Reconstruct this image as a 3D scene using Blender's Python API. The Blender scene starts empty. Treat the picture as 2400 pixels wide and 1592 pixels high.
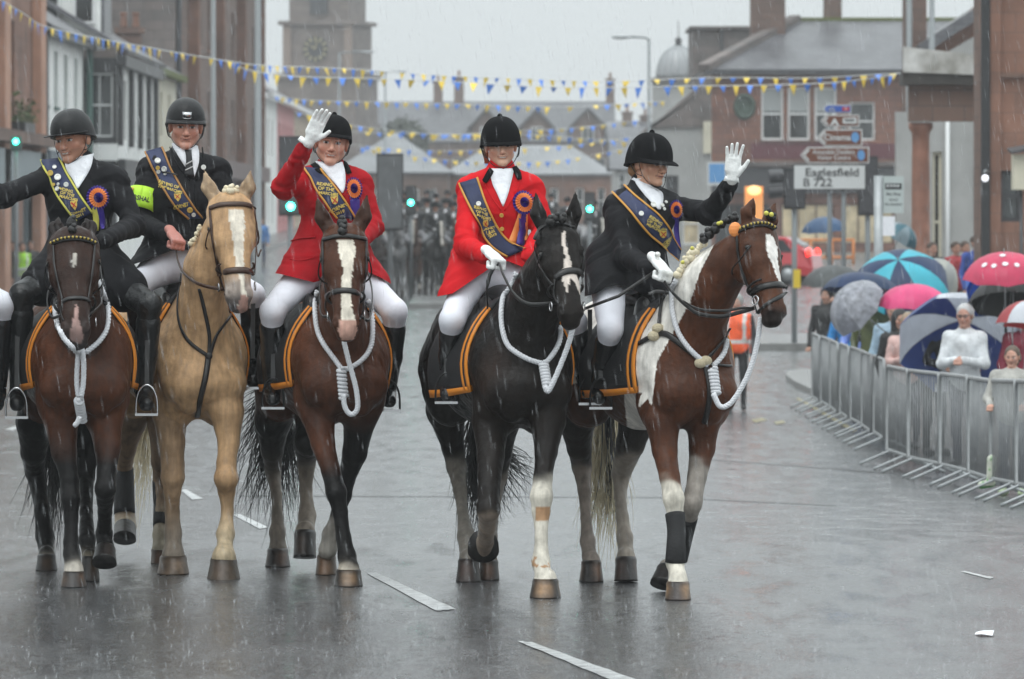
import bpy, math, random
import numpy as np
from mathutils import Vector, Matrix
from mathutils.bvhtree import BVHTree
random.seed(7); RNG = np.random.default_rng(7)
SC = bpy.context.scene; COL = SC.collection

# ---------------------------------------------------------------- camera, sky, sun, exposure
FPX = 12900.0; HY = 495.0; CAMZ = 2.05
cd = bpy.data.cameras.new('camera'); cam = bpy.data.objects.new('camera', cd); COL.objects.link(cam)
cam.location = (0, 0, CAMZ); cam.rotation_euler = (math.radians(90), 0, 0)
cd.sensor_width = 36; cd.lens = 36 * FPX / 2400; cd.shift_y = -(796 - HY) / 2400
cd.clip_start = 0.5; cd.clip_end = 3000
cd.dof.use_dof = True; cd.dof.focus_distance = 29.8; cd.dof.aperture_fstop = 7.5
SC.camera = cam
SC.render.resolution_x = 1024; SC.render.resolution_y = 679
SC.view_settings.view_transform = 'Standard'; SC.view_settings.look = 'None'
SC.view_settings.exposure = 0.15; SC.view_settings.gamma = 1.0
W = bpy.data.worlds.new("World"); SC.world = W; W.use_nodes = True
nt = W.node_tree; bg = nt.nodes['Background']
SUN_EL, SUN_ROT = math.radians(62), math.radians(200)
sky = nt.nodes.new('ShaderNodeTexSky'); sky.sky_type = 'NISHITA'; sky.sun_disc = False
sky.sun_elevation = SUN_EL; sky.sun_rotation = SUN_ROT
hs = nt.nodes.new('ShaderNodeHueSaturation'); hs.inputs['Saturation'].default_value = 0.12
nt.links.new(sky.outputs[0], hs.inputs['Color'])
# overcast cloud layer: three times as bright overhead as at the horizon
tcn = nt.nodes.new('ShaderNodeTexCoord'); sp = nt.nodes.new('ShaderNodeSeparateXYZ')
nt.links.new(tcn.outputs['Generated'], sp.inputs[0])
mr = nt.nodes.new('ShaderNodeMapRange'); mr.inputs[1].default_value = 0.02; mr.inputs[2].default_value = 1
mr.inputs[3].default_value = 1.0; mr.inputs[4].default_value = 2.6
nt.links.new(sp.outputs[2], mr.inputs[0])
cl = nt.nodes.new('ShaderNodeMix'); cl.data_type = 'RGBA'; cl.blend_type = 'MULTIPLY'; cl.inputs[0].default_value = 1
cl.inputs[6].default_value = (6.6, 7.15, 7.3, 1); nt.links.new(mr.outputs[0], cl.inputs[7])
mx = nt.nodes.new('ShaderNodeMix'); mx.data_type = 'RGBA'; mx.inputs[0].default_value = 0.93
nt.links.new(hs.outputs[0], mx.inputs[6]); nt.links.new(cl.outputs[2], mx.inputs[7])
nt.links.new(mx.outputs[2], bg.inputs[0]); bg.inputs[1].default_value = 0.1
sl = bpy.data.lights.new('sun', 'SUN'); sl.energy = 0.8; sl.angle = math.radians(40); sl.color = (1, .98, .95)
so = bpy.data.objects.new('sun', sl); COL.objects.link(so)
so.rotation_euler = (math.radians(28), 0, math.radians(-20))

# ---------------------------------------------------------------- pixel helpers (pixels of the 2400 px wide photograph, depth in metres)
def P(u, v, D): return np.array([(u - 1200) / FPX * D, D, CAMZ + (HY - v) / FPX * D])
def px(r, D): return r * D / FPX
GK = np.array([(0, 0), (34, 0), (40, -.21), (46, -.46), (52, -.63), (58, -.72), (65, -.78), (80, -.82), (115, -.75), (130, -.55), (148, -.27), (170, -.1), (210, .3), (330, 1.2), (460, 2.2), (900, 5)], float)
def gz(y): return float(np.interp(y, GK[:, 0], GK[:, 1]))
def GP(u, v):
    """point where the ray through pixel (u,v) meets the ground"""
    D = 10.0
    while D < 800:
        if CAMZ + (HY - v) / FPX * D <= gz(D): break
        D += .05
    p = P(u, v, D); p[2] = gz(D); return p
def proj(V):
    V = np.asarray(V, float); D = V[..., 1]
    return 1200 + V[..., 0] / D * FPX, HY - (V[..., 2] - CAMZ) / D * FPX

# ---------------------------------------------------------------- materials
MATS = {}
def mat(name, col, rough=.6, streak=0, metal=0, noise=0, nscale=8, bump=0, bscale=40, spec=.5, emit=0, alpha=1, attr=False, sheen=0, dark=None, coat=0, trans=0):
    if name in MATS: return MATS[name]
    m = bpy.data.materials.new(name); m.use_nodes = True; n = m.node_tree; b = n.nodes['Principled BSDF']
    b.inputs['Roughness'].default_value = rough; b.inputs['Metallic'].default_value = metal
    b.inputs['Specular IOR Level'].default_value = spec; b.inputs['Alpha'].default_value = alpha
    if sheen: b.inputs['Sheen Weight'].default_value = sheen
    if coat: b.inputs['Coat Weight'].default_value = coat; b.inputs['Coat Roughness'].default_value = .15
    if trans: b.inputs['Transmission Weight'].default_value = trans
    c4 = (*col, 1) if len(col) == 3 else col
    src = None
    if attr:
        a = n.nodes.new('ShaderNodeAttribute'); a.attribute_name = 'col'; src = a.outputs['Color']
    if noise or dark:
        tc = n.nodes.new('ShaderNodeTexCoord'); nz = n.nodes.new('ShaderNodeTexNoise'); nz.inputs['Scale'].default_value = nscale; nz.inputs['Detail'].default_value = 6
        n.links.new(tc.outputs['Object'], nz.inputs['Vector'])
        r = n.nodes.new('ShaderNodeMapRange'); r.inputs[1].default_value = .3; r.inputs[2].default_value = .7
        n.links.new(nz.outputs['Fac'], r.inputs[0])
        mxn = n.nodes.new('ShaderNodeMix'); mxn.data_type = 'RGBA'; n.links.new(r.outputs[0], mxn.inputs[0])
        if attr:
            mu = []
            for k in (1 - noise, 1 + noise):
                q = n.nodes.new('ShaderNodeMix'); q.data_type = 'RGBA'; q.blend_type = 'MULTIPLY'; q.inputs[0].default_value = 1
                n.links.new(src, q.inputs[6]); q.inputs[7].default_value = (k, k, k, 1); mu.append(q)
            n.links.new(mu[0].outputs[2], mxn.inputs[6]); n.links.new(mu[1].outputs[2], mxn.inputs[7])
        else:
            d = dark if dark else tuple(c * (1 - noise) for c in col)
            mxn.inputs[6].default_value = (*d, 1); mxn.inputs[7].default_value = (*[min(1, c * (1 + noise)) for c in col], 1)
        src = mxn.outputs[2]
    if streak:        # wet hair lying in long downward locks
        tc = n.nodes.new('ShaderNodeTexCoord'); mp = n.nodes.new('ShaderNodeMapping'); mp.inputs['Scale'].default_value = (38, 38, 5); nz = n.nodes.new('ShaderNodeTexNoise'); nz.inputs['Scale'].default_value = 1; nz.inputs['Detail'].default_value = 5
        n.links.new(tc.outputs['Object'], mp.inputs['Vector']); n.links.new(mp.outputs[0], nz.inputs['Vector']); r = n.nodes.new('ShaderNodeMapRange'); r.inputs[1].default_value = .3; r.inputs[2].default_value = .7; r.inputs[3].default_value = 1 - streak; r.inputs[4].default_value = 1 + streak; n.links.new(nz.outputs['Fac'], r.inputs[0])
        q = n.nodes.new('ShaderNodeMix'); q.data_type = 'RGBA'; q.blend_type = 'MULTIPLY'; q.inputs[0].default_value = 1; n.links.new(src, q.inputs[6]); n.links.new(r.outputs[0], q.inputs[7]); src = q.outputs[2]
        r2 = n.nodes.new('ShaderNodeMapRange'); r2.inputs[1].default_value = .35; r2.inputs[2].default_value = .65; r2.inputs[3].default_value = rough - .16; r2.inputs[4].default_value = rough + .18; n.links.new(nz.outputs['Fac'], r2.inputs[0]); n.links.new(r2.outputs[0], b.inputs['Roughness'])
    if src is not None: n.links.new(src, b.inputs['Base Color'])
    else: b.inputs['Base Color'].default_value = c4
    if emit: b.inputs['Emission Color'].default_value = c4; b.inputs['Emission Strength'].default_value = emit
    if bump:
        tc = n.nodes.new('ShaderNodeTexCoord'); nz = n.nodes.new('ShaderNodeTexNoise'); nz.inputs['Scale'].default_value = bscale; nz.inputs['Detail'].default_value = 4
        n.links.new(tc.outputs['Object'], nz.inputs['Vector']); bp = n.nodes.new('ShaderNodeBump'); bp.inputs['Strength'].default_value = bump; bp.inputs['Distance'].default_value = .02
        n.links.new(nz.outputs['Fac'], bp.inputs['Height']); n.links.new(bp.outputs[0], b.inputs['Normal'])
    MATS[name] = m; return m

# ---------------------------------------------------------------- objects
def tag(o, label=None, cat=None, group=None, kind=None):
    if label: o['label'] = label
    if cat: o['category'] = cat
    if group: o['group'] = group
    if kind: o['kind'] = kind
    return o
def empty(name, loc=(0, 0, 0), rz=0, **k):
    o = bpy.data.objects.new(name, None); COL.objects.link(o); o.location = tuple(float(c) for c in loc); o.rotation_euler = (0, 0, rz)
    o.empty_display_size = .2; return tag(o, **k)
def origin_of(o):
    L = Vector((0, 0, 0))
    while o is not None: L = L + o.location; o = o.parent
    return np.array(L)
def mkobj(name, V, faces, m, parent=None, smooth=True, cols=None, local=False, mats=None, fmat=None):
    """link ONE mesh object; V are world coordinates unless local"""
    V = np.asarray(V, np.float32).reshape(-1, 3)
    if parent is not None and not local: V = V - origin_of(parent).astype(np.float32)
    me = bpy.data.meshes.new(name)
    if isinstance(faces, np.ndarray):
        nf, w = faces.shape
        me.vertices.add(len(V)); me.vertices.foreach_set('co', V.ravel())
        me.loops.add(nf * w); me.loops.foreach_set('vertex_index', faces.astype(np.int32).ravel())
        me.polygons.add(nf); me.polygons.foreach_set('loop_start', np.arange(0, nf * w, w, dtype=np.int32)); me.polygons.foreach_set('loop_total', np.full(nf, w, dtype=np.int32))
        me.update(calc_edges=True)
    else:
        me.from_pydata([tuple(map(float, v)) for v in V], [], faces); me.update()
    if smooth: me.polygons.foreach_set('use_smooth', np.ones(len(me.polygons), bool))
    if cols is not None:
        at = me.color_attributes.new('col', 'FLOAT_COLOR', 'POINT'); c = np.ones((len(V), 4), np.float32); c[:, :3] = cols; at.data.foreach_set('color', c.ravel())
    for q in (mats or [m]): me.materials.append(q)
    if fmat is not None: me.polygons.foreach_set('material_index', np.asarray(fmat, np.int32))
    o = bpy.data.objects.new(name, me); COL.objects.link(o)
    if parent is not None: o.parent = parent
    return o
def frame(d):
    d = np.asarray(d, float); d = d / (np.linalg.norm(d) + 1e-9)
    a = np.array([0, 0, 1.]) if abs(d[2]) < .9 else np.array([1., 0, 0])
    s = np.cross(d, a); s /= np.linalg.norm(s); return d, s, np.cross(s, d)
class MB:
    def __init__(s): s.V = []; s.F = []; s.M = []; s.mi = 0
    def add(s, V, F):
        n = len(s.V); s.V.extend([tuple(map(float, v)) for v in V]); s.F.extend([tuple(i + n for i in f) for f in F]); s.M.extend([s.mi] * len(F)); return s
    def box(s, c, d, rz=0, rx=0, ry=0):
        R = Matrix.Rotation(rz, 3, 'Z') @ Matrix.Rotation(ry, 3, 'Y') @ Matrix.Rotation(rx, 3, 'X')
        V = [Vector(c) + R @ Vector((x * d[0] / 2, y * d[1] / 2, z * d[2] / 2)) for x in (-1, 1) for y in (-1, 1) for z in (-1, 1)]
        return s.add(V, [(0, 1, 3, 2), (4, 6, 7, 5), (0, 4, 5, 1), (2, 3, 7, 6), (0, 2, 6, 4), (1, 5, 7, 3)])
    def bx(s, x0, x1, y0, y1, z0, z1): return s.box(((x0 + x1) / 2, (y0 + y1) / 2, (z0 + z1) / 2), (abs(x1 - x0), abs(y1 - y0), abs(z1 - z0)))
    def tube(s, pts, r, n=8, cap=True, flat=None, side=None):
        pts = [np.asarray(p, float) for p in pts]; k = len(pts)
        rr = r if hasattr(r, '__len__') else [r] * k
        V = []; prev = None
        for i, p in enumerate(pts):
            d = pts[min(i + 1, k - 1)] - pts[max(i - 1, 0)]; d = d / (np.linalg.norm(d) + 1e-9)
            if side is not None: a = np.asarray(side[i] if np.ndim(side) > 1 else side, float)
            elif prev is None: a = frame(d)[1]
            else: a = prev
            a = a - d * a.dot(d); a /= (np.linalg.norm(a) + 1e-9); prev = a; b = np.cross(d, a)
            fl = flat if flat else 1
            for j in range(n):
                t = 2 * math.pi * j / n; V.append(p + rr[i] * (math.cos(t) * a + math.sin(t) * b * fl))
        F = [(i * n + j, i * n + (j + 1) % n, (i + 1) * n + (j + 1) % n, (i + 1) * n + j) for i in range(k - 1) for j in range(n)]
        if cap: F += [tuple(range(n))[::-1], tuple((k - 1) * n + j for j in range(n))]
        return s.add(V, F)
    def bar(s, a, b, w, h=None, up=(0, 0, 1)):
        a = np.asarray(a, float); b = np.asarray(b, float); d = b - a; d /= np.linalg.norm(d)
        sd = np.cross(d, up); 
        if np.linalg.norm(sd) < 1e-6: sd = np.array([1., 0, 0])
        sd /= np.linalg.norm(sd); u = np.cross(sd, d); h = h or w
        V = [q + x * sd * w / 2 + y * u * h / 2 for q in (a, b) for x, y in ((-1, -1), (1, -1), (1, 1), (-1, 1))]
        return s.add(V, [(0, 1, 2, 3), (7, 6, 5, 4), (0, 4, 5, 1), (1, 5, 6, 2), (2, 6, 7, 3), (3, 7, 4, 0)])
    def lathe(s, prof, c=(0, 0, 0), n=24, sx=1, sy=1):
        V = []; c = np.asarray(c, float)
        for r, z in prof:
            for j in range(n):
                t = 2 * math.pi * j / n; V.append(c + np.array([r * sx * math.cos(t), r * sy * math.sin(t), z]))
        k = len(prof)
        F = [(i * n + j, i * n + (j + 1) % n, (i + 1) * n + (j + 1) % n, (i + 1) * n + j) for i in range(k - 1) for j in range(n)]
        F += [tuple(range(n))[::-1], tuple((k - 1) * n + j for j in range(n))]
        return s.add(V, F)
    def ell(s, c, r, n=16, m=10):
        V = []; c = np.asarray(c, float); r = np.asarray(r if hasattr(r, '__len__') else (r, r, r), float)
        for i in range(m + 1):
            a = math.pi * i / m
            for j in range(n):
                t = 2 * math.pi * j / n; V.append(c + r * np.array([math.sin(a) * math.cos(t), math.sin(a) * math.sin(t), math.cos(a)]))
        F = [(i * n + j, (i + 1) * n + j, (i + 1) * n + (j + 1) % n, i * n + (j + 1) % n) for i in range(m) for j in range(n)]
        return s.add(V, F)
    def grid(s, G, closed=False):
        """G rows x cols of points"""
        R = len(G); C = len(G[0]); V = [p for row in G for p in row]
        return s.add(V, [(i * C + j, i * C + j + 1, (i + 1) * C + j + 1, (i + 1) * C + j) for i in range(R - 1) for j in range(C - 1)])
    def slab(s, G, N, th):
        """grid with thickness: N normals (same shape) or one vector"""
        R = len(G); C = len(G[0])
        top = [np.asarray(p, float) for row in G for p in row]
        nn = [np.asarray(q, float) for row in N for q in row] if np.ndim(N) > 1 else [np.asarray(N, float)] * len(top)
        bot = [p - q * th for p, q in zip(top, nn)]; n = R * C
        F = [(i * C + j, i * C + j + 1, (i + 1) * C + j + 1, (i + 1) * C + j) for i in range(R - 1) for j in range(C - 1)]
        F2 = [tuple(n + q for q in f[::-1]) for f in F]
        E = [(j + 1, j, n + j, n + j + 1) for j in range(C - 1)] + [((R - 1) * C + j, (R - 1) * C + j + 1, n + (R - 1) * C + j + 1, n + (R - 1) * C + j) for j in range(C - 1)]
        E += [(i * C, (i + 1) * C, n + (i + 1) * C, n + i * C) for i in range(R - 1)] + [((i + 1) * C + C - 1, i * C + C - 1, n + i * C + C - 1, n + (i + 1) * C + C - 1) for i in range(R - 1)]
        return s.add(top + bot, F + F2 + E)
    def prism(s, poly, vec):
        """poly: planar 3d loop, extruded by vec"""
        n = len(poly); A = [np.asarray(p, float) for p in poly]; B = [p + np.asarray(vec, float) for p in A]
        return s.add(A + B, [tuple(range(n))[::-1], tuple(range(n, 2 * n))] + [(i, (i + 1) % n, n + (i + 1) % n, n + i) for i in range(n)])
    def xf(s, M):
        s.V = [tuple(M @ Vector(v)) for v in s.V]; return s
    def build(s, name, m, parent=None, smooth=False, local=False):
        ms = m if isinstance(m, (list, tuple)) else [m]
        return mkobj(name, s.V, s.F, ms[0], parent, smooth, local=local, mats=ms, fmat=s.M if len(ms) > 1 else None)
def text_mesh(txt, size=1.0, align='CENTER', bold=0, space=1):
    cu = bpy.data.curves.new('t', 'FONT'); cu.body = txt; cu.size = size; cu.align_x = align; cu.align_y = 'CENTER'; cu.offset = bold; cu.space_line = space; cu.resolution_u = 3
    o = bpy.data.objects.new('t', cu); COL.objects.link(o)
    dg = bpy.context.evaluated_depsgraph_get(); me = bpy.data.meshes.new_from_object(o.evaluated_get(dg))
    V = np.array([tuple(v.co) for v in me.vertices]).reshape(-1, 3); F = [tuple(p.vertices) for p in me.polygons]
    bpy.data.objects.remove(o); bpy.data.curves.remove(cu); bpy.data.meshes.remove(me)
    return V, F

# ---------------------------------------------------------------- smooth bodies: signed distance field -> surface nets
class SDF:
    def __init__(s): s.p = []
    def tc(s, a, b, ra, rb, k=.03, t=0, side=None, sq=1.0, sub=False):
        s.p.append(('c', np.asarray(a, float), np.asarray(b, float), ra, rb, k, t, None if side is None else np.asarray(side, float) / np.linalg.norm(side), sq, sub)); return s
    def el(s, c, r, k=.03, t=0, R=None, sub=False):
        s.p.append(('e', np.asarray(c, float), np.asarray(r if hasattr(r, '__len__') else (r, r, r), float), None if R is None else np.asarray(R, float), None, k, t, None, 1, sub)); return s
    @staticmethod
    def dist(q, X):
        if q[0] == 'c':
            _, a, b, ra, rb, k, t, side, sq, sub = q
            p = X - a; ba = b - a
            if side is not None:
                ds = (p @ side) * (1 / sq - 1); p = p + ds[..., None] * side
            h = np.clip((p @ ba) / max(ba @ ba, 1e-9), 0, 1)
            return np.linalg.norm(p - h[..., None] * ba, axis=-1) - (ra + (rb - ra) * h)
        _, c, r, R = q[:4]
        p = X - c
        if R is not None: p = p @ R      # columns of R are the local axes
        k0 = np.linalg.norm(p / r, axis=-1); k1 = np.linalg.norm(p / (r * r), axis=-1) + 1e-9
        return k0 * (k0 - 1) / k1
    @staticmethod
    def box(q, m):
        if q[0] == 'c':
            a, b, r = q[1], q[2], max(q[3], q[4]) * max(1, q[8]) + m; return np.minimum(a, b) - r, np.maximum(a, b) + r
        r = q[2].max() + m if q[3] is not None else q[2] + m
        return q[1] - r, q[1] + r
    def mesh(s, vox):
        lo = np.min([s.box(q, .0)[0] for q in s.p if not q[9]], 0) - 3 * vox; hi = np.max([s.box(q, .0)[1] for q in s.p if not q[9]], 0) + 3 * vox
        n = np.ceil((hi - lo) / vox).astype(int) + 1
        ax = [lo[i] + vox * np.arange(n[i]) for i in range(3)]
        D = np.full(n, .5, np.float32)
        for q in s.p:
            k = q[5]; b0, b1 = s.box(q, k + 2.5 * vox)
            i0 = np.clip(((b0 - lo) / vox).astype(int), 0, n - 1); i1 = np.clip(((b1 - lo) / vox).astype(int) + 2, 1, n)
            if (i1 <= i0).any(): continue
            sl_ = tuple(slice(i0[i], i1[i]) for i in range(3))
            X = np.stack(np.meshgrid(*[ax[i][i0[i]:i1[i]] for i in range(3)], indexing='ij'), -1)
            d = s.dist(q, X); o = D[sl_]
            if q[9]:
                d = -d; h = np.clip(.5 + .5 * (d - o) / k, 0, 1); D[sl_] = o * (1 - h) + d * h + k * h * (1 - h)
            else:
                h = np.clip(.5 + .5 * (o - d) / k, 0, 1); D[sl_] = o * (1 - h) + d * h - k * h * (1 - h)
        return s.nets(D, lo, vox)
    @staticmethod
    def nets(D, lo, vox):
        S = D < 0; c = np.zeros(tuple(x - 1 for x in D.shape), np.int8)
        sl2 = lambda o, N: slice(o, N - 1 + o)
        for dx in (0, 1):
            for dy in (0, 1):
                for dz in (0, 1): c += S[sl2(dx, S.shape[0]), sl2(dy, S.shape[1]), sl2(dz, S.shape[2])]
        I = np.stack(np.nonzero((c > 0) & (c < 8)), -1); m = len(I)
        idx = np.full(c.shape, -1, np.int32); idx[I[:, 0], I[:, 1], I[:, 2]] = np.arange(m)
        acc = np.zeros((m, 3)); cnt = np.zeros(m)
        cor = [(a, b, e) for a in (0, 1) for b in (0, 1) for e in (0, 1)]
        vals = {q: D[I[:, 0] + q[0], I[:, 1] + q[1], I[:, 2] + q[2]] for q in cor}
        for q in cor:
            for d in range(3):
                if q[d]: continue
                q2 = list(q); q2[d] = 1; q2 = tuple(q2); a = vals[q]; b = vals[q2]; ok = (a < 0) != (b < 0)
                t = np.where(ok, a / np.where(ok, a - b, 1), 0)
                pt = np.tile(np.array(q, float), (m, 1)); pt[:, d] += t; acc[ok] += pt[ok]; cnt[ok] += 1
        V = lo + vox * (I + acc / cnt[:, None])
        F = []
        for d in range(3):
            sa = [slice(None)] * 3; sb = [slice(None)] * 3; sa[d] = slice(0, -1); sb[d] = slice(1, None)
            A = S[tuple(sa)]; B = S[tuple(sb)]
            for flip, M in ((0, A & ~B), (1, ~A & B)):
                E = np.stack(np.nonzero(M), -1)
                e1, e2 = [(1, 2), (2, 0), (0, 1)][d]
                E = E[(E[:, e1] > 0) & (E[:, e2] > 0)]
                o = [E.copy() for _ in range(4)]
                o[0][:, e1] -= 1; o[0][:, e2] -= 1; o[1][:, e2] -= 1; o[3][:, e1] -= 1
                Q = np.stack([idx[x[:, 0], x[:, 1], x[:, 2]] for x in o], -1)
                if flip: Q = Q[:, ::-1]
                F.append(Q)
        F = np.concatenate(F); return V, F[(F >= 0).all(1)]
    def tags(s, V):
        best = np.full(len(V), 9e9); tg = np.zeros(len(V), int)
        for q in s.p:
            if q[9]: continue
            d = s.dist(q, V); k = d < best; best[k] = d[k]; tg[k] = q[6]
        return tg
def bvh_of(V, F): return BVHTree.FromPolygons([tuple(map(float, v)) for v in V], [tuple(map(int, f)) for f in F])
CAMV = Vector((0, 0, CAMZ))
def hit(b, u, v, off=.006, D=None):
    """surface point under pixel (u,v), lifted off along the normal"""
    d = (Vector(P(u, v, 10)) - CAMV).normalized()
    h = b.ray_cast(CAMV, d)
    if h[0] is None:
        h = b.find_nearest(Vector(P(u, v, D if D else 30)))
        if h[0] is None: return P(u, v, D or 30), np.array([0, -1., 0]), False
        n = np.array(h[1]); return P(u, v, (h[0] - Vector((0, 0, 0))).y), n, False
    n = np.array(h[1]); 
    if n[1] > 0: n = -n
    return np.array(h[0]) + n * off, n, True
def dens(pts, n):
    """resample polyline smoothly (Catmull-Rom) to n points"""
    pts = np.asarray(pts, float)
    if len(pts) < 3:
        t = np.linspace(0, 1, n)[:, None]; return pts[0] * (1 - t) + pts[-1] * t
    Q = np.vstack([2 * pts[0] - pts[1], pts, 2 * pts[-1] - pts[-2]]); out = []
    L = np.r_[0, np.cumsum(np.linalg.norm(np.diff(pts, axis=0), axis=1))]; L /= L[-1]
    for t in np.linspace(0, 1, n):
        i = min(np.searchsorted(L, t, 'right') - 1, len(pts) - 2); i = max(i, 0); w = (t - L[i]) / max(L[i + 1] - L[i], 1e-9)
        a, b, c, d = Q[i:i + 4]; out.append(.5 * ((2 * b) + (-a + c) * w + (2 * a - 5 * b + 4 * c - d) * w * w + (-a + 3 * b - 3 * c + d) * w ** 3))
    return np.array(out)
def smooth_pts(A, it=2):
    A = np.array(A)
    for _ in range(it): A[1:-1] = (A[:-2] + 2 * A[1:-1] + A[2:]) / 4
    return A
def strap(mb, b, pts, w, n=24, off=.006, D=None, flat=.35, ns=6, it=2):
    """strap laid over a body along photograph points; w = half width in px at 30 m"""
    Q = dens(pts, n); A = []; N = []
    for u, v in Q: p, nn, ok = hit(b, u, v, off, D); A.append(p); N.append(nn)
    A = smooth_pts(A, it)
    sd = []
    for i in range(len(A)):
        d = A[min(i + 1, n - 1)] - A[max(i - 1, 0)]; c = np.cross(d, N[i]); sd.append(c / (np.linalg.norm(c) + 1e-9))
    return mb.tube(A, px(w, 30), n=ns, flat=flat, side=np.array(sd))
def sheet(mb, b, L, R, nr=14, nc=5, off=.006, th=.004, D=None, it=1):
    """cloth laid on a body between two edge polylines given in pixels"""
    A = dens(L, nr); B = dens(R, nr); G = []; N = []
    for i in range(nr):
        row = []; rn = []
        for j in range(nc):
            t = j / (nc - 1); u, v = A[i] * (1 - t) + B[i] * t; p, nn, ok = hit(b, u, v, off, D); row.append(p); rn.append(nn)
        G.append(row); N.append(rn)
    G = np.array(G); N = np.array(N)
    for _ in range(it):
        G[1:-1] = (G[:-2] + 2 * G[1:-1] + G[2:]) / 4
    mb.slab(G, N, th); return G, N
def decal(mb, b, V2, F, off=.009, D=None):
    mb.add([hit(b, u, v, off, D)[0] for u, v in V2], F)
def dtext(mb, b, txt, u, v, h, ang=0, off=.010, bold=0, sx=1.0, D=None):
    V, F = text_mesh(txt, 1.0, bold=bold); c, s = math.cos(ang), math.sin(ang)
    V2 = [(u + h * (x * sx * c + y * s), v + h * (x * sx * s - y * c)) for x, y, z in V]
    decal(mb, b, V2, F, off, D)
# ---------------------------------------------------------------- horses
def nz3(V, s, seed=0):
    """cheap smooth noise on points"""
    r = np.random.default_rng(seed); o = np.zeros(len(V))
    for k in range(5):
        w = r.normal(size=3) * s * (1.6 ** k * .6); o += np.sin(V @ w + r.uniform(0, 6)) / (1.3 ** k)
    return o / 3
def lerpc(a, b, t): t = np.clip(t, 0, 1)[:, None]; return np.asarray(a) * (1 - t) + np.asarray(b) * t
def inpoly(u, v, poly):
    c = np.zeros(len(u), bool); n = len(poly)
    for i in range(n):
        x1, y1 = poly[i]; x2, y2 = poly[i - 1]
        k = ((y1 > v) != (y2 > v)) & (u < (x2 - x1) * (v - y1) / ((y2 - y1) + 1e-9) + x1); c ^= k
    return c
M_coat = mat('horse_coat', (.1, .05, .03), rough=.46, attr=True, noise=.22, nscale=11, bump=.30, bscale=26, spec=.18, streak=.22)
M_horn = mat('hoof_horn', (.1, .06, .035), rough=.4, attr=True, noise=.35, nscale=18, bump=.15, bscale=60)
M_leather = mat('black_leather', (.012, .011, .011), rough=.35, bump=.05)
M_brleather = mat('brown_leather', (.05, .022, .012), rough=.4)
M_eye = mat('dark_eye', (.006, .004, .003), rough=.06)
M_steel = mat('bright_steel', (.55, .55, .56), rough=.2, metal=1)
M_blackiron = mat('black_iron', (.015, .015, .016), rough=.3, metal=.6)
M_rope = mat('white_rope', (.72, .73, .76), rough=.8, bump=.3, bscale=200)
M_pad = mat('black_numnah', (.012, .012, .014), rough=.75, bump=.2, bscale=150)
M_orange = mat('orange_trim', (.75, .25, .02), rough=.7)
M_fleece = mat('cream_fleece', (.6, .52, .36), rough=.95, bump=.6, bscale=160)

def hoof(parent, u, vt, vb, D, rt, rb, cols, planted=True, tilt=(0, 0), yaw=0):
    """hoof between coronet row vt and sole row vb (pixels)"""
    n = 20; top = P(u, vt, D + .02); bot = P(u, vb, D)
    if planted: bot[2] = gz(D) + .002
    V = []; C = []
    rt = px(rt, D); rb = px(rb, D); st = [0, .12, .35, .65, .92, 1.0]
    ax = bot - top; H = np.linalg.norm(ax)
    for s in st:
        r = rt + (rb - rt) * (s ** .9) + (.004 if s == .12 else 0)
        c = top + ax * s
        for j in range(n):
            t = 2 * math.pi * j / n; x, y = math.cos(t), math.sin(t)
            fy = 1.25 if y < 0 else .8          # toe reaches forward
            V.append(c + np.array([r * x, r * y * fy - (.018 * s if y < 0 else 0), 0]))
            q = .5 + .5 * math.sin(j * .9 + 3 * u); w = .25 + .75 * math.exp(-((s - .45) / .35) ** 2); gd = .6 if s < .15 or s > .95 else 1
            C.append((np.array(cols[0]) * (1 - q * w) + np.array(cols[1]) * q * w * .8) * gd)
    V = np.array(V); C = [c * (.72 + .5 * ((i * 7919) % 13) / 13) * np.array([.85, .92, 1.0]) for i, c in enumerate(C)]
    if tilt != (0, 0):
        R = np.array(Matrix.Rotation(math.radians(tilt[0]), 3, 'X') @ Matrix.Rotation(math.radians(tilt[1]), 3, 'Y')); V = (V - top) @ R.T + top
    k = len(st); F = [(i * n + j, (i + 1) * n + j, (i + 1) * n + (j + 1) % n, i * n + (j + 1) % n) for i in range(k - 1) for j in range(n)]
    F += [tuple(range(n)), tuple((k - 1) * n + j for j in range(n))[::-1]]
    return mkobj('hoof', V, F, M_horn, parent, True, cols=np.array(C))

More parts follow.
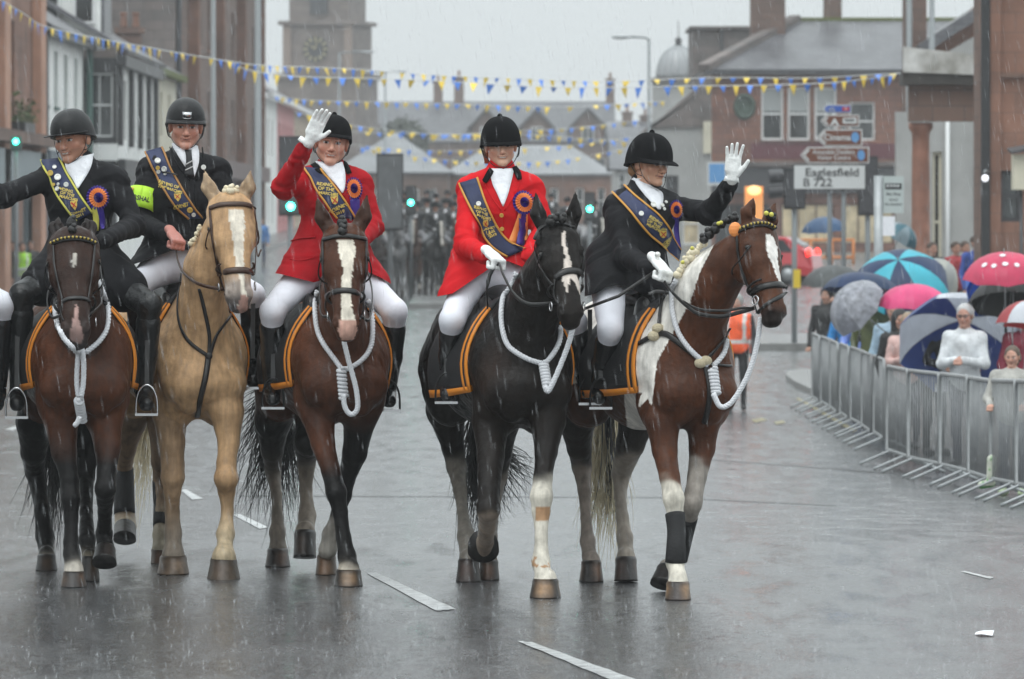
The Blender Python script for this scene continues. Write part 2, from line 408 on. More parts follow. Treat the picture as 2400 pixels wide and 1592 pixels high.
def horse(sp, vox=.0105):
    uA, yA = sp['A']; uB, yB = sp['B']
    A = P(uA, HY, yA); B = P(uB, HY, yB); A[2] = B[2] = 0
    h = (A - B); h /= np.linalg.norm(h); l = np.array([-h[1], h[0], 0.]); 
    if l[0] < 0: l = -l
    up = np.array([0, 0, 1.]); z0 = sp.get('lift', 0)
    b3 = lambda f, s, z: A + h * f + l * s + up * (z + z0)
    root = empty('horse', ((A + B) / 2), label=sp['label'], cat='horse')
    S = SDF(); W_ = sp.get('wid', 1.0)
    S.tc(b3(.16, 0, 1.10), b3(.02, 0, 1.2), .15 * W_, .22 * W_, .05)
    for s in (-1, 1):
        S.tc(b3(.17, s * .13, 1.08), b3(-.12, s * .1, 1.42), .115 * W_, .12, .07)
        S.tc(b3(.02, s * .14, 1.0), b3(-.02, s * .12, .92), .11, .09, .06)
    S.tc(b3(-.05, 0, 1.22), b3(-.6, 0, 1.2), .28 * W_, .315 * W_, .08)
    S.tc(b3(-.6, 0, 1.2), b3(-1.0, 0, 1.25), .31 * W_, .26, .08)
    S.tc(b3(-.1, 0, 1.48), b3(-.5, 0, 1.44), .09, .12, .08)
    for s in (-1, 1):
        S.tc(b3(-.98, s * .09, 1.36), b3(-1.3, s * .11, 1.2), .2, .18, .08)
        S.tc(b3(-1.1, s * .15, 1.15), b3(-1.0, s * .17, .98), .19, .13, .07)
    S.tc(b3(.03, 0, 1.06), b3(-.6, 0, 1.04), .16, .17, .08)
    for s in (-1, 1): S.el(b3(.17, s * .085, 1.03), (.085, .085, .12), .018)
    # head frame
    pu, pv, pd = sp['poll']; nu, nv, nd = sp['nose']; Pp = P(pu, pv, pd); Np = P(nu, nv, nd)
    a = Np - Pp; Lh = np.linalg.norm(a); a /= Lh; k = Lh / .58
    yw = math.radians(sp['fyaw']); f = np.array([math.sin(yw), -math.cos(yw), 0]); N = f - a * a.dot(f); N /= np.linalg.norm(N); L = np.cross(N, a)
    if L[0] * math.cos(yw) + L[1] * math.sin(yw) < 0: L = -L
    R = np.stack([L, N, a], 1); H = lambda x, y, z: Pp + k * (x * L + y * N + z * a)
    # neck
    nb = b3(.02, 0, 1.36); nk = H(0, -.06, .06); mid = (nb + nk) / 2 + np.array(sp.get('nmid', (0, 0, .0)))
    ns = sp.get('nside', L * .5 + l * .5); nq = sp.get('nsq', .62)
    S.tc(nb, mid, .25, .17, .09, 1, side=ns, sq=nq); S.tc(mid, nk, .17, .105, .05, 1, side=ns, sq=nq + .08)
    S.tc(b3(-.15, 0, 1.5), (mid + nk) / 2 + up * .05 - h * .02, .10, .06, .08, 1, side=ns, sq=.6)
    # head
    hd = sp.get('hw', 1.0)
    S.el(H(0, -.03, .05), (.098 * k * hd, .09 * k, .1 * k), .03, 2, R)
    S.tc(H(0, -.025, .06), H(0, -.03, .2), .092 * k, .088 * k, .03, 2, side=L, sq=1.28 * hd)
    for s in (-1, 1):
        S.el(H(s * .045 * hd, -.115, .19), (.035 * k, .075 * k, .09 * k), .03, 2, R)
        S.el(H(s * .104 * hd, -.008, .135), (.02, .026, .034), .02, 2, R)
        S.el(H(s * .118 * hd, -.002, .15), (.008, .012, .014), .006, 2, R, sub=True)
        S.tc(H(s * .06, -.05, .25), H(s * .045, -.03, .38), .022, .012, .025, 2)   # cheek ridge
    S.tc(H(0, -.012, .16), H(0, -.012, .43), .07 * k, .052 * k, .03, 2, side=L, sq=1.2 * hd)
    S.tc(H(0, -.10, .2), H(0, -.065, .44), .055 * k, .032 * k, .03, 2, side=L, sq=1.1)
    S.el(H(0, -.03, .485), (.066 * k, .056 * k, .062 * k), .03, 2, R)
    for s in (-1, 1):
        S.el(H(s * .048, .0, .485), (.022, .03, .036), .015, 2, R)
        S.el(H(s * .058, .02, .492), (.011, .013, .019), .008, 2, R, sub=True)
    S.el(H(0, -.045, .535), (.05 * k, .04 * k, .03 * k), .02, 2, R); S.el(H(0, -.075, .52), (.035, .03, .03), .02, 2, R)
    for s, tp in zip((-1, 1), sp['ears']):
        bs = H(s * .058, -.02, .0); tip = P(tp[0], tp[1], pd + tp[2]); m_ = bs * .55 + tip * .45 + L * s * .016
        S.tc(bs, m_, .04, .046, .02, 3, side=N, sq=.55); S.tc(m_, tip, .044, .006, .012, 3, side=N, sq=.55)
        S.tc(bs * .7 + tip * .3 + N * .028, m_ * .6 + tip * .4 + N * .024, .022, .014, .008, 3, sub=True)
    # legs
    S2 = {}
    for nme, tg in (('FL', 4), ('FR', 5), ('HL', 6), ('HR', 7)):
        J = sp[nme]['j']; pts = [P(u, v, D) for u, v, D, r in J]; rr = [px(r, D) for u, v, D, r in J]
        s = -1 if nme[1] == 'L' else 1
        anchor = b3(-.02, s * .13, 1.02) if nme[0] == 'F' else b3(-1.08, s * .15, 1.05)
        ra = .12 if nme[0] == 'F' else .165
        S.tc(anchor, pts[0], ra, rr[0], .05, tg)
        for i in range(len(pts) - 1): S.tc(pts[i], pts[i + 1], rr[i], rr[i + 1], .018, tg)
        hu, hv, _, hD_, hr = sp[nme]['hoof'][:5]; S.tc(pts[-1], P(hu, hv - 2, hD_ + .02), rr[-1], px(hr, hD_) * .93, .02, tg); S.el(P(hu, hv + 2, hD_ + .015), (px(hr, hD_) * .99, px(hr, hD_) * 1.05, .016), .012, tg)
        if 'kn' in sp[nme]:
            for u, v, D, rx, rz in sp[nme]['kn']: S.el(P(u, v, D), (px(rx, D), px(rx, D) * 1.1, px(rz, D)), .02, tg)
    V, F = S.mesh(vox); tg = S.tags(V)
    nn_ = np.zeros_like(V); fn = np.cross(V[F[:, 1]] - V[F[:, 0]], V[F[:, 2]] - V[F[:, 0]])
    for i in range(4): np.add.at(nn_, F[:, i], fn)
    nn_ /= np.linalg.norm(nn_, axis=1)[:, None] + 1e-12; am = np.where(tg >= 4, .0022, np.where(tg >= 2, .0018, .0055)); rl = nz3(V, 13, 77) + .7 * -np.abs(nz3(V * np.array([1, 1, .55]), 22, 78)); V = V + nn_ * (am * rl)[:, None]
    u, v = proj(V)
    C = sp['coat'](V, u, v, tg, dict(H=H, R=R, Pp=Pp, L=L, N=N, a=a, k=k, b3=b3, h=h, l=l, A=A))
    body = mkobj('body', V, F, M_coat, root, cols=C)
    b = bvh_of(V, F)
    for s in (-1, 1):
        MB().ell(H(s * .107 * hd, -.006, .148), (.018, .018, .018), 12, 8).build('eye', M_eye, root, True)
    for nme in ('FL', 'FR', 'HL', 'HR'):
        q = sp[nme]['hoof']; hoof(root, *q[:6], q[6], *q[7:])
    return dict(root=root, b=b, H=H, b3=b3, L=L, N=N, a=a, V=V, F=F, h=h, l=l, A=A, body=body, yA=yA)
# coat helpers
def sock(C, u, v, tg, leg, v0, col, soft=14, jag=16, V=None, seed=1):
    w = 1 / (1 + np.exp(-(v - v0 - jag * nz3(V, 30, seed)) / soft * 3)); w = w * (tg == leg)
    return C * (1 - w[:, None]) + np.asarray(col) * w[:, None]
def blaze(C, V, u, v, tg, K, poly, col=(.72, .66, .56)):
    q = inpoly(u + 1.5 * nz3(V, 120, 3), v + 2 * nz3(V, 140, 4), poly) & ((V - K['Pp']) @ K['N'] > -.06) & (tg == 2)
    C[q] = col; return C
def tail(parent, roots, tips, n, m, w=.004, seed=2, spread=.05, wave=.03):
    r = np.random.default_rng(seed); mb = MB()
    for i in range(int(n * 1.7)):
        t = r.random(); k = r.integers(0, len(tips)); R0 = np.asarray(roots[min(k, len(roots) - 1)]) + r.normal(size=3) * spread * .5; T = np.asarray(tips[k]) + r.normal(size=3) * np.array([spread, spread, spread * 2.2])
        ph = r.uniform(0, 6, 3); pts = []
        for s in np.linspace(0, 1, 8):
            q = R0 * (1 - s) + T * s; q = q + wave * s * np.sin(ph + s * 5) * np.array([1, 1, .3]); q[2] += .02 * math.sin(s * 3.1)
            pts.append(q)
        mb.tube(pts, [w * .72 * (1.6 - 1.35 * s) for s in np.linspace(0, 1, 8)], n=3, cap=False)
    return mb.build('tail', m, parent, True)
def saddlepad(K, root, f0=.0, f1=-.62, sides=(-1, 1), drop=.62, flare=.035, off=.022, edge=True):
    """numnah: wraps the barrel, front edges trimmed"""
    b3 = K['b3']; b = K['b']; l = K['l']; nr, nc = 14, 25
    G = []; N = []
    for i in range(nr):
        f = f0 + (f1 - f0) * i / (nr - 1); row = []; rn = []
        for j in range(nc):
            s = -1 + 2 * j / (nc - 1); ang = s * math.radians(118)
            fw = f - .16 * abs(s) * (1 - i / (nr - 1)) * 0
            c = b3(fw, 0, 1.22); d = l * math.sin(ang) + np.array([0, 0, 1.]) * math.cos(ang)
            o = Vector(c + d * .9); hh = b.ray_cast(o, Vector(-d)); 
            p = np.array(hh[0]) if hh[0] is not None else c + d * .3
            e = .016 + .05 * min(i / 5, 1) * abs(s)
            row.append(p + d * e); rn.append(d)
        G.append(row); N.append(rn)
    G = np.array(G); N = np.array(N)
    # even radii so that the cloth hangs smoothly over legs and elbows
    for _ in range(3): G[:, 1:-1] = (G[:, :-2] + 2 * G[:, 1:-1] + G[:, 2:]) / 4; G[1:-1] = (G[:-2] + 2 * G[1:-1] + G[2:]) / 4
    pad = MB(); pad.slab(G, N, .014); p_ = pad.build('saddle_pad', M_pad, root, True)
    for rows in ((0, .0), (.055, .075)):
        for sgn in (0, 1):
            t = MB()
            cols = range(0, nc // 2 - 2) if sgn == 0 else range(nc // 2 + 3, nc)
            g2 = []; n2 = []
            for w_ in (rows[0] - (.006 if rows[0] == 0 else 0), rows[0] + .022):
                q = w_ / abs(f1 - f0) * (nr - 1); i = int(min(max(math.floor(q), 0), nr - 2)); fr = q - i
                g2.append([G[i][j] * (1 - fr) + G[i + 1][j] * fr + N[i][j] * .004 for j in cols]); n2.append([N[i][j] for j in cols])
            t.slab(np.array(g2), np.array(n2), .010 if rows[0] == 0 else .006); t.build('trim', M_orange, p_, True)
    for cc in ((0, 1), (nc - 2, nc - 1)):
        t = MB()
        e = 0 if cc[0] == 0 else nc - 1; q = 1 if e == 0 else nc - 2
        g2 = [[G[i][e] + N[i][e] * .004 for i in range(nr)], [G[i][e] * .4 + G[i][q] * .6 + N[i][e] * .004 for i in range(nr)]]
        t.slab(np.array(g2), np.array([[N[i][e] for i in range(nr)]] * 2), .02); t.build('hem', M_orange, p_, True)
    # saddle: pommel, seat, flaps
    s = SDF(); s.tc(b3(-.22, 0, 1.58), b3(-.42, 0, 1.56), .05, .07, .05); s.tc(b3(-.42, 0, 1.56), b3(-.62, 0, 1.6), .08, .1, .05, side=l, sq=1.5)
    for sg in (-1, 1): s.tc(b3(-.27, sg * .13, 1.5), b3(-.25, sg * .3, 1.2), .09, .07, .05, side=l, sq=.45)
    V, F = s.mesh(.014); sd = mkobj('saddle', V, F, M_leather, root)
    return p_
def rope(K, root, loop, knot, extra, name='lead_rope', r=6.2, D=None, coils=8):
    """white halter rope: neck loop lying on the horse, coiled knot and hanging end; pixel paths"""
    b = K['b']
    def twist(mb, A, r):
        A = np.array(A); n = len(A)
        for k in range(3):
            pts = []
            prev = None
            for i, p in enumerate(A):
                d = A[min(i + 1, n - 1)] - A[max(i - 1, 0)]; d /= np.linalg.norm(d); s = frame(d)[1] if prev is None else prev - d * prev.dot(d); s /= np.linalg.norm(s); prev = s; t = np.cross(d, s)
                a = i * 1.05 + k * 2.094; pts.append(p + .5 * r * (math.cos(a) * s + math.sin(a) * t))
            mb.tube(pts, r * .62, n=5)
    def path(pts, off, Df=None):
        Ls = sum(math.dist(pts[i], pts[i + 1]) for i in range(len(pts) - 1)); n = max(10, int(Ls / 3.4)); Q = dens(pts, n)
        A = []; last = None
        for u, v in Q:
            if Df is not None: p = P(u, v, Df)
            else: p, nn, ok = hit(b, u, v, off, D)
            A.append(p)
        return smooth_pts(A, 6)
    rr = px(r, 30); mb = MB()
    for lp in loop: twist(mb, path(lp, rr), rr)
    o = mb.build(name, M_rope, root, True)
    kp = path([knot[0], knot[1]], rr * 2.2); mb = MB(); n = len(kp); c0, c1 = kp[0], kp[-1]; pts = []
    d, s, t = frame(c1 - c0)
    for i in range(coils * 12 + 1):
        a = 2 * math.pi * i / 12; pts.append(c0 + (c1 - c0) * i / (coils * 12) + rr * 1.35 * (math.cos(a) * s + math.sin(a) * t))
    mb.tube(pts, rr * .75, n=6); mb.tube([c0, c1], rr * 1.1, n=8); mb.build('knot', M_rope, o, True)
    if extra:
        mb = MB()
        for e in extra: twist(mb, path(e[0], rr * 1.5, e[1]), rr)
        mb.build('rope_end', M_rope, o, True)
    return o

hD = lambda v: (CAMZ) * FPX / (v - HY)
BLK = (.006, .0055, .0055)
def coat_of(top, low, vleg, legc=BLK, mott=.35, seed=0, belly=None):
    def f(V, u, v, tg, K):
        t = .5 + .5 * nz3(V, 5, seed); C = lerpc(top, low, t)
        leg = tg >= 4; w = np.where(leg, (v - vleg) / 70, 0); C = lerpc3(C, legc, np.clip(w, 0, 1)); return C
    return f
def lerpc3(C, c, w): w = np.clip(w, 0, 1)[:, None]; return C * (1 - w) + np.asarray(c) * w

# --- 1: dark bay, far left
def coat1(V, u, v, tg, K):
    C = lerpc((.105, .034, .013), (.040, .015, .008), .5 + .5 * nz3(V, 6, 1)); C = lerpc3(C, (.012, .007, .006), (tg == 2) * .8 + (tg == 1) * .6 + (tg == 3) * 1)
    C = lerpc3(C, BLK, np.where(tg >= 6, 1, np.where(tg >= 4, (v - 1000) / 90, 0)))
    C = sock(C, u, v, tg, 4, 1318, (.5, .46, .4), V=V); C = sock(C, u, v, tg, 6, 1285, (.22, .2, .17), V=V); C = sock(C, u, v, tg, 7, 1300, (.2, .17, .12), V=V)
    C = blaze(C, V, u, v, tg, K, [(172, 590), (181, 596), (180, 618), (172, 628), (167, 612)], (.4, .37, .33))
    C = blaze(C, V, u, v, tg, K, [(172, 745), (180, 705), (186, 750), (195, 790), (188, 808), (170, 800), (163, 785)], (.42, .27, .24))
    z = (V - K['Pp']) @ K['a'] / K['k']; C = lerpc3(C, (.03, .028, .028), (tg == 2) * (z - .44) / .1 * .6); return C
HB = (.09, .045, .02); HDK = (.02, .016, .014)
SP1 = dict(label='dark bay horse at far left with a thin pale snip on its nose', A=(193, 30.4), B=(172, 31.5),
    poll=(170, 549, 29.95), nose=(178, 812, 29.55), fyaw=3, ears=[(138, 512, .16), (202, 514, .16)], hw=.98, coat=coat1,
    FL=dict(j=[(143, 985, 30.3, 40), (150, 1060, 30.25, 29), (163, 1125, 30.2, 21), (166, 1168, 30.17, 22), (167, 1215, 30.16, 16), (166, 1270, 30.13, 17), (168, 1298, 30.1, 19), (173, 1338, 30.05, 20)], hoof=(173, 1338, 1384, 30.03, 23, 31, (HDK, (.12, .06, .03)))),
    FR=dict(j=[(246, 985, 30.35, 42), (252, 1050, 30.25, 30), (250, 1105, 30.15, 22), (247, 1145, 30.1, 24), (246, 1200, 30.3, 16), (244, 1250, 30.45, 19), (245, 1285, 30.4, 17)], hoof=(247, 1284, 1335, 30.38, 22, 29, (HDK, (.03, .02, .015)), False, (-35, 0))),
    HL=dict(j=[(84, 990, 31.5, 46), (78, 1060, 31.6, 30), (82, 1105, 31.75, 23), (92, 1150, 31.7, 19), (99, 1195, 31.6, 18), (105, 1258, 31.55, 21), (109, 1300, 31.45, 17)], hoof=(109, 1298, 1340, 31.4, 19, 26, (HDK, HB))),
    HR=dict(j=[(206, 1000, 31.2, 38), (203, 1075, 31.1, 26), (201, 1120, 31.1, 21), (202, 1200, 30.85, 15), (204, 1265, 30.65, 19), (208, 1305, 30.6, 15)], hoof=(211, 1302, 1361, 30.5, 17, 23, (HDK, HB))))
h1 = horse(SP1)
# --- 2: palomino
def coat2(V, u, v, tg, K):
    C = lerpc((.58, .37, .20), (.42, .26, .14), .5 + .5 * nz3(V, 5, 5))
    C = lerpc3(C, (.34, .23, .15), np.where(tg == 4, .55, 0)); C = lerpc3(C, (.16, .11, .075), np.where(tg >= 6, .8, 0))
    for L_, c in ((4, (.25, .21, .17)), (5, (.52, .42, .28)), (6, (.4, .36, .28)), (7, (.4, .36, .28))): C = sock(C, u, v, tg, L_, 1215, c, 60, V=V)
    z = (V - K['Pp']) @ K['a'] / K['k']; C = lerpc3(C, (.36, .30, .26), (tg == 2) * (z - .37) / .08); C = lerpc3(C, (.09, .08, .08), (tg == 2) * (z - .47) / .05 * .7)
    C = blaze(C, V, u, v, tg, K, [(534, 492), (549, 489), (570, 493), (574, 508), (572, 560), (572, 632), (573, 660), (580, 700), (576, 735), (562, 738), (556, 720), (566, 690), (562, 650), (552, 632), (548, 580), (540, 530)])
    q = inpoly(u, v, [(566, 690), (582, 695), (580, 730), (564, 740), (556, 722)]) & (tg == 2); C[q] = (.5, .3, .25)
    q = (tg == 3); C[q] = lerpc((.42, .3, .19), (.2, .14, .09), .5 + .5 * nz3(V[q], 60, 8)); return C
h2 = horse(dict(label='palomino horse with a broad white blaze and dark boots on its hind legs', A=(464, 31.1), B=(372, 32.2),
    poll=(539, 468, 30.7), nose=(565, 732, 30.45), fyaw=12, ears=[(479, 398, .05), (588, 398, .05)], nmid=(-.04, 0, .02), nsq=.68, coat=coat2,
    FL=dict(j=[(398, 965, 31.1, 42), (402, 1040, 31.1, 31), (405, 1090, 31.1, 26), (405, 1120, 31.08, 27), (404, 1150, 31.1, 20), (404, 1200, 31.15, 16), (406, 1250, 31.15, 20), (406, 1282, 31.12, 20), (406, 1300, 31.1, 24)], hoof=(406, 1302, 1344, 31.1, 29, 38, ((.16, .1, .06), (.3, .2, .13)))),
    FR=dict(j=[(532, 965, 30.95, 40), (536, 1040, 30.9, 25), (531, 1085, 30.85, 23), (530, 1122, 30.8, 28), (531, 1150, 30.85, 20), (533, 1200, 30.85, 14), (528, 1252, 30.8, 21), (527, 1280, 30.75, 17), (525, 1305, 30.7, 26)], hoof=(524, 1306, 1357, 30.7, 28, 39, ((.08, .055, .035), (.2, .13, .09)), True, (4, 0))),
    HL=dict(j=[(305, 985, 32.2, 40), (295, 1050, 32.3, 24), (290, 1100, 32.45, 20), (291, 1160, 32.4, 21), (293, 1215, 32.35, 24), (295, 1235, 32.3, 24)], hoof=(294, 1232, 1278, 32.3, 25, 27, (HDK, (.06, .045, .03)), False, (-35, 0))),
    HR=dict(j=[(385, 1000, 32.1, 38), (380, 1080, 32.2, 26), (379, 1120, 32.3, 20), (379, 1200, 32.15, 17), (375, 1255, 32.05, 17), (374, 1285, 32.0, 15)], hoof=(373, 1285, 1322, 32.0, 17, 20, (HB, (.2, .1, .06))))))
# --- 3: bay with wide blaze
def coat3(V, u, v, tg, K):
    C = lerpc((.11, .036, .015), (.045, .017, .009), .5 + .5 * nz3(V, 6, 11)); C = lerpc3(C, (.03, .014, .009), (tg == 2) * .4 + (tg == 3) * .8)
    C = lerpc3(C, BLK, np.where(tg >= 6, (v - 940) / 60, np.where(tg == 5, (v - 960) / 60, np.where(tg == 4, (v - 1060) / 60, 0))))
    C = sock(C, u, v, tg, 6, 1100, (.2, .17, .14), 50, V=V); C = sock(C, u, v, tg, 7, 1090, (.26, .22, .18), 40, V=V); C = sock(C, u, v, tg, 5, 1215, (.28, .26, .23), V=V); C = sock(C, u, v, tg, 4, 1328, (.45, .4, .33), V=V)
    C = blaze(C, V, u, v, tg, K, [(790, 562), (828, 562), (835, 590), (826, 620), (824, 675), (822, 700), (828, 735), (836, 760), (830, 790), (800, 795), (792, 770), (800, 735), (800, 700), (799, 670), (804, 630), (796, 600)])
    q = inpoly(u, v, [(795, 752), (835, 752), (838, 775), (828, 798), (800, 798), (792, 775)]) & (tg == 2); C[q] = (.5, .3, .24)
    C = blaze(C, V, u, v, tg, K, [(0, 0), (0, 1), (1, 0)]); return C
h3 = horse(dict(label='brown bay horse with a wide white blaze carrying the waving rider in red', A=(797, 30.6), B=(722, 31.7),
    poll=(806, 542, 29.95), nose=(813, 796, 29.65), fyaw=2, ears=[(743, 457, .02), (860, 452, .02)], coat=coat3, hw=.98,
    FL=dict(j=[(745, 970, 30.5, 40), (757, 1040, 30.4, 28), (776, 1105, 30.3, 22), (788, 1155, 30.25, 24), (797, 1200, 30.25, 18), (805, 1260, 30.22, 17), (813, 1305, 30.18, 21), (817, 1332, 30.15, 22)], hoof=(817, 1334, 1372, 30.1, 27, 34, (HDK, (.35, .2, .1)))),
    FR=dict(j=[(845, 970, 30.6, 40), (832, 1060, 30.7, 29), (812, 1125, 30.8, 20), (802, 1160, 30.85, 22), (788, 1215, 30.95, 15), (774, 1252, 31.0, 19), (768, 1290, 31.0, 20)], hoof=(765, 1300, 1347, 31.05, 20, 26, ((.1, .06, .035), (.28, .14, .07)))),
    HL=dict(j=[(640, 985, 31.7, 44), (638, 1055, 31.8, 26), (640, 1105, 31.95, 19), (648, 1160, 31.85, 12), (650, 1215, 31.8, 13), (650, 1248, 31.78, 19), (651, 1285, 31.75, 16)], hoof=(651, 1284, 1328, 31.75, 22, 30, (HDK, (.16, .08, .045)))),
    HR=dict(j=[(735, 985, 31.5, 42), (722, 1035, 31.4, 32), (718, 1085, 31.6, 21), (717, 1150, 31.65, 14), (720, 1210, 31.6, 20), (716, 1245, 31.5, 20)], hoof=(715, 1245, 1310, 31.4, 24, 27, (HDK, (.1, .06, .04)), False, (-12, 0)))))
# --- 4: black
def coat4(V, u, v, tg, K):
    C = lerpc((.011, .007, .005), (.0045, .004, .004), .5 + .5 * nz3(V, 6, 21)); C = lerpc3(C, (.04, .018, .010), (tg == 0) * np.clip(nz3(V, 4, 5), 0, 1) * .8)
    C = sock(C, u, v, tg, 5, 1130, (.62, .58, .5), V=V); C = sock(C, u, v, tg, 6, 1075, (.2, .18, .155), V=V); C = sock(C, u, v, tg, 7, 1100, (.16, .14, .12), V=V); C = sock(C, u, v, tg, 4, 1205, (.25, .2, .16), V=V)
    q = ((tg == 5) & (v > 1188) & (v < 1222) & (np.abs(u - 1272) < 17)) | ((tg == 5) & (v > 1305) & (v < 1330) & (nz3(V, 40, 3) > 0)); C[q] = (.42, .25, .14)
    C = blaze(C, V, u, v, tg, K, [(1316, 545), (1323, 542), (1326, 570), (1334, 600), (1345, 640), (1356, 655), (1364, 690), (1358, 690), (1347, 660), (1335, 652), (1331, 690), (1322, 668), (1315, 645), (1325, 600), (1317, 570)], (.66, .58, .52))
    return C
h4 = horse(dict(label='black horse with a narrow crooked blaze and one white foreleg', A=(1219, 29.75), B=(1112, 30.9),
    poll=(1307, 539, 29.3), nose=(1345, 766, 29.0), fyaw=16, ears=[(1257, 446, .02), (1353, 440, .02)], nmid=(.02, 0, .0), nsq=.75, wid=1.03, coat=coat4,
    FL=dict(j=[(1150, 985, 29.75, 44), (1150, 1070, 29.6, 32), (1146, 1150, 29.45, 25), (1145, 1195, 29.4, 27), (1142, 1235, 29.6, 19), (1137, 1270, 29.8, 19), (1135, 1295, 29.9, 21)], hoof=(1133, 1288, 1325, 29.9, 30, 37, (HDK, (.05, .04, .03)), False, (-75, 0))),
    FR=dict(j=[(1284, 985, 29.6, 42), (1280, 1060, 29.5, 26), (1272, 1120, 29.4, 22), (1269, 1165, 29.35, 26), (1268, 1200, 29.35, 21), (1269, 1260, 29.3, 15), (1268, 1318, 29.28, 21), (1274, 1350, 29.22, 19)], hoof=(1278, 1356, 1401, 29.2, 28, 37, (HDK, (.5, .27, .12)))),
    HL=dict(j=[(1045, 960, 30.9, 46), (1062, 1050, 31.0, 26), (1070, 1095, 31.05, 23), (1078, 1150, 30.9, 16), (1084, 1200, 30.8, 13), (1093, 1258, 30.65, 21), (1095, 1305, 30.5, 17)], hoof=(1098, 1308, 1363, 30.45, 22, 30, (HDK, (.14, .08, .06)), True, (0, 0))),
    HR=dict(j=[(1175, 985, 30.9, 44), (1172, 1060, 31.0, 28), (1168, 1120, 31.1, 20), (1158, 1190, 30.95, 13), (1148, 1260, 30.75, 17), (1146, 1305, 30.65, 16)], hoof=(1146, 1312, 1358, 30.6, 20, 25, (HDK, (.2, .1, .06))))))
# --- 5: brown and white
def coat5(V, u, v, tg, K):
    C = lerpc((.11, .036, .014), (.05, .018, .009), .5 + .5 * nz3(V, 6, 31)); wh = (.74, .71, .66)
    C = lerpc3(C, (.07, .026, .012), (tg == 2) * .5 + (tg == 3) * 1.0)
    d = (V - K['A']) @ K['h']; s = (V - K['A']) @ K['l']; z = V[:, 2]
    j = .03 * nz3(V, 25, 2)
    q = (tg < 2) & (d + j < .02) & (d + j > -.28) & (z > .95) ; q2 = (tg <= 1) & inpoly(u, v, [(1500, 700), (1500, 640), (1560, 600), (1640, 555), (1674, 572), (1640, 640), (1616, 712), (1580, 775), (1540, 850), (1517, 1040), (1470, 1000), (1450, 800)])
    C[q2] = wh; q3 = (tg == 0) & (d < -.75) & (z > 1.1); C[q3] = wh
    for L_, v0, c in ((4, 1130, (.62, .58, .5)), (5, 1090, (.3, .27, .24))): C = sock(C, u, v, tg, L_, v0, c, jag=30, V=V)
    C = lerpc3(C, (.02, .016, .014), np.where(tg >= 6, (v - 930) / 60, 0)); C = sock(C, u, v, tg, 6, 1085, (.24, .2, .17), V=V); C = sock(C, u, v, tg, 7, 1070, (.3, .26, .22), V=V)
    C = blaze(C, V, u, v, tg, K, [(1795, 548), (1812, 555), (1822, 580), (1824, 620), (1832, 660), (1826, 662), (1812, 625), (1798, 595)], (.75, .72, .68))
    zz = (V - K['Pp']) @ K['a'] / K['k']; C = lerpc3(C, (.02, .014, .012), (tg == 2) * (zz - .46) / .06); return C
h5 = horse(dict(label='brown and white horse at the right with plaited mane and head turned to the right', A=(1602, 29.55), B=(1432, 30.6),
    poll=(1778, 532, 29.15), nose=(1828, 762, 28.85), fyaw=40, ears=[(1776, 457, -.05), (1822, 470, .12)], nmid=(-.06, 0, .03), nsq=.8, coat=coat5, wid=.98,
    FL=dict(j=[(1553, 985, 29.4, 42), (1558, 1055, 29.35, 29), (1570, 1120, 29.25, 23), (1579, 1170, 29.2, 25), (1584, 1215, 29.2, 19), (1586, 1260, 29.15, 17), (1582, 1320, 29.12, 21), (1588, 1350, 29.08, 20)], hoof=(1589, 1362, 1406, 29.05, 25, 31, ((.05, .035, .03), (.42, .24, .12)))),
    FR=dict(j=[(1648, 975, 29.5, 44), (1646, 1050, 29.5, 30), (1633, 1120, 29.45, 22), (1622, 1180, 29.4, 24), (1610, 1240, 29.55, 16), (1590, 1300, 29.65, 18), (1575, 1330, 29.7, 18)], hoof=(1563, 1330, 1385, 29.7, 20, 27, (HDK, (.05, .04, .035)), False, (-30, 15))),
    HL=dict(j=[(1352, 985, 30.6, 44), (1358, 1050, 30.7, 28), (1364, 1095, 30.8, 23), (1370, 1150, 30.7, 15), (1373, 1215, 30.6, 12), (1377, 1268, 30.55, 18), (1382, 1305, 30.5, 17)], hoof=(1386, 1312, 1363, 30.45, 21, 29, (HDK, (.24, .13, .08)))),
    HR=dict(j=[(1498, 965, 30.4, 48), (1478, 1040, 30.45, 34), (1456, 1110, 30.7, 23), (1454, 1160, 30.65, 14), (1458, 1210, 30.6, 14), (1464, 1260, 30.55, 19), (1467, 1300, 30.5, 18)], hoof=(1467, 1305, 1360, 30.42, 23, 28, (HDK, (.14, .08, .06)), True, (-6, 0)))))

def shift_horse(sp, o):
    q = dict(sp); q['A'] = (sp['A'][0] + o, sp['A'][1]); q['B'] = (sp['B'][0] + o, sp['B'][1])
    for k in ('poll', 'nose'): q[k] = (sp[k][0] + o, *sp[k][1:])
    q['ears'] = [(a + o, b_, c) for a, b_, c in sp['ears']]
    for k in ('FL', 'FR', 'HL', 'HR'): q[k] = dict(j=[(a + o, *r_) for a, *r_ in sp[k]['j']], hoof=(sp[k]['hoof'][0] + o, *sp[k]['hoof'][1:]))
    return q
h0 = horse(dict(shift_horse(SP1, -352), label='dark horse almost wholly beyond the left edge of the picture', coat=lambda V, u, v, tg, K: lerpc((.04, .018, .01), (.02, .01, .008), .5 + .5 * nz3(V, 6, 1))), .016)
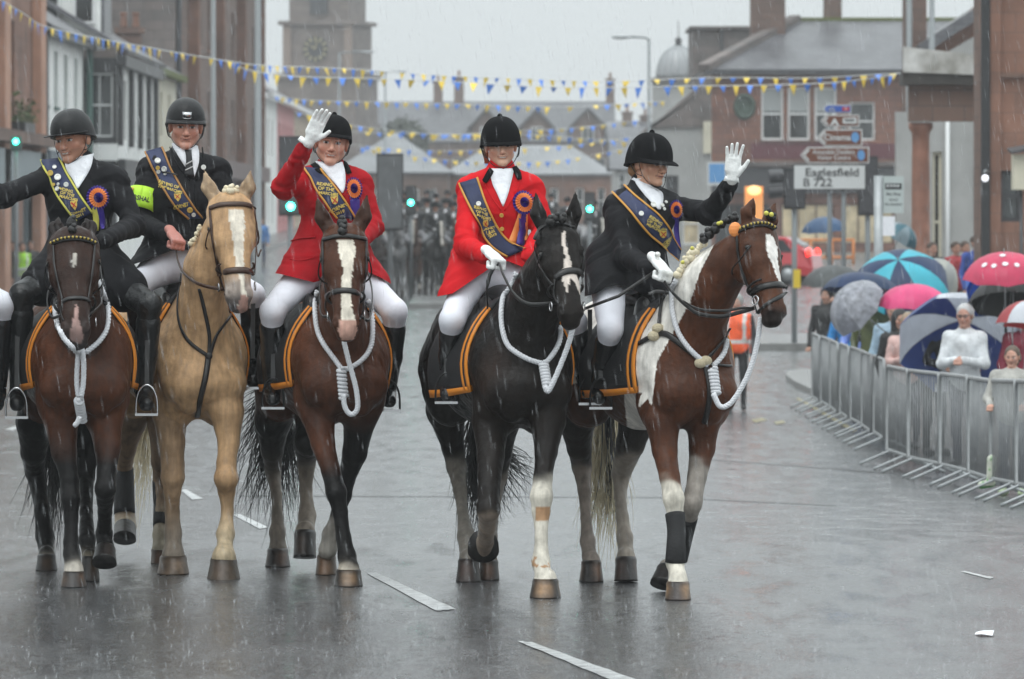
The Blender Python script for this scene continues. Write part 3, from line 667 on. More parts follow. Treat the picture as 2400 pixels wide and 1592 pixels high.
# ---------------------------------------------------------------- people
M_skin = mat('skin', (.6, .35, .25), rough=.45, attr=True, bump=.05)
M_dkred = mat('wet_dark_red_wool', (.36, .008, .014), rough=.75, spec=.12, noise=.22, nscale=6, bump=.4, bscale=12)
M_red = mat('red_wool', (.60, .014, .020), rough=.8, spec=.1, noise=.18, nscale=5, bump=.35, bscale=11)
M_blk = mat('black_wool', (.010, .010, .012), rough=.75, spec=.2, noise=.35, nscale=5, bump=.4, bscale=11)
M_breech = mat('white_breeches', (.78, .79, .86), rough=.65, noise=.10, nscale=6, bump=.25, bscale=9)
M_white = mat('white_cotton', (.8, .81, .85), rough=.75, noise=.06, nscale=30, bump=.35, bscale=30)
M_boot = mat('black_boot', (.010, .010, .011), rough=.25, bump=.15, bscale=18)
M_velvet = mat('black_velvet', (.008, .008, .009), rough=.9, spec=.12)
M_shell = mat('black_shell', (.010, .010, .011), rough=.45, spec=.3, bump=.1, bscale=60)
M_navy = mat('navy_sash', (.018, .028, .085), rough=.6, noise=.2, nscale=9, bump=.2, bscale=20)
M_gold = mat('gold_braid', (.62, .30, .05), rough=.55)
M_yel = mat('yellow_braid', (.62, .58, .10), rough=.55)
M_thread = mat('gold_thread', (.66, .50, .10), rough=.5)
M_redth = mat('red_thread', (.5, .03, .02), rough=.6)
M_rorange = mat('orange_ribbon', (.85, .30, .08), rough=.5)
M_purple = mat('purple_ribbon', (.045, .025, .25), rough=.5)
M_glove = mat('white_glove', (.82, .83, .82), rough=.7, noise=.1, nscale=40, bump=.3, bscale=45)
M_lime = mat('lime_armband', (.50, .85, .05), rough=.6, emit=0)
M_nylon = mat('wet_nylon', (.010, .011, .012), rough=.38, noise=.3, nscale=6, bump=.9, bscale=16)

def Rot(yaw, pitch, roll): return np.array(Matrix.Rotation(math.radians(yaw), 3, 'Z') @ Matrix.Rotation(math.radians(pitch), 3, 'X') @ Matrix.Rotation(math.radians(roll), 3, 'Y'))
def head_sdf(smile=0, wide=1.0):
    S = SDF(); w = wide
    S.el((0, .012, .03), (.076 * w, .096, .088), .02); S.el((0, -.022, -.03), (.064 * w, .07, .078), .02)
    for s in (-1, 1):
        S.tc((s * .05 * w, .0, -.055), (s * .012, -.066, -.094), .022, .02, .02)
        S.el((s * .04 * w, -.062, -.022), (.026, .022, .024), .02)
        S.el((s * .080 * w, .012, -.008), (.012, .022, .033), .008)
    S.tc((-.036, -.077, .022), (.036, -.077, .022), .012, .012, .014)
    for s in (-1, 1): S.el((s * .031, -.094, .002), (.017, .013, .010), .01, sub=True); S.el((s * .031, -.077, .001), (.013, .011, .010), .004)
    S.tc((0, -.088, .01), (0, -.112, -.03), .009, .0125, .01); 
    for s in (-1, 1): S.el((s * .013, -.1, -.036), (.009, .01, .008), .006)
    S.tc((-.02, -.086, -.056 + smile * .006), (0, -.096, -.057), .006, .009, .008); S.tc((.02, -.086, -.056 + smile * .006), (0, -.096, -.057), .006, .009, .008)
    S.tc((-.018, -.086, -.068 + smile * .004), (.018, -.086, -.068 + smile * .004), .007, .007, .008)
    for s in (-1, 1): S.tc((0, -.1, -.062), (s * .026, -.094, -.057), .003, .002, .004, sub=True)
    S.el((0, -.082, -.096), (.022, .018, .018), .014)
    return S
def head_cols(V, skin, hair, stubble=0, lips=(.42, .12, .1), teeth=0, brow=None):
    x, y, z = V.T; C = np.tile(np.array(skin, float), (len(V), 1)); 
    def put(m, c, w=1): C[m] = C[m] * (1 - w) + np.asarray(c) * w
    rd = np.exp(-(((np.abs(x) - .045) / .022) ** 2 + ((z + .025) / .022) ** 2)) * (y < -.02) ; C[:] = lerpc3(C, (.62, .22, .17), rd * .28)
    nd = np.exp(-((x / .014) ** 2 + ((z + .03) / .015) ** 2)) * (y < -.09); C[:] = lerpc3(C, (.62, .25, .2), nd * .25)
    if stubble: put((z < -.045) & (y < .01), np.array(skin) * .5, stubble)
    front = y < -.06
    put(front & (((np.abs(x) - .031) / .015) ** 2 + ((z - .001) / .0065) ** 2 < 1), (.55, .5, .48)); put(front & (((np.abs(x) - .031) / .007) ** 2 + ((z - .001) / .0065) ** 2 < 1), (.03, .025, .02))
    put(front & (np.abs(z - .009) < .0025) & (np.abs(np.abs(x) - .031) < .016), (.08, .04, .03), .8)
    put(front & (np.abs(z - .024) < .0045) & (np.abs(np.abs(x) - .032) < .018), brow or hair, .5)
    zc = -.062 + 7 * x * x; lp = np.array(skin) * .55 + np.array([.30, .07, .06]) * .6
    put(front & (np.abs(z - zc) < .0075) & (np.abs(x) < .027), lp, .7)
    put(front & (np.abs(z - zc) < .0022) & (np.abs(x) < .029), (.10, .03, .03), .7)
    if teeth: put(front & (np.abs(z - zc + .0005) < .0034) & (np.abs(x) < .018), (.62, .57, .52))
    fx = .019 + .30 * (-.036 - z); put((y < -.05) & (z < -.036) & (z > -.066) & (np.abs(np.abs(x) - fx) < .0025), np.array(skin) * .55, .55)  # smile folds beside the mouth: crease shade put into the skin colour
    return C
def hand_sdf(pose, side=1):
    """local frame: fingers +z, palm faces -y, thumb towards side*x; metres"""
    S = SDF(); S.tc((0, 0, -.03), (0, 0, -.075), .028, .03, .02, side=(0, 1, 0), sq=.75)
    S.tc((-.026, 0, -.02), (-.026, 0, .03), .017, .016, .02, side=(0, 1, 0), sq=.8); S.tc((.026, 0, -.02), (.026, 0, .03), .017, .016, .02, side=(0, 1, 0), sq=.8); S.tc((0, 0, -.03), (0, 0, .03), .022, .02, .02, side=(0, 1, 0), sq=.7)
    X = [side * q for q in (.031, .0105, -.0105, -.031)]; Ln = (.072, .080, .074, .058)
    for i, (x, ln) in enumerate(zip(X, Ln)):
        if pose == 'open':
            sp = (.20, .03, -.05, -.16)[i] * side; d = np.array([math.sin(sp), -.12, math.cos(sp)]); b = np.array([x, 0, .036]); m = b + d * ln * .5; e = m + (d + np.array([0, -.15, 0])) * ln * .5
            S.tc(b, m, .0102, .0092, .006); S.tc(m, e, .0092, .0078, .003)
        elif pose == 'shut':       # fingers together, slightly bent
            sp = (.02, 0, -.03, -.06)[i] * side; d = np.array([math.sin(sp), -.18, math.cos(sp)]); b = np.array([x, 0, .036]); m = b + d * ln * .5; e = m + (d + np.array([0, -.3, 0])) * ln * .48
            S.tc(b, m, .0105, .0098, .005); S.tc(m, e, .0098, .0085, .003)
        else:                      # fist closed on the reins
            b = np.array([x, 0, .034]); m = b + np.array([0, -.030, .016]); e = m + np.array([0, -.014, -.032]); f = e + np.array([0, .018, -.014])
            S.tc(b, m, .0115, .0108, .005); S.tc(m, e, .0108, .0098, .003); S.tc(e, f, .0098, .009, .003)
    if pose == 'open': S.tc((side * .028, -.004, -.045), (side * .058, -.012, -.005), .014, .0115, .012); S.tc((side * .058, -.012, -.005), (side * .076, -.018, .028), .0115, .0095, .004)
    elif pose == 'shut': S.tc((side * .028, -.004, -.045), (side * .054, -.014, -.012), .014, .0115, .012); S.tc((side * .054, -.014, -.012), (side * .070, -.02, .02), .0115, .0095, .004)
    else: S.tc((side * .028, -.008, -.04), (side * .036, -.034, -.008), .014, .0115, .01); S.tc((side * .036, -.034, -.008), (side * .012, -.05, .012), .0115, .0095, .004)
    return S
def hand(parent, c, fing, palm, pose, side, m, name='glove', sc=1.0, skin=None, vox=.0036):
    V, F = hand_sdf(pose, side).mesh(vox); z = np.asarray(fing, float); z /= np.linalg.norm(z); y = -np.asarray(palm, float); y = y - z * y.dot(z); y /= np.linalg.norm(y); x = np.cross(y, z)
    V = c + sc * (V[:, :1] * x + V[:, 1:2] * y + V[:, 2:] * z)
    return mkobj(name, V, F, m, parent, cols=np.tile(skin, (len(V), 1)) if skin is not None else None)
def helmet(parent, c, R, kind, m, sc=1.0, peak=.045, drop=0):
    X = lambda x, y, z: c + R @ (np.array([x, y, z]) * sc)
    mb = MB(); n = 40; rows = 12; G = []
    for i in range(rows + 1):
        s = i / rows; row = []
        for j in range(n + 1):
            t = 2 * math.pi * j / n; cx, sy = math.sin(t), -math.cos(t)    # t=0 front
            zr = .022 - .045 * (.5 - .5 * math.cos(t)) ** 1.2 - drop * .02 * (.5 + .5 * math.cos(t))
            a = s * math.pi / 2; rr = math.cos(a) ** .85; z = zr + (.152 - zr) * math.sin(a) ** .9
            row.append(X(.106 * rr * cx, .012 + .128 * rr * sy, z))
        G.append(row)
    mb.grid(G); 
    # inner lining and rim
    G2 = [[X(.106 * math.sin(2 * math.pi * j / n) * q, .012 - .128 * math.cos(2 * math.pi * j / n) * q, .022 - .045 * (.5 - .5 * math.cos(2 * math.pi * j / n)) ** 1.2 - drop * .02 * (.5 + .5 * math.cos(2 * math.pi * j / n)) + dz) for j in range(n + 1)] for q, dz in ((1.0, 0), (1.03, .001), (1.03, -.008), (.97, -.009), (.86, .01))]
    mb.grid(G2[::-1])
    o = mb.build('helmet', m, parent, True)
    pk = MB(); G = []; N = []
    for i in range(5):
        s = i / 4; row = []
        for j in range(21):
            t = math.radians(-78 + 156 * j / 20); e = math.cos(t * 90 / 78) ** .7 * peak * s + .002
            row.append(X((.106 + e) * math.sin(t), .012 - (.128 + e) * math.cos(t), .020 - drop * .02 * (.5 + .5 * math.cos(t)) - .012 * s * s * (1 if kind != 'jockey' else -.2) - .005 * abs(math.sin(t)) * s + .006 * (1 - math.cos(t))))
        G.append(row)
    pk.slab(np.array(G), R @ np.array([0, 0, 1.]), .006); pk.build('peak', m, o, True)
    if kind == 'velvet': MB().ell(X(0, .012, .152), .014 * sc, 12, 6).build('button', m, o, True)
    if kind == 'modern':
        b = MB(); pts = lambda s: [X(s * .034, -.062, .118), X(s * .027, -.096, .083), X(s * .020, -.114, .052)]
        for s in (-1, 1): b.tube(dens(pts(s), 8), .0022, 6)
        b.tube(dens([X(-.02, -.114, .052), X(0, -.119, .05), X(.02, -.114, .052)], 6), .0025, 6)
        g = [[X(s * (.022 + .003 * k), -.110 - .007 * (1 - abs(s)) + .011 * k - .003, .062 + .022 * k) for s in (-1, -.33, .33, 1)] for k in (0, 1)]
        b.slab(np.array(g), R @ np.array([0, -1., .3]), -.004); b.build('badge', M_steel, o, True)
    st = MB()
    for s in (-1, 1):
        st.tube(dens([X(s * .096, -.02, .005), X(s * .082, -.035, -.05), X(s * .05, -.062, -.095), X(0, -.085, -.118)], 14), .0055, 6, flat=.4)
        st.tube(dens([X(s * .1, .04, -.005), X(s * .09, .0, -.05), X(s * .08, -.035, -.06)], 8), .005, 6, flat=.4)
    st.build('chin_strap', M_leather if kind != 'velvet' else M_leather, o, True)
    return o
def rosette(parent, b, u, v, r, D, tails, c1, c2, c3, scx=1.0):
    p, n, ok = hit(b, u, v, .014, D); n = np.array([n[0] * .6, n[1], n[2] * .6]); n /= np.linalg.norm(n)
    up = np.array([0, 0, 1.]); x = np.cross(up, n); x /= np.linalg.norm(x); x = -x if x[0] < 0 else x; y = np.cross(n, x); y = y if y[2] > 0 else -y
    R = px(r, D); o = None
    for k, (ra, rb, m, lift) in enumerate(((.62, 1.0, c1, 0), (.32, .80, c2, .007), (0, .42, c3, .014))):
        mb = MB(); K = 44; V = []; F = []
        for ring in range(3):
            rr = R * (ra + (rb - ra) * ring / 2)
            for j in range(K):
                a = 2 * math.pi * j / K; w = (.010 if j % 2 else 0) * (1 if ring else .3); q = rr * (1 + .05 * (j % 2) * ring)
                V.append(p + n * (lift + w - .004 * ring) + scx * q * math.cos(a) * x + q * math.sin(a) * y)
        F = [(i * K + j, i * K + (j + 1) % K, (i + 1) * K + (j + 1) % K, (i + 1) * K + j) for i in range(2) for j in range(K)] + [tuple(range(K))]
        mb.add(V, F); 
        if o is None: o = mb.build('rosette', m, parent)
        else: mb.build('pleats', m, o)
    for (L, Rr, m) in tails:
        mb = MB(); sheet(mb, b, L, Rr, 12, 3, .012, .002, D); mb.build('ribbon', m, o, True)
    return o
def limbs(S, pts, k=.03, t=0, side=None, sq=1):
    for (a, ra), (b_, rb) in zip(pts[:-1], pts[1:]): S.tc(a, b_, ra, rb, k, t, side, sq)
def wrinkle(V, F, amp, s, seed):
    n = np.zeros_like(V); a, b_, c = V[F[:, 0]], V[F[:, 1]], V[F[:, 2]]; fn = np.cross(b_ - a, c - a)
    for i in range(F.shape[1]): np.add.at(n, F[:, i], fn)
    n /= np.linalg.norm(n, axis=1)[:, None] + 1e-12
    w = nz3(V * np.array([1, 1, .9]), s, seed); w = np.sign(w) * np.abs(w) ** .7
    return V + n * (amp * w)[:, None]
def folds(V, F, segs, amp):
    n = np.zeros_like(V); a, b_, c = V[F[:, 0]], V[F[:, 1]], V[F[:, 2]]; fn = np.cross(b_ - a, c - a)
    for i in range(F.shape[1]): np.add.at(n, F[:, i], fn)
    n /= np.linalg.norm(n, axis=1)[:, None] + 1e-12; best = np.full(len(V), 9.); add = np.zeros(len(V))
    for k, (p, q) in enumerate(segs):
        d = q - p; L = np.linalg.norm(d); h = np.clip(((V - p) @ d) / L / L, 0, 1); ds = np.linalg.norm(V - p - h[:, None] * d, axis=1); m = ds < best; best[m] = ds[m]
        s_, t_ = frame(d)[1:]; ang = np.arctan2((V - p) @ t_, (V - p) @ s_); ph = h * L * (75 if k < 4 else 45) + 1.6 * np.sin(ang * 1.0 + k) + 1.2 * np.sin(ang * 2 + h * 9)
        w = (np.sin(ph) ** 3 + .5 * np.sin(ph * .53 + 2)) * (.35 + .65 * np.maximum(np.exp(-((h - .97) / .22) ** 2), np.exp(-((h - .02) / .2) ** 2))); add[m] = w[m]
    return V + n * (amp * add)[:, None]
def rider(sp):
    D = sp['D']; q = lambda k: P(*sp[k]) if len(sp[k]) == 3 else P(sp[k][0], sp[k][1], D)
    pel, ch, nk = q('pelvis'), q('chest'), q('neck'); sL, sR, eL, eR, wL, wR = [q(k) for k in ('sL', 'sR', 'eL', 'eR', 'wL', 'wR')]
    kL, kR, aL, aR, tL, tR = [q(k) for k in ('kL', 'kR', 'aL', 'aR', 'tL', 'tR')]
    side = sR - sL; side /= np.linalg.norm(side); W_ = sp.get('w', 1.0)
    root = empty('person', (pel[0], pel[1], pel[2] - .1), label=sp['label'], cat='rider', group=None)
    # body: head, neck, breeches, one continuous mesh
    hc = q('head'); R = Rot(*sp['ang']); 
    hV, hF = head_sdf(sp.get('smile', .5))  .mesh(.0034); hC = head_cols(hV, sp['skin'], sp['hair'], sp.get('stubble', 0), teeth=sp.get('teeth', 0)); hV = hc + (R @ (hV * sp.get('hs', 1.0)).T).T
    S = SDF(); S.tc(hc + R @ np.array([0, .02, -.06]), nk + np.array([0, .01, -.03]), .055, .062, .02, 1); S.tc(nk, ch, .06, .10, .04, 1)
    S.tc(ch, pel, .11, .12, .05, 0, side, 1.2)
    hw = side * .095
    for s, kn in ((-1, kL), (1, kR)):
        S.tc(pel + s * hw, kn, .108 * W_, .068, .05, 0)
        an = aL if s < 0 else aR; S.tc(kn, an, .064, .045, .03, 0)
    for s_, e_, w_ in ((sL, eL, wL), (sR, eR, wR)): S.tc(s_, e_, .045, .04, .02, 1); S.tc(e_, w_, .04, .028, .02, 1)
    V, F = S.mesh(.011); tg = S.tags(V); V = wrinkle(V, F, .0025, 16, 3)
    lowc = sp.get('breech', (.68, .69, .78)); C = np.where((tg == 1)[:, None], np.array(sp['skin']), np.array(lowc)); 
    body = mkobj('body', np.vstack([V, hV]), np.vstack([F, hF + len(V)]), None, root, cols=np.vstack([C, hC]), mats=[M_skin, sp.get('bm', M_breech)], fmat=np.r_[(tg[F[:, 0]] == 0).astype(int), np.zeros(len(hF), int)])
    # jacket
    J = SDF(); wa = pel * .45 + ch * .55 - np.array([0, 0, .04])
    J.tc(pel + np.array([0, 0, -.02]), wa, .150, .122 * W_, .06, 0, side, 1.25); J.tc(wa, ch, .128 * W_, .142 * W_, .06, 0, side, 1.28); J.tc(ch, nk - np.array([0, 0, .05]), .135, .085, .06, 0, side, 1.2)
    J.tc(sL - np.array([0, 0, .01]), sR - np.array([0, 0, .01]), .062, .062, .06); J.tc(sL * .6 + nk * .4 + np.array([0, 0, -.01]), sR * .6 + nk * .4 + np.array([0, 0, -.01]), .06, .06, .04)
    J.tc(nk + np.array([0, .02, -.03]), nk + np.array([0, .015, .012]), .078, .07, .02)
    for s_, e_, w_ in ((sL, eL, wL), (sR, eR, wR)): J.tc(s_ - np.array([0, 0, .012]), e_, .068, .06, .05); J.tc(e_, w_, .062, .046, .03)
    for s, kn, f in ((-1, kL, sp.get('skL', .38)), (1, kR, sp.get('skR', .38))):
        hip = pel + s * hw; e = hip * (1 - f) + kn * f; J.tc(pel + s * hw * .9 + np.array([0, 0, .08]), e + np.array([0, 0, -.0]), .13, .132, .06, 0)
    V, F = J.mesh(.0095); V = wrinkle(V, F, .0045, 13, 5); V = folds(V, F, [(sL, eL), (eL, wL), (sR, eR), (eR, wR), (ch, pel)], sp.get('fold', .006))
    if 'hem' in sp:
        hx, hy = zip(*sp['hem']); u_, v_ = proj(V); lim = np.interp(u_, hx, hy); bel = v_ > lim; zc = CAMZ + (HY - lim) / FPX * V[:, 1]; keep = ~bel[F].all(1); V[bel, 2] = zc[bel]; F = F[keep]; use = np.unique(F); mp_ = np.zeros(len(V), int); mp_[use] = np.arange(len(use)); V = V[use]; F = mp_[F]
    jk = mkobj('jacket', V, F, sp['jm'], root)
    b = bvh_of(np.vstack([V]), F)
    # boots
    for s, kn, an, to in ((-1, kL, aL, tL), (1, kR, aR, tR)):
        B = SDF(); t0 = sp.get('boot0', .20); bt = kn * (1 - t0) + an * t0; B.tc(bt, kn * .45 + an * .55, .070, .062, .02); B.tc(kn * .45 + an * .55, an, .062, .044, .02)
        B.tc(an, to, .046, .040, .02); B.tc(an + np.array([0, .03, -.035]), an + np.array([0, .02, -.05]), .032, .03, .02)
        V2, F2 = B.mesh(.010); V2 = wrinkle(V2, F2, .002, 20, 7); z0 = min(to[2], an[2]) - .036; V2[:, 2] = np.maximum(V2[:, 2], z0)
        bo = mkobj('boot', V2, F2, sp.get('bootm', M_boot), root)
    return dict(root=root, b=b, hc=hc, R=R, jacket=jk, side=side, body=body, D=D)
def sash(r, Lp, Rp, trim, words, D, nr=20, emb=None, off=.012):
    mb = MB(); sheet(mb, r['b'], Lp, Rp, nr, 6, off, .004, D, 2); o = mb.build('sash', M_navy, r['root'], True)
    t = MB()
    for E in (Lp, Rp): strap(t, r['b'], E, 2.6, nr + 6, off + .002, D, .4)
    t.build('trim', trim, o, True)
    for txt, u, v, h, ang in words: t = MB(); dtext(t, r['b'], txt, u, v, h, ang, off + .006, .025, 1.05, D); t.build('lettering', M_thread, o)
    if emb:
        u, v, s, ang = emb; c, sn = math.cos(ang), math.sin(ang); T = lambda x, y: (u + s * (x * c + y * sn), v + s * (x * sn - y * c))
        sh = [T(*p) for p in [(-.8, .9), (0, .9), (.8, .9), (.8, .3), (.75, -.2), (.45, -.7), (0, -1), (-.45, -.7), (-.75, -.2), (-.8, .3)]]
        m1 = MB(); decal(m1, r['b'], [T(0, 0)] + sh, [(0, i + 1, (i + 1) % 10 + 1) for i in range(10)], off + .006, D); e = m1.build('emblem', M_thread, o)
        m2 = MB()
        for a, b_ in (((-.55, .65), (.5, -.6)), ((.55, .65), (-.5, -.6))):
            p = [T(a[0] - .14, a[1]), T(a[0] + .14, a[1]), T(b_[0] + .14, b_[1]), T(b_[0] - .14, b_[1])]; decal(m2, r['b'], p, [(0, 1, 2, 3)], off + .009, D)
        m2.build('saltire', M_redth, e)
        m3 = MB(); 
        for k in range(5): p = [T(-.6 + k * .3, 1.05), T(-.45 + k * .3, 1.7 - .15 * abs(k - 2)), T(-.3 + k * .3, 1.05)]; decal(m3, r['b'], p, [(0, 1, 2)], off + .007, D)
        m3.build('crown', M_thread, e)
    return o
def pins(r, o, L, D, off=.018):
    for u, v, rr, m in L:
        p, n, ok = hit(r['b'], u, v, off, D); mb = MB(); d, s, t = frame(n)
        a = px(rr, D); ring = [p + a * (math.cos(2 * math.pi * j / 14) * s + math.sin(2 * math.pi * j / 14) * t) for j in range(14)]; mb.prism(ring, n * .005)
        mb.tube([p + n * .006 + a * .7 * (math.cos(2 * math.pi * j / 12) * s + math.sin(2 * math.pi * j / 12) * t) for j in range(13)], a * .16, 5); mb.build('pin_badge', m, o, False)
def stock(r, L, Rr, D, folds=True, m=None):
    mb = MB(); G, N = sheet(mb, r['b'], L, Rr, 12, 5, .012, .004, D, 1); o = mb.build('stock_tie', m or M_white, r['root'], True); return o
def collar(r, r_=.064, h=.05, m=None, name='shirt_collar', back=.01):
    nk = r['nk']; mb = MB(); n = 24; G = []; N = []
    for i in range(4):
        s = i / 3; row = []; nn = []
        for j in range(n + 1):
            t = 2 * math.pi * j / n; rad = r_ * (1.12 - .12 * s) + .002 * math.sin(j * 2.3 + i * 2); d = np.array([math.cos(t), math.sin(t), 0]); row.append(nk + np.array([0, back, -.01 + h * s]) + rad * d); nn.append(d)
        G.append(row); N.append(nn)
    mb.slab(np.array(G), np.array(N), .005); return mb.build(name, m or M_white, r['root'], True)
SK = (.42, .20, .135)
PIN_S = mat('silver_pin', (.75, .75, .72), rough=.35, metal=.3); PIN_G = mat('gold_pin', (.7, .5, .12), rough=.35, metal=.3)

# rider 1: dark bay, head turned to the left, arm stretched out of frame
D1 = 30.9
R1 = dict(label='rider in black waterproofs on the leftmost horse, grinning, left arm stretched out', D=D1, pelvis=(192, 640), chest=(188, 470), neck=(190, 385), head=(170, 326), ang=(-26, 8, -6), hs=1.12,
    sL=(115, 412), eL=(8, 460, 30.7), wL=(-80, 470, 30.6), sR=(272, 418), eR=(312, 528, 30.8), wR=(240, 565, 30.3), kL=(52, 690, 30.6), kR=(350, 715, 30.6), aL=(42, 925, 30.75), aR=(338, 925, 30.75), tL=(40, 948, 30.6), tR=(343, 948, 30.6),
    skin=(.52, .26, .17), hair=(.04, .02, .01), smile=1.2, teeth=1, stubble=.35, jm=M_blk, bm=M_nylon, breech=(.01, .01, .01), bootm=M_nylon, w=1.02, skL=.5, skR=.5)
r1 = rider(R1); r1['nk'] = P(190, 385, D1)
helmet(r1['root'], r1['hc'], r1['R'], 'jockey', M_shell, 1.12, .05, -.9)
o = sash(r1, [(95, 374), (115, 418), (142, 468), (180, 518)], [(138, 370), (161, 414), (191, 464), (216, 498)], M_yel, [('RIDING', 157, 448, 9, .25), ('OF THE', 160, 457, 9, .25), ('MARCHES', 163, 466, 9, .25), ('CORNET', 183, 495, 9, -.35), ('2011', 188, 503, 9, -.35)], D1, emb=(175, 481, 9, -.2))
pins(r1, o, [(121, 406, 7, PIN_G), (136, 418, 8, PIN_S), (129, 395, 5, PIN_S), (156, 433, 6, PIN_S), (139, 445, 6, PIN_S), (129, 434, 4, PIN_G), (142, 432, 4, PIN_S)], D1)
stock(r1, [(152, 382), (158, 402), (172, 424), (181, 443)], [(216, 362), (214, 390), (200, 418), (184, 443)], D1); collar(r1, .066, .055)
rosette(r1['root'], r1['b'], 226, 464, 27, D1, [([(214, 482), (217, 510), (216, 540)], [(224, 484), (230, 510), (229, 542)], M_yel), ([(224, 484), (230, 510), (234, 540)], [(238, 482), (243, 510), (244, 540)], M_purple)], M_purple, M_rorange, M_purple)
# rider 2: marshal on the palomino
D2 = 31.55
R2 = dict(label='rider on the palomino with a lime MARSHAL armband, shirt and striped tie', D=D2, pelvis=(425, 620), chest=(425, 465), neck=(430, 362), head=(435, 296), ang=(6, 6, 2), hs=1.10,
    sL=(350, 392), eL=(322, 520, 31.45), wL=(398, 552, 31.2), sR=(510, 396), eR=(540, 510, 31.5), wR=(505, 560, 31.3), kL=(322, 668, 31.2), kR=(592, 690, 31.3), aL=(335, 900, 31.5), aR=(590, 870, 31.5), tL=(330, 915, 31.3), tR=(592, 892, 31.3),
    skin=(.58, .28, .20), hair=(.2, .12, .07), smile=.6, jm=M_blk, w=1.05, skL=.6, skR=.4, hem=[(200, 625), (270, 628), (300, 624), (350, 608), (400, 588), (450, 586), (560, 600), (640, 640)])
r2 = rider(R2); r2['nk'] = P(430, 362, D2)
helmet(r2['root'], r2['hc'], r2['R'], 'modern', M_shell, 1.08, .018, -1.0)
stock(r2, [(402, 336), (420, 370), (440, 400), (451, 415)], [(464, 342), (466, 378), (460, 400), (454, 415)], D2); collar(r2, .066, .05)
mb = MB(); sheet(mb, r2['b'], [(433, 355), (436, 375), (432, 415)], [(446, 355), (449, 375), (453, 415)], 10, 3, .020, .006, D2); o = mb.build('neck_tie', mat('black_tie', (.01, .01, .012), rough=.5), r2['root'], True)
mb = MB(); 
for a in (0, 1): strap(mb, r2['b'], [(434, 402 - 14 * a), (451, 392 - 14 * a)], 1.4, 6, .024, D2)
mb.build('stripe', mat('grey_stripe', (.5, .5, .5), rough=.6), o, True)
M_brgold = mat('brown_gold_braid', (.40, .19, .05), rough=.55)
o = sash(r2, [(340, 355), (367, 414), (405, 475), (442, 514)], [(379, 344), (405, 403), (436, 460), (472, 512)], M_brgold, [('RIDING OF', 398, 436, 9, .3), ('THE MARCHES', 401, 446, 8, .3), ('CORNET', 424, 482, 8, -.2)], D2, emb=(417, 463, 9, -.1))
pins(r2, o, [(369, 380, 7, PIN_S), (370, 393, 5, PIN_G), (372, 402, 5, PIN_S), (388, 397, 7, PIN_S), (391, 411, 4, PIN_S), (444, 490, 7, PIN_G), (452, 502, 5, PIN_S), (477, 393, 6, PIN_S)], D2)
mb = MB(); strap(mb, r2['b'], [(385, 403), (402, 410), (418, 416)], 2.2, 8, .03, D2); mb.build('feather', M_leather, o, True)
# armband around the upper arm
sp = R2; a0, a1 = P(350, 392, D2), P(322, 520, 31.45); d, s_, t_ = frame(a1 - a0); mb = MB(); G = []; N = []
for f in (.42, .55, .68, .80):
    c = a0 + (a1 - a0) * f; G.append([c + .083 * (math.cos(2 * math.pi * j / 28) * s_ + math.sin(2 * math.pi * j / 28) * t_) for j in range(29)]); N.append([math.cos(2 * math.pi * j / 28) * s_ + math.sin(2 * math.pi * j / 28) * t_ for j in range(29)])
mb.slab(np.array(G), np.array(N), .004); o = mb.build('armband', M_lime, r2['root'], True)
ab = bvh_of(mb.V, [f for f in mb.F]); tm = MB(); dtext(tm, ab, 'MARSHAL', 323, 464, 15, .22, .003, .03, .85, D2); tm.build('lettering', M_leather, o)
pins(dict(b=ab), o, [(312, 444, 5, PIN_G)], D2, .004)
hand(r2['root'], P(412, 558, 31.1), (.40, -.65, -.5), (-.4, .3, -1), 'fist', 1, M_skin, 'hand', 1.12, (.5, .2, .16))
# rider 3: waving, red coat
D3 = 31.05
R3 = dict(label='waving rider in a red coat, gloved hand raised to his hat', D=D3, pelvis=(772, 625), chest=(778, 470), neck=(774, 388), head=(777, 335), ang=(4, 2, 6), hs=1.10,
    sL=(712, 424), eL=(662, 440, 30.85), wL=(712, 352, 30.6), sR=(842, 428), eR=(872, 530, 31.0), wR=(830, 580, 30.6), kL=(638, 730, 30.72), kR=(926, 730, 30.72), aL=(638, 915, 30.95), aR=(908, 925, 30.95), tL=(640, 935, 30.8), tR=(912, 940, 30.8),
    skin=(.60, .31, .22), hair=(.15, .07, .03), smile=.9, stubble=.12, teeth=1, jm=M_dkred, skL=.5, skR=.45, hem=[(600, 636), (640, 640), (660, 643), (700, 653), (735, 662), (775, 652), (805, 640), (850, 632), (895, 652), (940, 680)])
r3 = rider(R3); r3['nk'] = P(774, 388, D3)
helmet(r3['root'], r3['hc'], r3['R'], 'velvet', M_velvet, 1.06, .022, -1.5)
stock(r3, [(741, 382), (765, 410), (788, 436), (800, 453)], [(800, 382), (808, 405), (808, 430), (803, 453)], D3); collar(r3, .064, .05)
for q_ in (0, 1):
    mb = MB()
    if q_: sheet(mb, r3['b'], [(727, 386), (738, 398), (752, 408)], [(742, 378), (750, 392), (764, 408)], 6, 3, .013, .005, D3)
    else: sheet(mb, r3['b'], [(803, 380), (806, 395), (812, 410)], [(812, 386), (820, 398), (824, 408)], 6, 3, .013, .005, D3)
    mb.build('collar', M_velvet, r3['root'], True)
o = sash(r3, [(713, 394), (745, 449), (790, 512)], [(752, 398), (797, 457), (832, 512)], M_gold, [('RIDING', 762, 436, 10, .12), ('OF THE', 766, 446, 10, .12), ('MARCHES', 771, 456, 9, .12), ('CORNET', 791, 487, 10, -.38), ('2019', 796, 496, 10, -.38)], D3, emb=(784, 470, 10, -.15))
rosette(r3['root'], r3['b'], 828, 445, 27, D3, [([(818, 468), (820, 490), (822, 506)], [(842, 468), (842, 490), (840, 506)], M_purple)], M_purple, M_rorange, M_purple, .72)
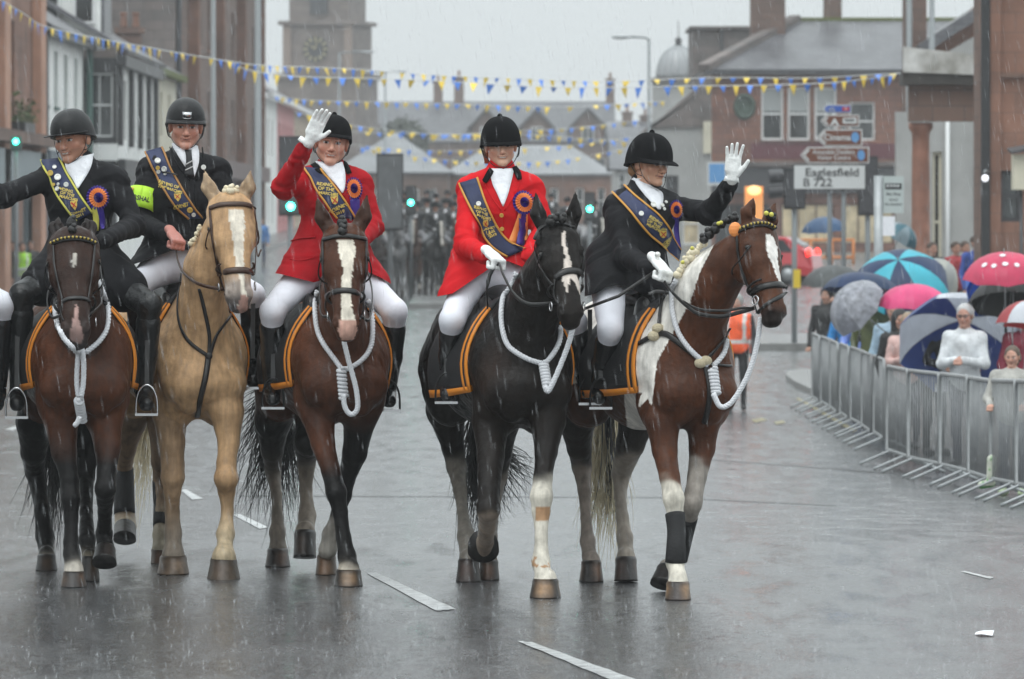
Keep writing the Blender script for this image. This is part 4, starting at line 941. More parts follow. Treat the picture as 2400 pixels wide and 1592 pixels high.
hand(r3['root'], P(738, 303, 30.5), (.42, -.1, .9), (.25, -1, 0), 'shut', 1, M_glove, 'glove', 1.08)
mb = MB(); c = P(717, 334, 30.56); mb.tube([c + np.array([-.01, 0, -.012]), c + np.array([.008, 0, .012])], [.047, .044], 18); mb.build('cuff', M_glove, r3['root'], True)
mb = MB(); strap(mb, r3['b'], [(682, 565), (712, 559), (740, 556)], 2.4, 10, .006, D3, .6); strap(mb, r3['b'], [(680, 608), (705, 612), (735, 604)], 1.6, 10, .004, D3, .5); mb.build('pocket_flap', M_dkred, r3['jacket'], True)
# rider 4: smiling woman, red coat
D4 = 30.25
R4 = dict(label='smiling woman rider in a red coat with a long ribboned rosette on the black horse', D=D4, pelvis=(1150, 640), chest=(1172, 485), neck=(1174, 398), head=(1174, 341), ang=(5, 4, -2), hs=.98,
    sL=(1104, 440), eL=(1090, 575, 30.05), wL=(1142, 600, 29.75), sR=(1245, 440), eR=(1276, 540, 30.2), wR=(1240, 600, 29.9), kL=(1060, 750, 29.87), kR=(1345, 755, 30.0), aL=(1050, 905, 30.15), aR=(1375, 905, 30.15), tL=(1048, 925, 30.0), tR=(1380, 920, 30.0),
    skin=(.68, .40, .28), hair=(.35, .2, .1), smile=1.3, teeth=1, jm=M_red, skL=.55, skR=.4, w=.93, hem=[(1000, 700), (1060, 688), (1076, 678), (1121, 647), (1159, 622), (1190, 612), (1260, 640), (1300, 660)])
r4 = rider(R4); r4['nk'] = P(1174, 398, D4)
helmet(r4['root'], r4['hc'], r4['R'], 'velvet', M_velvet, 1.06, .014, -.1)
stock(r4, [(1147, 398), (1153, 425), (1165, 455), (1178, 484)], [(1203, 398), (1198, 425), (1190, 458), (1180, 484)], D4); collar(r4, .062, .055)
for q_ in (0, 1):
    mb = MB()
    if q_: sheet(mb, r4['b'], [(1131, 426), (1140, 410), (1150, 396)], [(1141, 430), (1150, 420), (1158, 404)], 6, 3, .015, .006, D4)
    else: sheet(mb, r4['b'], [(1198, 396), (1206, 412), (1212, 424)], [(1206, 392), (1220, 408), (1222, 422)], 6, 3, .015, .006, D4)
    mb.build('collar', M_velvet, r4['root'], True)
for K_, pts in ((r4, [(1138, 432), (1150, 460), (1176, 495)]), (r4, [(1215, 428), (1210, 450), (1182, 494)]), (r4, [(1180, 498), (1182, 550), (1180, 600)]), (r3, [(735, 398), (760, 430), (790, 470)]), (r3, [(822, 402), (818, 430), (806, 462)]), (r2, [(398, 345), (415, 385), (445, 425)]), (r2, [(474, 345), (476, 385), (460, 425)]), (r2, [(455, 425), (458, 480), (462, 560)])): mb = MB(); strap(mb, K_['b'], pts, 1.8, 12, .006, K_['D'], .6); mb.build('lapel', M_dkred if K_ is r3 else M_red if K_ is r4 else M_blk, K_['jacket'], True)
o = sash(r4, [(1079, 430), (1102, 489), (1128, 542), (1151, 577), (1190, 604)], [(1119, 419), (1144, 485), (1174, 546), (1196, 570), (1232, 586)], M_gold, [('RIDING', 1126, 490, 9.5, .15), ('OF THE', 1129, 500, 9.5, .15), ('MARCHES', 1133, 509, 8.5, .15), ("CORNET'S", 1147, 537, 8.5, -.38), ('LASS', 1151, 545, 9, -.38), ('2019', 1155, 553, 9, -.38)], D4, emb=(1139, 523, 10, -.15))
pins(r4, o, [(1122, 480, 6, PIN_S), (1175, 503, 5, PIN_G), (1176, 536, 5, PIN_G)], D4)
rosette(r4['root'], r4['b'], 1224, 476, 27, D4, [([(1214, 495), (1203, 530), (1190, 568)], [(1220, 498), (1214, 535), (1206, 572)], M_rorange), ([(1214, 498), (1212, 535), (1208, 575)], [(1232, 498), (1230, 535), (1226, 578)], M_purple), ([(1228, 495), (1228, 530), (1226, 565)], [(1236, 495), (1236, 530), (1235, 565)], M_rorange)], M_purple, M_rorange, M_purple)
hand(r4['root'], P(1160, 604, 29.65), (.50, -.70, -.45), (-.35, .25, -1), 'fist', 1, M_glove, 'glove', 1.15)
hr = MB()
for k in range(26):
    a = -1.2 + k * .09; hr.tube([r4['hc'] + r4['R'] @ np.array([-.078, .04 + .02 * math.sin(k), -.0]), r4['hc'] + r4['R'] @ np.array([-.083 + .004 * math.sin(k * 3), .05, -.05]), r4['hc'] + r4['R'] @ np.array([-.075 + .01 * math.sin(k), .06, -.1])], [.012, .013, .005], 5)
hr.build('hair', mat('fair_hair', (.32, .18, .08), rough=.6), r4['root'], True)
# rider 5: woman in black waving to the right
D5 = 29.95
R5 = dict(label='woman rider in a black jacket at the right waving a white glove high', D=D5, pelvis=(1462, 640), chest=(1500, 510), neck=(1505, 438), head=(1524, 384), ang=(42, 6, 3), hs=1.0,
    sL=(1448, 482), eL=(1468, 600, 29.75), wL=(1525, 632, 29.5), sR=(1560, 478, 30.05), eR=(1662, 500, 29.9), wR=(1712, 434, 29.75), kL=(1431, 772, 29.63), kR=(1590, 745, 30.0), aL=(1400, 915, 29.95), aR=(1590, 905, 30.2), tL=(1405, 932, 29.8), tR=(1600, 920, 30.1),
    skin=(.60, .33, .22), hair=(.3, .17, .09), smile=.8, jm=M_blk, skL=.45, skR=.3, w=1.0, hem=[(1350, 700), (1398, 688), (1420, 674), (1450, 668), (1480, 678), (1505, 690), (1600, 700)])
r5 = rider(R5); r5['nk'] = P(1505, 438, D5)
helmet(r5['root'], r5['hc'], r5['R'], 'velvet', M_velvet, 1.12, .035, -.1)
stock(r5, [(1487, 418), (1495, 440), (1515, 465), (1540, 492)], [(1528, 440), (1548, 452), (1552, 470), (1546, 492)], D5); collar(r5, .062, .055)
o = sash(r5, [(1434, 449), (1476, 494), (1525, 552), (1592, 612)], [(1465, 438), (1507, 476), (1552, 516), (1597, 586)], M_gold, [('RIDING', 1534, 517, 9, .55), ('OF THE', 1529, 524, 9, .55), ('MARCHES', 1530, 533, 8, .55), ("CORNET'S", 1562, 560, 8, -.75), ('LASS', 1559, 567, 8.5, -.75), ('2018', 1557, 575, 8.5, -.75)], D5, emb=(1549, 547, 10, .0))
pins(r5, o, [(1502, 503, 6, PIN_S), (1529, 483, 7, PIN_S), (1548, 484, 5, PIN_S), (1556, 478, 4, PIN_S), (1552, 492, 4, PIN_S)], D5)
rosette(r5['root'], r5['b'], 1583, 492, 22, D5, [([(1578, 512), (1580, 545), (1588, 585)], [(1592, 512), (1592, 545), (1597, 585)], M_purple)], M_purple, M_rorange, M_purple, .75)
hand(r5['root'], P(1718, 388, 29.7), (.06, -.05, 1), (.15, -1, 0), 'open', 1, M_glove, 'glove', 1.03)
mb = MB(); c = P(1714, 420, 29.72); mb.tube([c + np.array([0, 0, -.014]), c + np.array([.003, 0, .014])], [.044, .036], 18); mb.build('cuff', M_glove, r5['root'], True)
hand(r5['root'], P(1552, 628, 29.4), (.50, -.60, -.60), (-.5, .2, -1), 'fist', 1, M_glove, 'glove', 1.22)
hr = MB(); hr.ell(r5['hc'] + r5['R'] @ np.array([0, .10, -.045]), (.05, .045, .045), 14, 10); hr.build('hair', MATS['fair_hair'], r5['root'], True)
wp = empty('riding_whip', P(1525, 650, 29.4), label='black riding whip held in the right-hand woman rider\'s lower glove', cat='whip')
mb = MB(); mb.tube([P(1370, 724, 29.3), P(1450, 694, 29.35), P(1552, 625, 29.4)], [.008, .009, .009], 8); mb.build('shaft', M_leather, wp, True)
mb = MB(); mb.ell(P(1541, 597, 29.4), .016); mb.tube([P(1541, 597, 29.4), P(1541, 625, 29.4)], .008); mb.build('pommel', PIN_S, wp, True)

# rider 0: almost wholly beyond the left edge, only the far leg and boot in view
sh = lambda d, o: {k: ((v[0] + o, *v[1:]) if isinstance(v, tuple) and k in ('pelvis', 'chest', 'neck', 'head', 'sL', 'sR', 'eL', 'eR', 'wL', 'wR', 'kL', 'kR', 'aL', 'aR', 'tL', 'tR') else v) for k, v in d.items()}
R0 = sh(R1, -352); R0.update(label='rider cut off by the left edge, white breeches and black boot showing', bm=M_breech, breech=(.8, .8, .85), bootm=M_boot, eL=(-340, 520, 30.8), wL=(-280, 570, 30.4), sL=(-240, 412), ang=(0, 5, 0), kR=(6, 715, 30.6), aR=(-6, 925, 30.75), tR=(-8, 948, 30.6)); r0 = rider(R0); r0['nk'] = P(190 - 352, 385, D1)
helmet(r0['root'], r0['hc'], r0['R'], 'velvet', M_velvet, 1.1, .03, -.5)
# ---------------------------------------------------------------- tack
def bridle(K, D, parts, m=M_leather, free=()):
    """straps on the horse; parts: (name, pts, halfwidth); free: (name, [(u,v,D)..], r)"""
    root = K['root']; mb = MB(); strap(mb, K['b'], parts[0][1], parts[0][2], 26, .006, D, .4); o = mb.build('bridle', m, root, True)
    for nme, pts, w in parts[1:]:
        mb = MB(); strap(mb, K['b'], pts, w, 22, .006, D, .4); mb.build(nme, m, o, True)
    # back of noseband and throat lash close round the head
    H = K['H']
    for z, rx, ry, cy, nm in ((.335, .090, .098, -.038, 'noseband'), (.20, .128, .15, -.055, 'throat_lash')):
        mb = MB(); pts = [H(rx * math.sin(t), cy + ry * math.cos(t) * (1 if nm == 'noseband' else 1), z - (.10 * max(0, math.cos(t)) if nm == 'throat_lash' else 0)) for t in np.linspace(math.radians(60), math.radians(300), 22)]
        mb.tube(pts, .008 if nm == 'noseband' else .005, 6, flat=.6); mb.build(nm, m, o, True)
    for s in (-1, 1):
        c = H(s * .088, -.05, .43); mb = MB(); mb.tube([c + .024 * (math.cos(t) * K['a'] + math.sin(t) * K['N']) for t in np.linspace(0, 2 * math.pi, 19)], .0035, 5, cap=False); mb.build('bit_ring', M_steel, o, True)
    for nme, pts, r in free:
        mb = MB(); Q = np.array([P(*p) for p in pts]); mb.tube(dens(Q, 26), r, 6, flat=.5, side=(0, 0, 1.)); mb.build(nme, m, o, True)
    return o
def stirrup(root, u, v, D, m, w=25, h=34, lean=0):
    c = P(u, v, D); W_ = px(w, D); H_ = px(h * 2, D); mb = MB()
    pts = [c + np.array([W_ * x + lean * z * H_, -.01, H_ * z]) for x, z in ((-1, 0), (-1, .3), (-.9, .6), (-.55, .88), (0, 1), (.55, .88), (.9, .6), (1, .3), (1, 0))]
    mb.tube(dens(pts, 28), .0065, 6); o = mb.build('stirrup', m, root, True)
    t = MB(); t.box(c + np.array([0, .0, -.004]), (2.15 * W_, .05, .014)); t.build('tread', m if m is M_steel else M_steel, o)
    l = MB(); l.bar(c + np.array([lean * H_, 0, H_]), c + np.array([lean * H_, .06, H_ + .35]), .025, .006, up=(0, 1, 0)); l.build('stirrup_leather', M_leather, o)
M_bead = mat('beaded_browband', (.45, .33, .06), rough=.4)
def beads(parent, b, pts, D, n=26, r=.0075, cols=(M_bead, M_leather)):
    Q = dens(pts, n)
    for k, m in enumerate(cols):
        mb = MB()
        for i in range(k, n, 2): p, nn, ok = hit(b, *Q[i], .016, D); mb.ell(p, r, 7, 5)
        o = mb.build('beads', m, parent, True)
bridle(h1, 29.9, [('browband', [(124, 571), (146, 563), (172, 560), (200, 563), (222, 571)], 6), ('cheek_strap', [(126, 573), (130, 630), (148, 704)], 3.2), ('cheek_strap', [(221, 573), (216, 630), (205, 702)], 3.2), ('noseband', [(147, 708), (160, 701), (178, 699), (196, 700), (210, 706)], 5), ('cheek_strap', [(148, 708), (144, 730), (150, 752)], 2.5), ('cheek_strap', [(208, 706), (214, 728), (208, 752)], 2.5)],
    free=[('rein', [(146, 738, 29.75), (120, 742, 30.0), (112, 690, 30.2), (150, 620, 30.4)], .009), ('rein', [(212, 738, 29.75), (240, 700, 30.0), (232, 600, 30.3)], .009)])
beads([c for c in h1['root'].children if c.name.startswith('bridle')][0], h1['b'], [(124, 571), (146, 562), (172, 559), (200, 562), (222, 571)], 29.9)
bridle(h2, 30.6, [('browband', [(492, 489), (515, 481), (545, 479), (575, 480), (597, 487)], 6.5), ('cheek_strap', [(493, 492), (499, 560), (514, 640)], 4), ('noseband', [(511, 644), (530, 637), (555, 634), (580, 635), (597, 643)], 8), ('cheek_strap', [(597, 490), (601, 560), (597, 640)], 3), ('cheek_strap', [(514, 646), (520, 670), (528, 690)], 3)], M_brleather,
    free=[('rein', [(522, 678, 30.55), (485, 672, 30.6), (455, 660, 30.7), (425, 632, 30.9), (413, 590, 31.1), (418, 560, 31.1), (440, 570, 31.2)], .010), ('rein', [(600, 560, 30.6), (604, 600, 30.5), (612, 585, 30.5)], .006)])
for pts, w in (([(424, 640), (419, 700), (420, 748), (440, 797), (487, 835)], 4.5), ([(540, 738), (522, 762), (505, 788), (490, 835)], 4.5), ([(468, 676), (480, 730), (490, 785), (489, 835)], 4.5), ([(488, 835), (482, 880), (470, 930), (462, 975)], 7)):
    mb = MB(); strap(mb, h2['b'], pts, w, 26, .008, 31, .35); mb.build('breastplate_strap', M_leather, h2['root'], True)
mb = MB(); p, n, k = hit(h2['b'], 488, 836, .015, 31); mb.ell(p, (.022, .008, .02)); mb.build('breastplate_buckle', M_leather, h2['root'], True)
bridle(h3, 29.9, [('browband', [(757, 563), (780, 556), (808, 553), (835, 556), (858, 562)], 5.5), ('cheek_strap', [(758, 565), (758, 630), (766, 690)], 3.2), ('cheek_strap', [(857, 565), (857, 630), (850, 690)], 3.2), ('noseband', [(765, 696), (782, 685), (806, 681), (832, 685), (849, 697)], 7), ('cheek_strap', [(767, 698), (764, 722), (775, 750)], 3), ('cheek_strap', [(847, 698), (850, 722), (842, 750)], 3)],
    free=[('rein', [(768, 742, 29.8), (752, 735, 29.9), (752, 660, 30.2), (790, 600, 30.6)], .009), ('rein', [(846, 742, 29.8), (866, 748, 29.9), (872, 680, 30.2), (850, 600, 30.5)], .009)])
bridle(h4, 29.2, [('browband', [(1252, 562), (1262, 541), (1285, 528), (1315, 525), (1345, 534)], 6), ('cheek_strap', [(1254, 566), (1258, 605), (1282, 650), (1297, 668)], 3.5), ('noseband', [(1303, 652), (1316, 641), (1337, 635), (1356, 637), (1366, 648)], 8), ('cheek_strap', [(1302, 656), (1300, 690), (1310, 712)], 3), ('cheek_strap', [(1364, 575), (1370, 610), (1368, 640)], 3)],
    free=[('rein', [(1306, 708, 29.2), (1270, 713, 29.2), (1235, 712, 29.25), (1205, 690, 29.3), (1180, 645, 29.45), (1168, 618, 29.6), (1150, 640, 29.6), (1141, 680, 29.6), (1143, 722, 29.7)], .011)])
bridle(h5, 29.0, [('browband', [(1727, 547), (1745, 536), (1770, 529), (1795, 529), (1813, 537)], 6), ('cheek_strap', [(1728, 550), (1732, 600), (1745, 650), (1762, 688)], 5), ('noseband', [(1757, 690), (1775, 677), (1805, 669), (1832, 668), (1845, 676)], 8), ('flash_strap', [(1776, 735), (1795, 715), (1820, 700), (1845, 686)], 5), ('cheek_strap', [(1762, 690), (1768, 712), (1775, 735)], 4)],
    free=[('rein', [(1768, 722, 29.0), (1735, 732, 29.0), (1690, 742, 29.05), (1640, 736, 29.1), (1615, 722, 29.15), (1585, 695, 29.25), (1560, 665, 29.35), (1548, 645, 29.4)], .011), ('rein', [(1768, 724, 29.0), (1740, 722, 28.98), (1700, 728, 29.0), (1640, 725, 29.05), (1600, 706, 29.2)], .007)])
bo5 = [c for c in h5['root'].children if c.name.startswith('bridle')][0]
beads(bo5, h5['b'], [(1740, 538), (1770, 528), (1795, 528), (1813, 537)], 29, 22, .008)
mb = MB(); p, n, k = hit(h5['b'], 1730, 542, .02, 29); mb.ell(p, (.036, .02, .04), 9, 6); mb.build('browband_rosette', M_rorange, bo5)
for pts, w in (([(1556, 690), (1550, 730), (1546, 770)], 6), ([(1500, 806), (1530, 790), (1560, 782), (1600, 810), (1648, 848)], 7), ([(1650, 848), (1690, 800), (1712, 770)], 4.5), ([(1652, 852), (1662, 920), (1652, 990)], 7), ([(1655, 850), (1700, 858), (1712, 858)], 3), ([(1520, 690), (1540, 684), (1575, 690)], 5)):
    mb = MB(); strap(mb, h5['b'], pts, w, 22, .010, 29.2, .4); mb.build('breastplate_strap', M_leather, h5['root'], True)
for u, v in ((1545, 772), (1535, 790), (1652, 846), (1640, 852)):
    p, n, k = hit(h5['b'], u, v, .012, 29.2); mb = MB(); mb.ell(p, (.035, .03, .028), 9, 7); mb.build('fleece_pad', M_fleece, h5['root'], True)
# halter ropes
rope(h1, h1['root'], [[(134, 722), (138, 750), (150, 785), (168, 808), (184, 826)], [(231, 660), (243, 690), (249, 725), (246, 770), (228, 800), (200, 826)]], ((186, 930), (184, 978)), [([(184, 826), (181, 860), (180, 900), (184, 930)], 30.02), ([(192, 815), (196, 850), (195, 900), (190, 930)], 30.0), ([(186, 978), (182, 990), (174, 998)], 30.0)], D=30.1)
rope(h3, h3['root'], [[(742, 685), (744, 730), (751, 782), (776, 828), (799, 864)], [(864, 705), (868, 760), (866, 810), (852, 838), (826, 861), (806, 868)]], ((801, 866), (805, 928)), [([(805, 926), (808, 954), (822, 973), (838, 960), (836, 920), (828, 885), (818, 850), (806, 800)], 30.12)], D=30.3)
rope(h4, h4['root'], [[(1214, 645), (1194, 675), (1183, 705), (1180, 760), (1190, 805), (1213, 828), (1250, 848), (1268, 852)], [(1308, 765), (1306, 800), (1292, 830), (1276, 850)]], ((1267, 852), (1277, 908)), [([(1278, 906), (1283, 920), (1298, 893), (1312, 860), (1327, 822), (1340, 780), (1346, 742)], 29.25)], D=29.6)
rope(h5, h5['root'], [[(1584, 655), (1579, 690), (1582, 740), (1595, 785), (1620, 822), (1656, 858)], [(1698, 795), (1692, 828), (1668, 858)]], ((1663, 866), (1672, 925)), [([(1672, 923), (1688, 954), (1712, 946), (1740, 905), (1760, 860), (1774, 807), (1783, 745)], 28.95)], D=29.3)
for K in (h1, h2, h3, h4, h5): saddlepad(K, K['root'])
# stirrups
for K, L in ((h1, [(39, 977, 30.55, M_steel), (344, 970, 30.55, M_steel)]), (h2, [(592, 908, 31.2, M_blackiron)]), (h3, [(640, 955, 30.75, M_blackiron), (912, 960, 30.75, M_blackiron)]), (h4, [(1046, 942, 29.95, M_blackiron), (1383, 945, 29.95, M_blackiron)]), (h5, [(1408, 955, 29.75, M_blackiron)])):
    for u, v, D, m in L: stirrup(K['root'], u, v, D, m)
# leg wraps
def wrap(K, pts, name='leg_wrap', flat=1):
    mb = MB(); mb.tube(dens([P(*p[:3]) for p in pts], 12), [px(x, 30) for x in dens([[p[3], 0] for p in pts], 12)[:, 0]], 18); mb.build(name, mat('black_neoprene', (.011, .011, .012), rough=.8, bump=.2, bscale=60), K['root'], True)
wrap(h5, [(1582, 1205, 29.2, 23), (1585, 1240, 29.17, 21), (1584, 1285, 29.12, 21), (1583, 1318, 29.12, 24)]); wrap(h5, [(1614, 1212, 29.47, 22), (1603, 1262, 29.6, 20), (1590, 1310, 29.66, 22)])
wrap(h2, [(290, 1098, 32.45, 25), (291, 1150, 32.4, 26), (292, 1205, 32.35, 27)], 'hind_boot'); wrap(h2, [(379, 1130, 32.3, 24), (379, 1190, 32.18, 22), (376, 1235, 32.08, 19)], 'hind_boot')
# manes, forelocks, tails
M_hairb = mat('black_horsehair', (.010, .009, .009), rough=.5); M_hairc = mat('cream_horsehair', (.74, .66, .48), rough=.6)
def bobble(K, L, m, D, r=.022, name='mane_plait', fixed=False):
    for i, (u, v) in enumerate(L):
        if fixed: p = P(u, v, D)
        else: p, n, k = hit(K['b'], u, v, .012, D)
        mb = MB(); rr = r * (1 + .15 * math.sin(i * 5)); mb.ell(p, (rr, rr, rr * .9), 10, 7); mb.ell(p + np.array([.01 * math.sin(i), -.006, rr * .8]), rr * .6, 8, 6); mb.build(name, m, K['root'], True)
bobble(h5, [(1722, 512), (1706, 517), (1692, 527), (1676, 538), (1662, 550), (1650, 562)], M_hairb, 29.25, .026)
bobble(h5, [(1650, 572), (1640, 578), (1632, 590), (1622, 592), (1618, 604), (1608, 612), (1600, 622), (1594, 634), (1588, 644)], M_hairc, 29.3, .022)
bobble(h5, [(1802, 505), (1810, 512)], M_hairb, 29.1, .024, 'forelock')
mb = MB(); [mb.ell(P(u, v, 29.0), .013, 8, 6) for u, v in ((1796, 500), (1808, 503))]; mb.build('plait_band', M_yel, h5['root'], True)
mb = MB(); [mb.ell(P(u, v, 29.2), .011, 8, 6) for u, v in ((1684, 524), (1690, 522), (1622, 582), (1600, 615))]; mb.build('plait_band', M_yel, h5['root'], True)
bobble(h2, [(530, 448), (541, 442), (552, 447), (540, 452)], M_hairc, 30.7, .024, 'forelock'); bobble(h2, [(468, 536), (461, 548), (455, 562), (452, 574)], M_hairc, 30.8, .018)
bobble(h3, [(802, 522), (804, 534), (803, 545)], M_hairb, 29.9, .030, 'forelock'); bobble(h4, [(1290, 520), (1302, 512), (1318, 514)], M_hairb, 29.2, .028, 'forelock')
bobble(h1, [(168, 530), (170, 542), (168, 520)], M_hairb, 29.9, .030, 'forelock')
tail(h1['root'], [P(150, 900, 31.9)], [P(120, 1190, 31.9), P(135, 1120, 31.9), P(128, 1230, 31.95), P(85, 1160, 31.9)], 170, M_hairb, .0045, 1, .05)
tail(h2['root'], [P(345, 900, 32.7)], [P(318, 1110, 32.8), P(345, 1040, 32.8), P(330, 1090, 32.8)], 150, M_hairc, .0045, 2, .07, .02)
tail(h3['root'], [P(655, 900, 32.1)], [P(590, 1120, 32.2), P(620, 1150, 32.2), P(690, 1110, 32.2), P(575, 1040, 32.2), P(662, 1160, 32.2)], 230, M_hairb, .0045, 3, .07, .05)
tail(h4['root'], [P(1130, 930, 31.3)], [P(1105, 1190, 31.4), P(1125, 1175, 31.4), P(1160, 1180, 31.4), P(1112, 1130, 31.4)], 230, M_hairb, .0045, 4, .05, .03)
r4t = tail(h4['root'], [P(1150, 1040, 31.35)], [P(1240, 1115, 31.3), P(1215, 1145, 31.3), P(1190, 1175, 31.3)], 60, M_hairb, .0035, 14, .03, .06)
tail(h5['root'], [P(1430, 930, 31.1)], [P(1415, 1170, 31.15), P(1400, 1090, 31.1), P(1432, 1190, 31.1), P(1410, 1220, 31.1)], 330, M_hairc, .0045, 5, .055, .03)
tail(h5['root'], [P(1425, 950, 31.0)], [P(1440, 1190, 31.0), P(1425, 1230, 31.0)], 14, M_hairb, .004, 6, .03, .03)
# ---------------------------------------------------------------- ground
def mat_wet():
    m = bpy.data.materials.new('wet_asphalt'); m.use_nodes = True; n = m.node_tree; b = n.nodes['Principled BSDF']; L = n.links.new
    tc = n.nodes.new('ShaderNodeTexCoord')
    def noise(scale, det=5, vec=None, rough=.6):
        z = n.nodes.new('ShaderNodeTexNoise'); z.inputs['Scale'].default_value = scale; z.inputs['Detail'].default_value = det; z.inputs['Roughness'].default_value = rough; L(vec or tc.outputs['Object'], z.inputs['Vector']); return z
    mp = n.nodes.new('ShaderNodeMapping'); mp.inputs['Scale'].default_value = (1, .22, 1); L(tc.outputs['Object'], mp.inputs['Vector'])
    big = noise(.55, 6, mp.outputs[0]); mid = noise(4, 6, mp.outputs[0]); fine = noise(75, 3); ag = n.nodes.new('ShaderNodeTexVoronoi'); ag.inputs['Scale'].default_value = 95; L(tc.outputs['Object'], ag.inputs['Vector'])
    cr = n.nodes.new('ShaderNodeMix'); cr.data_type = 'RGBA'; L(big.outputs['Fac'], cr.inputs[0]); cr.inputs[6].default_value = (.050, .051, .053, 1); cr.inputs[7].default_value = (.100, .101, .104, 1)
    c2 = n.nodes.new('ShaderNodeMix'); c2.data_type = 'RGBA'; c2.blend_type = 'MULTIPLY'; c2.inputs[0].default_value = .8; L(cr.outputs[2], c2.inputs[6]); L(ag.outputs['Distance'], c2.inputs[7])
    c3 = n.nodes.new('ShaderNodeMix'); c3.data_type = 'RGBA'; c3.inputs[0].default_value = .45; L(cr.outputs[2], c3.inputs[6]); L(c2.outputs[2], c3.inputs[7]); L(c3.outputs[2], b.inputs['Base Color'])
    # water film: smooth where it stands, rough where the stones stick out
    r = n.nodes.new('ShaderNodeMapRange'); L(mid.outputs['Fac'], r.inputs[0]); r.inputs[1].default_value = .35; r.inputs[2].default_value = .68; r.inputs[3].default_value = .06; r.inputs[4].default_value = .30; L(r.outputs[0], b.inputs['Roughness'])
    b.inputs['Specular IOR Level'].default_value = 1.0; b.inputs['IOR'].default_value = 1.5
    # stones and rain-struck ripples
    vr = n.nodes.new('ShaderNodeTexVoronoi'); vr.inputs['Scale'].default_value = 9; L(tc.outputs['Object'], vr.inputs['Vector'])
    wv = n.nodes.new('ShaderNodeMath'); wv.operation = 'SINE'; ml = n.nodes.new('ShaderNodeMath'); ml.operation = 'MULTIPLY'; ml.inputs[1].default_value = 60; L(vr.outputs['Distance'], ml.inputs[0]); L(ml.outputs[0], wv.inputs[0])
    b1 = n.nodes.new('ShaderNodeBump'); b1.inputs['Strength'].default_value = .26; b1.inputs['Distance'].default_value = .006; L(ag.outputs['Distance'], b1.inputs['Height'])
    b2 = n.nodes.new('ShaderNodeBump'); b2.inputs['Strength'].default_value = .16; b2.inputs['Distance'].default_value = .004; L(wv.outputs[0], b2.inputs['Height']); L(b1.outputs[0], b2.inputs['Normal'])
    b3_ = n.nodes.new('ShaderNodeBump'); b3_.inputs['Strength'].default_value = .35; b3_.inputs['Distance'].default_value = .02; L(mid.outputs['Fac'], b3_.inputs['Height']); L(b2.outputs[0], b3_.inputs['Normal'])
    L(b3_.outputs[0], b.inputs['Normal']); return m
M_road = mat_wet()
ys = np.r_[np.arange(2, 150, 2), np.arange(150, 901, 25)]; xs = np.linspace(-160, 160, 33); Vg = [(x, a, gz(a)) for a in ys for x in xs]; n_ = len(xs)
Fg = [(i * n_ + j, i * n_ + j + 1, (i + 1) * n_ + j + 1, (i + 1) * n_ + j) for i in range(len(ys) - 1) for j in range(n_ - 1)]
tag(mkobj('road', Vg, Fg, M_road), kind='structure')
M_paint = mat('worn_white_paint', (.42, .43, .43), rough=.3, noise=.45, nscale=14, bump=.3, bscale=80); M_ypaint = mat('worn_yellow_paint', (.22, .185, .08), rough=.4, noise=.4, nscale=10)
def marking(name, quads, m, lift=.004):
    mb = MB()
    for Q in quads:
        Q = np.array(Q, float); g_ = []
        for i in range(13):
            t = i / 12; row = []
            for j in range(9): s = j / 8; q = (Q[0] * (1 - s) + Q[1] * s) * (1 - t) + (Q[3] * (1 - s) + Q[2] * s) * t; row.append(GP(*q) + np.array([0, 0, lift]))
            g_.append(row)
        mb.grid(g_)
    return tag(mb.build(name, m), kind='structure')
for Q in ([(1213, 1505), (1246, 1508), (1492, 1596), (1430, 1596)], [(858, 1345), (884, 1344), (1068, 1430), (1022, 1434)], [(546, 1208), (562, 1206), (630, 1238), (608, 1241)], [(424, 1150), (436, 1148), (476, 1170), (450, 1172)], [(350, 1118), (362, 1117), (384, 1128), (372, 1130)], [(318, 1088), (330, 1087), (348, 1096), (336, 1097)], [(10, 1008), (40, 998), (54, 1000), (30, 1010)]): marking('lane_marking', [Q], M_paint)
for Q in ([(2252, 1342), (2262, 1341), (2330, 1356), (2318, 1359)],): marking('lane_marking', [Q], M_paint)
marking('yellow_line', [[(1865, 935), (1872, 933), (2010, 1010), (2000, 1014)]], M_ypaint); marking('yellow_line', [[(1812, 990), (1835, 986), (1842, 992), (1820, 996)]], M_ypaint, .005); marking('yellow_line', [[(1760, 985), (1785, 980), (1800, 985), (1772, 992)]], M_ypaint, .006)
M_tar = mat('tar_seam', (.015, .015, .015), rough=.25)
for Q in ([(560, 1161), (1560, 1165), (1560, 1168), (560, 1164)], [(1560, 1165), (1960, 1185), (1960, 1187), (1560, 1168)], [(1640, 1075), (2100, 1110), (2100, 1112), (1640, 1077)]): marking('tar_seam', [Q], M_tar, .003)
M_kerb = mat('wet_kerbstone', (.20, .20, .195), rough=.35, noise=.25, nscale=5, bump=.3, bscale=25); M_pave = mat('wet_paving', (.16, .16, .16), rough=.25, noise=.2, nscale=2, bump=.2, bscale=12)
def slabs(name, poly, h=.12, m=M_pave):
    mb = MB(); pts = [np.array([x, y, gz(y) - .05]) for x, y in poly]; n = len(pts); top = [p + np.array([0, 0, h + .05]) for p in pts]
    mb.add(pts + top, [tuple(range(n, 2 * n))] + [(i, (i + 1) % n, n + (i + 1) % n, n + i) for i in range(n)]); return tag(mb.build(name, m), kind='structure')
def strip(name, x0, x1, y0, y1, h=.12, m=M_pave, st=5):
    mb = MB(); Y = list(np.arange(y0, y1, st)) + [y1]
    for a, b_ in zip(Y[:-1], Y[1:]):
        V = [(x, y, gz(y) + z) for y in (a, b_) for x in (x0, x1) for z in (-.05, h)]; mb.add(V, [(1, 3, 7, 5), (0, 1, 5, 4), (2, 6, 7, 3)] + ([(0, 2, 3, 1)] if a == y0 else []))
    return tag(mb.build(name, m), kind='structure')
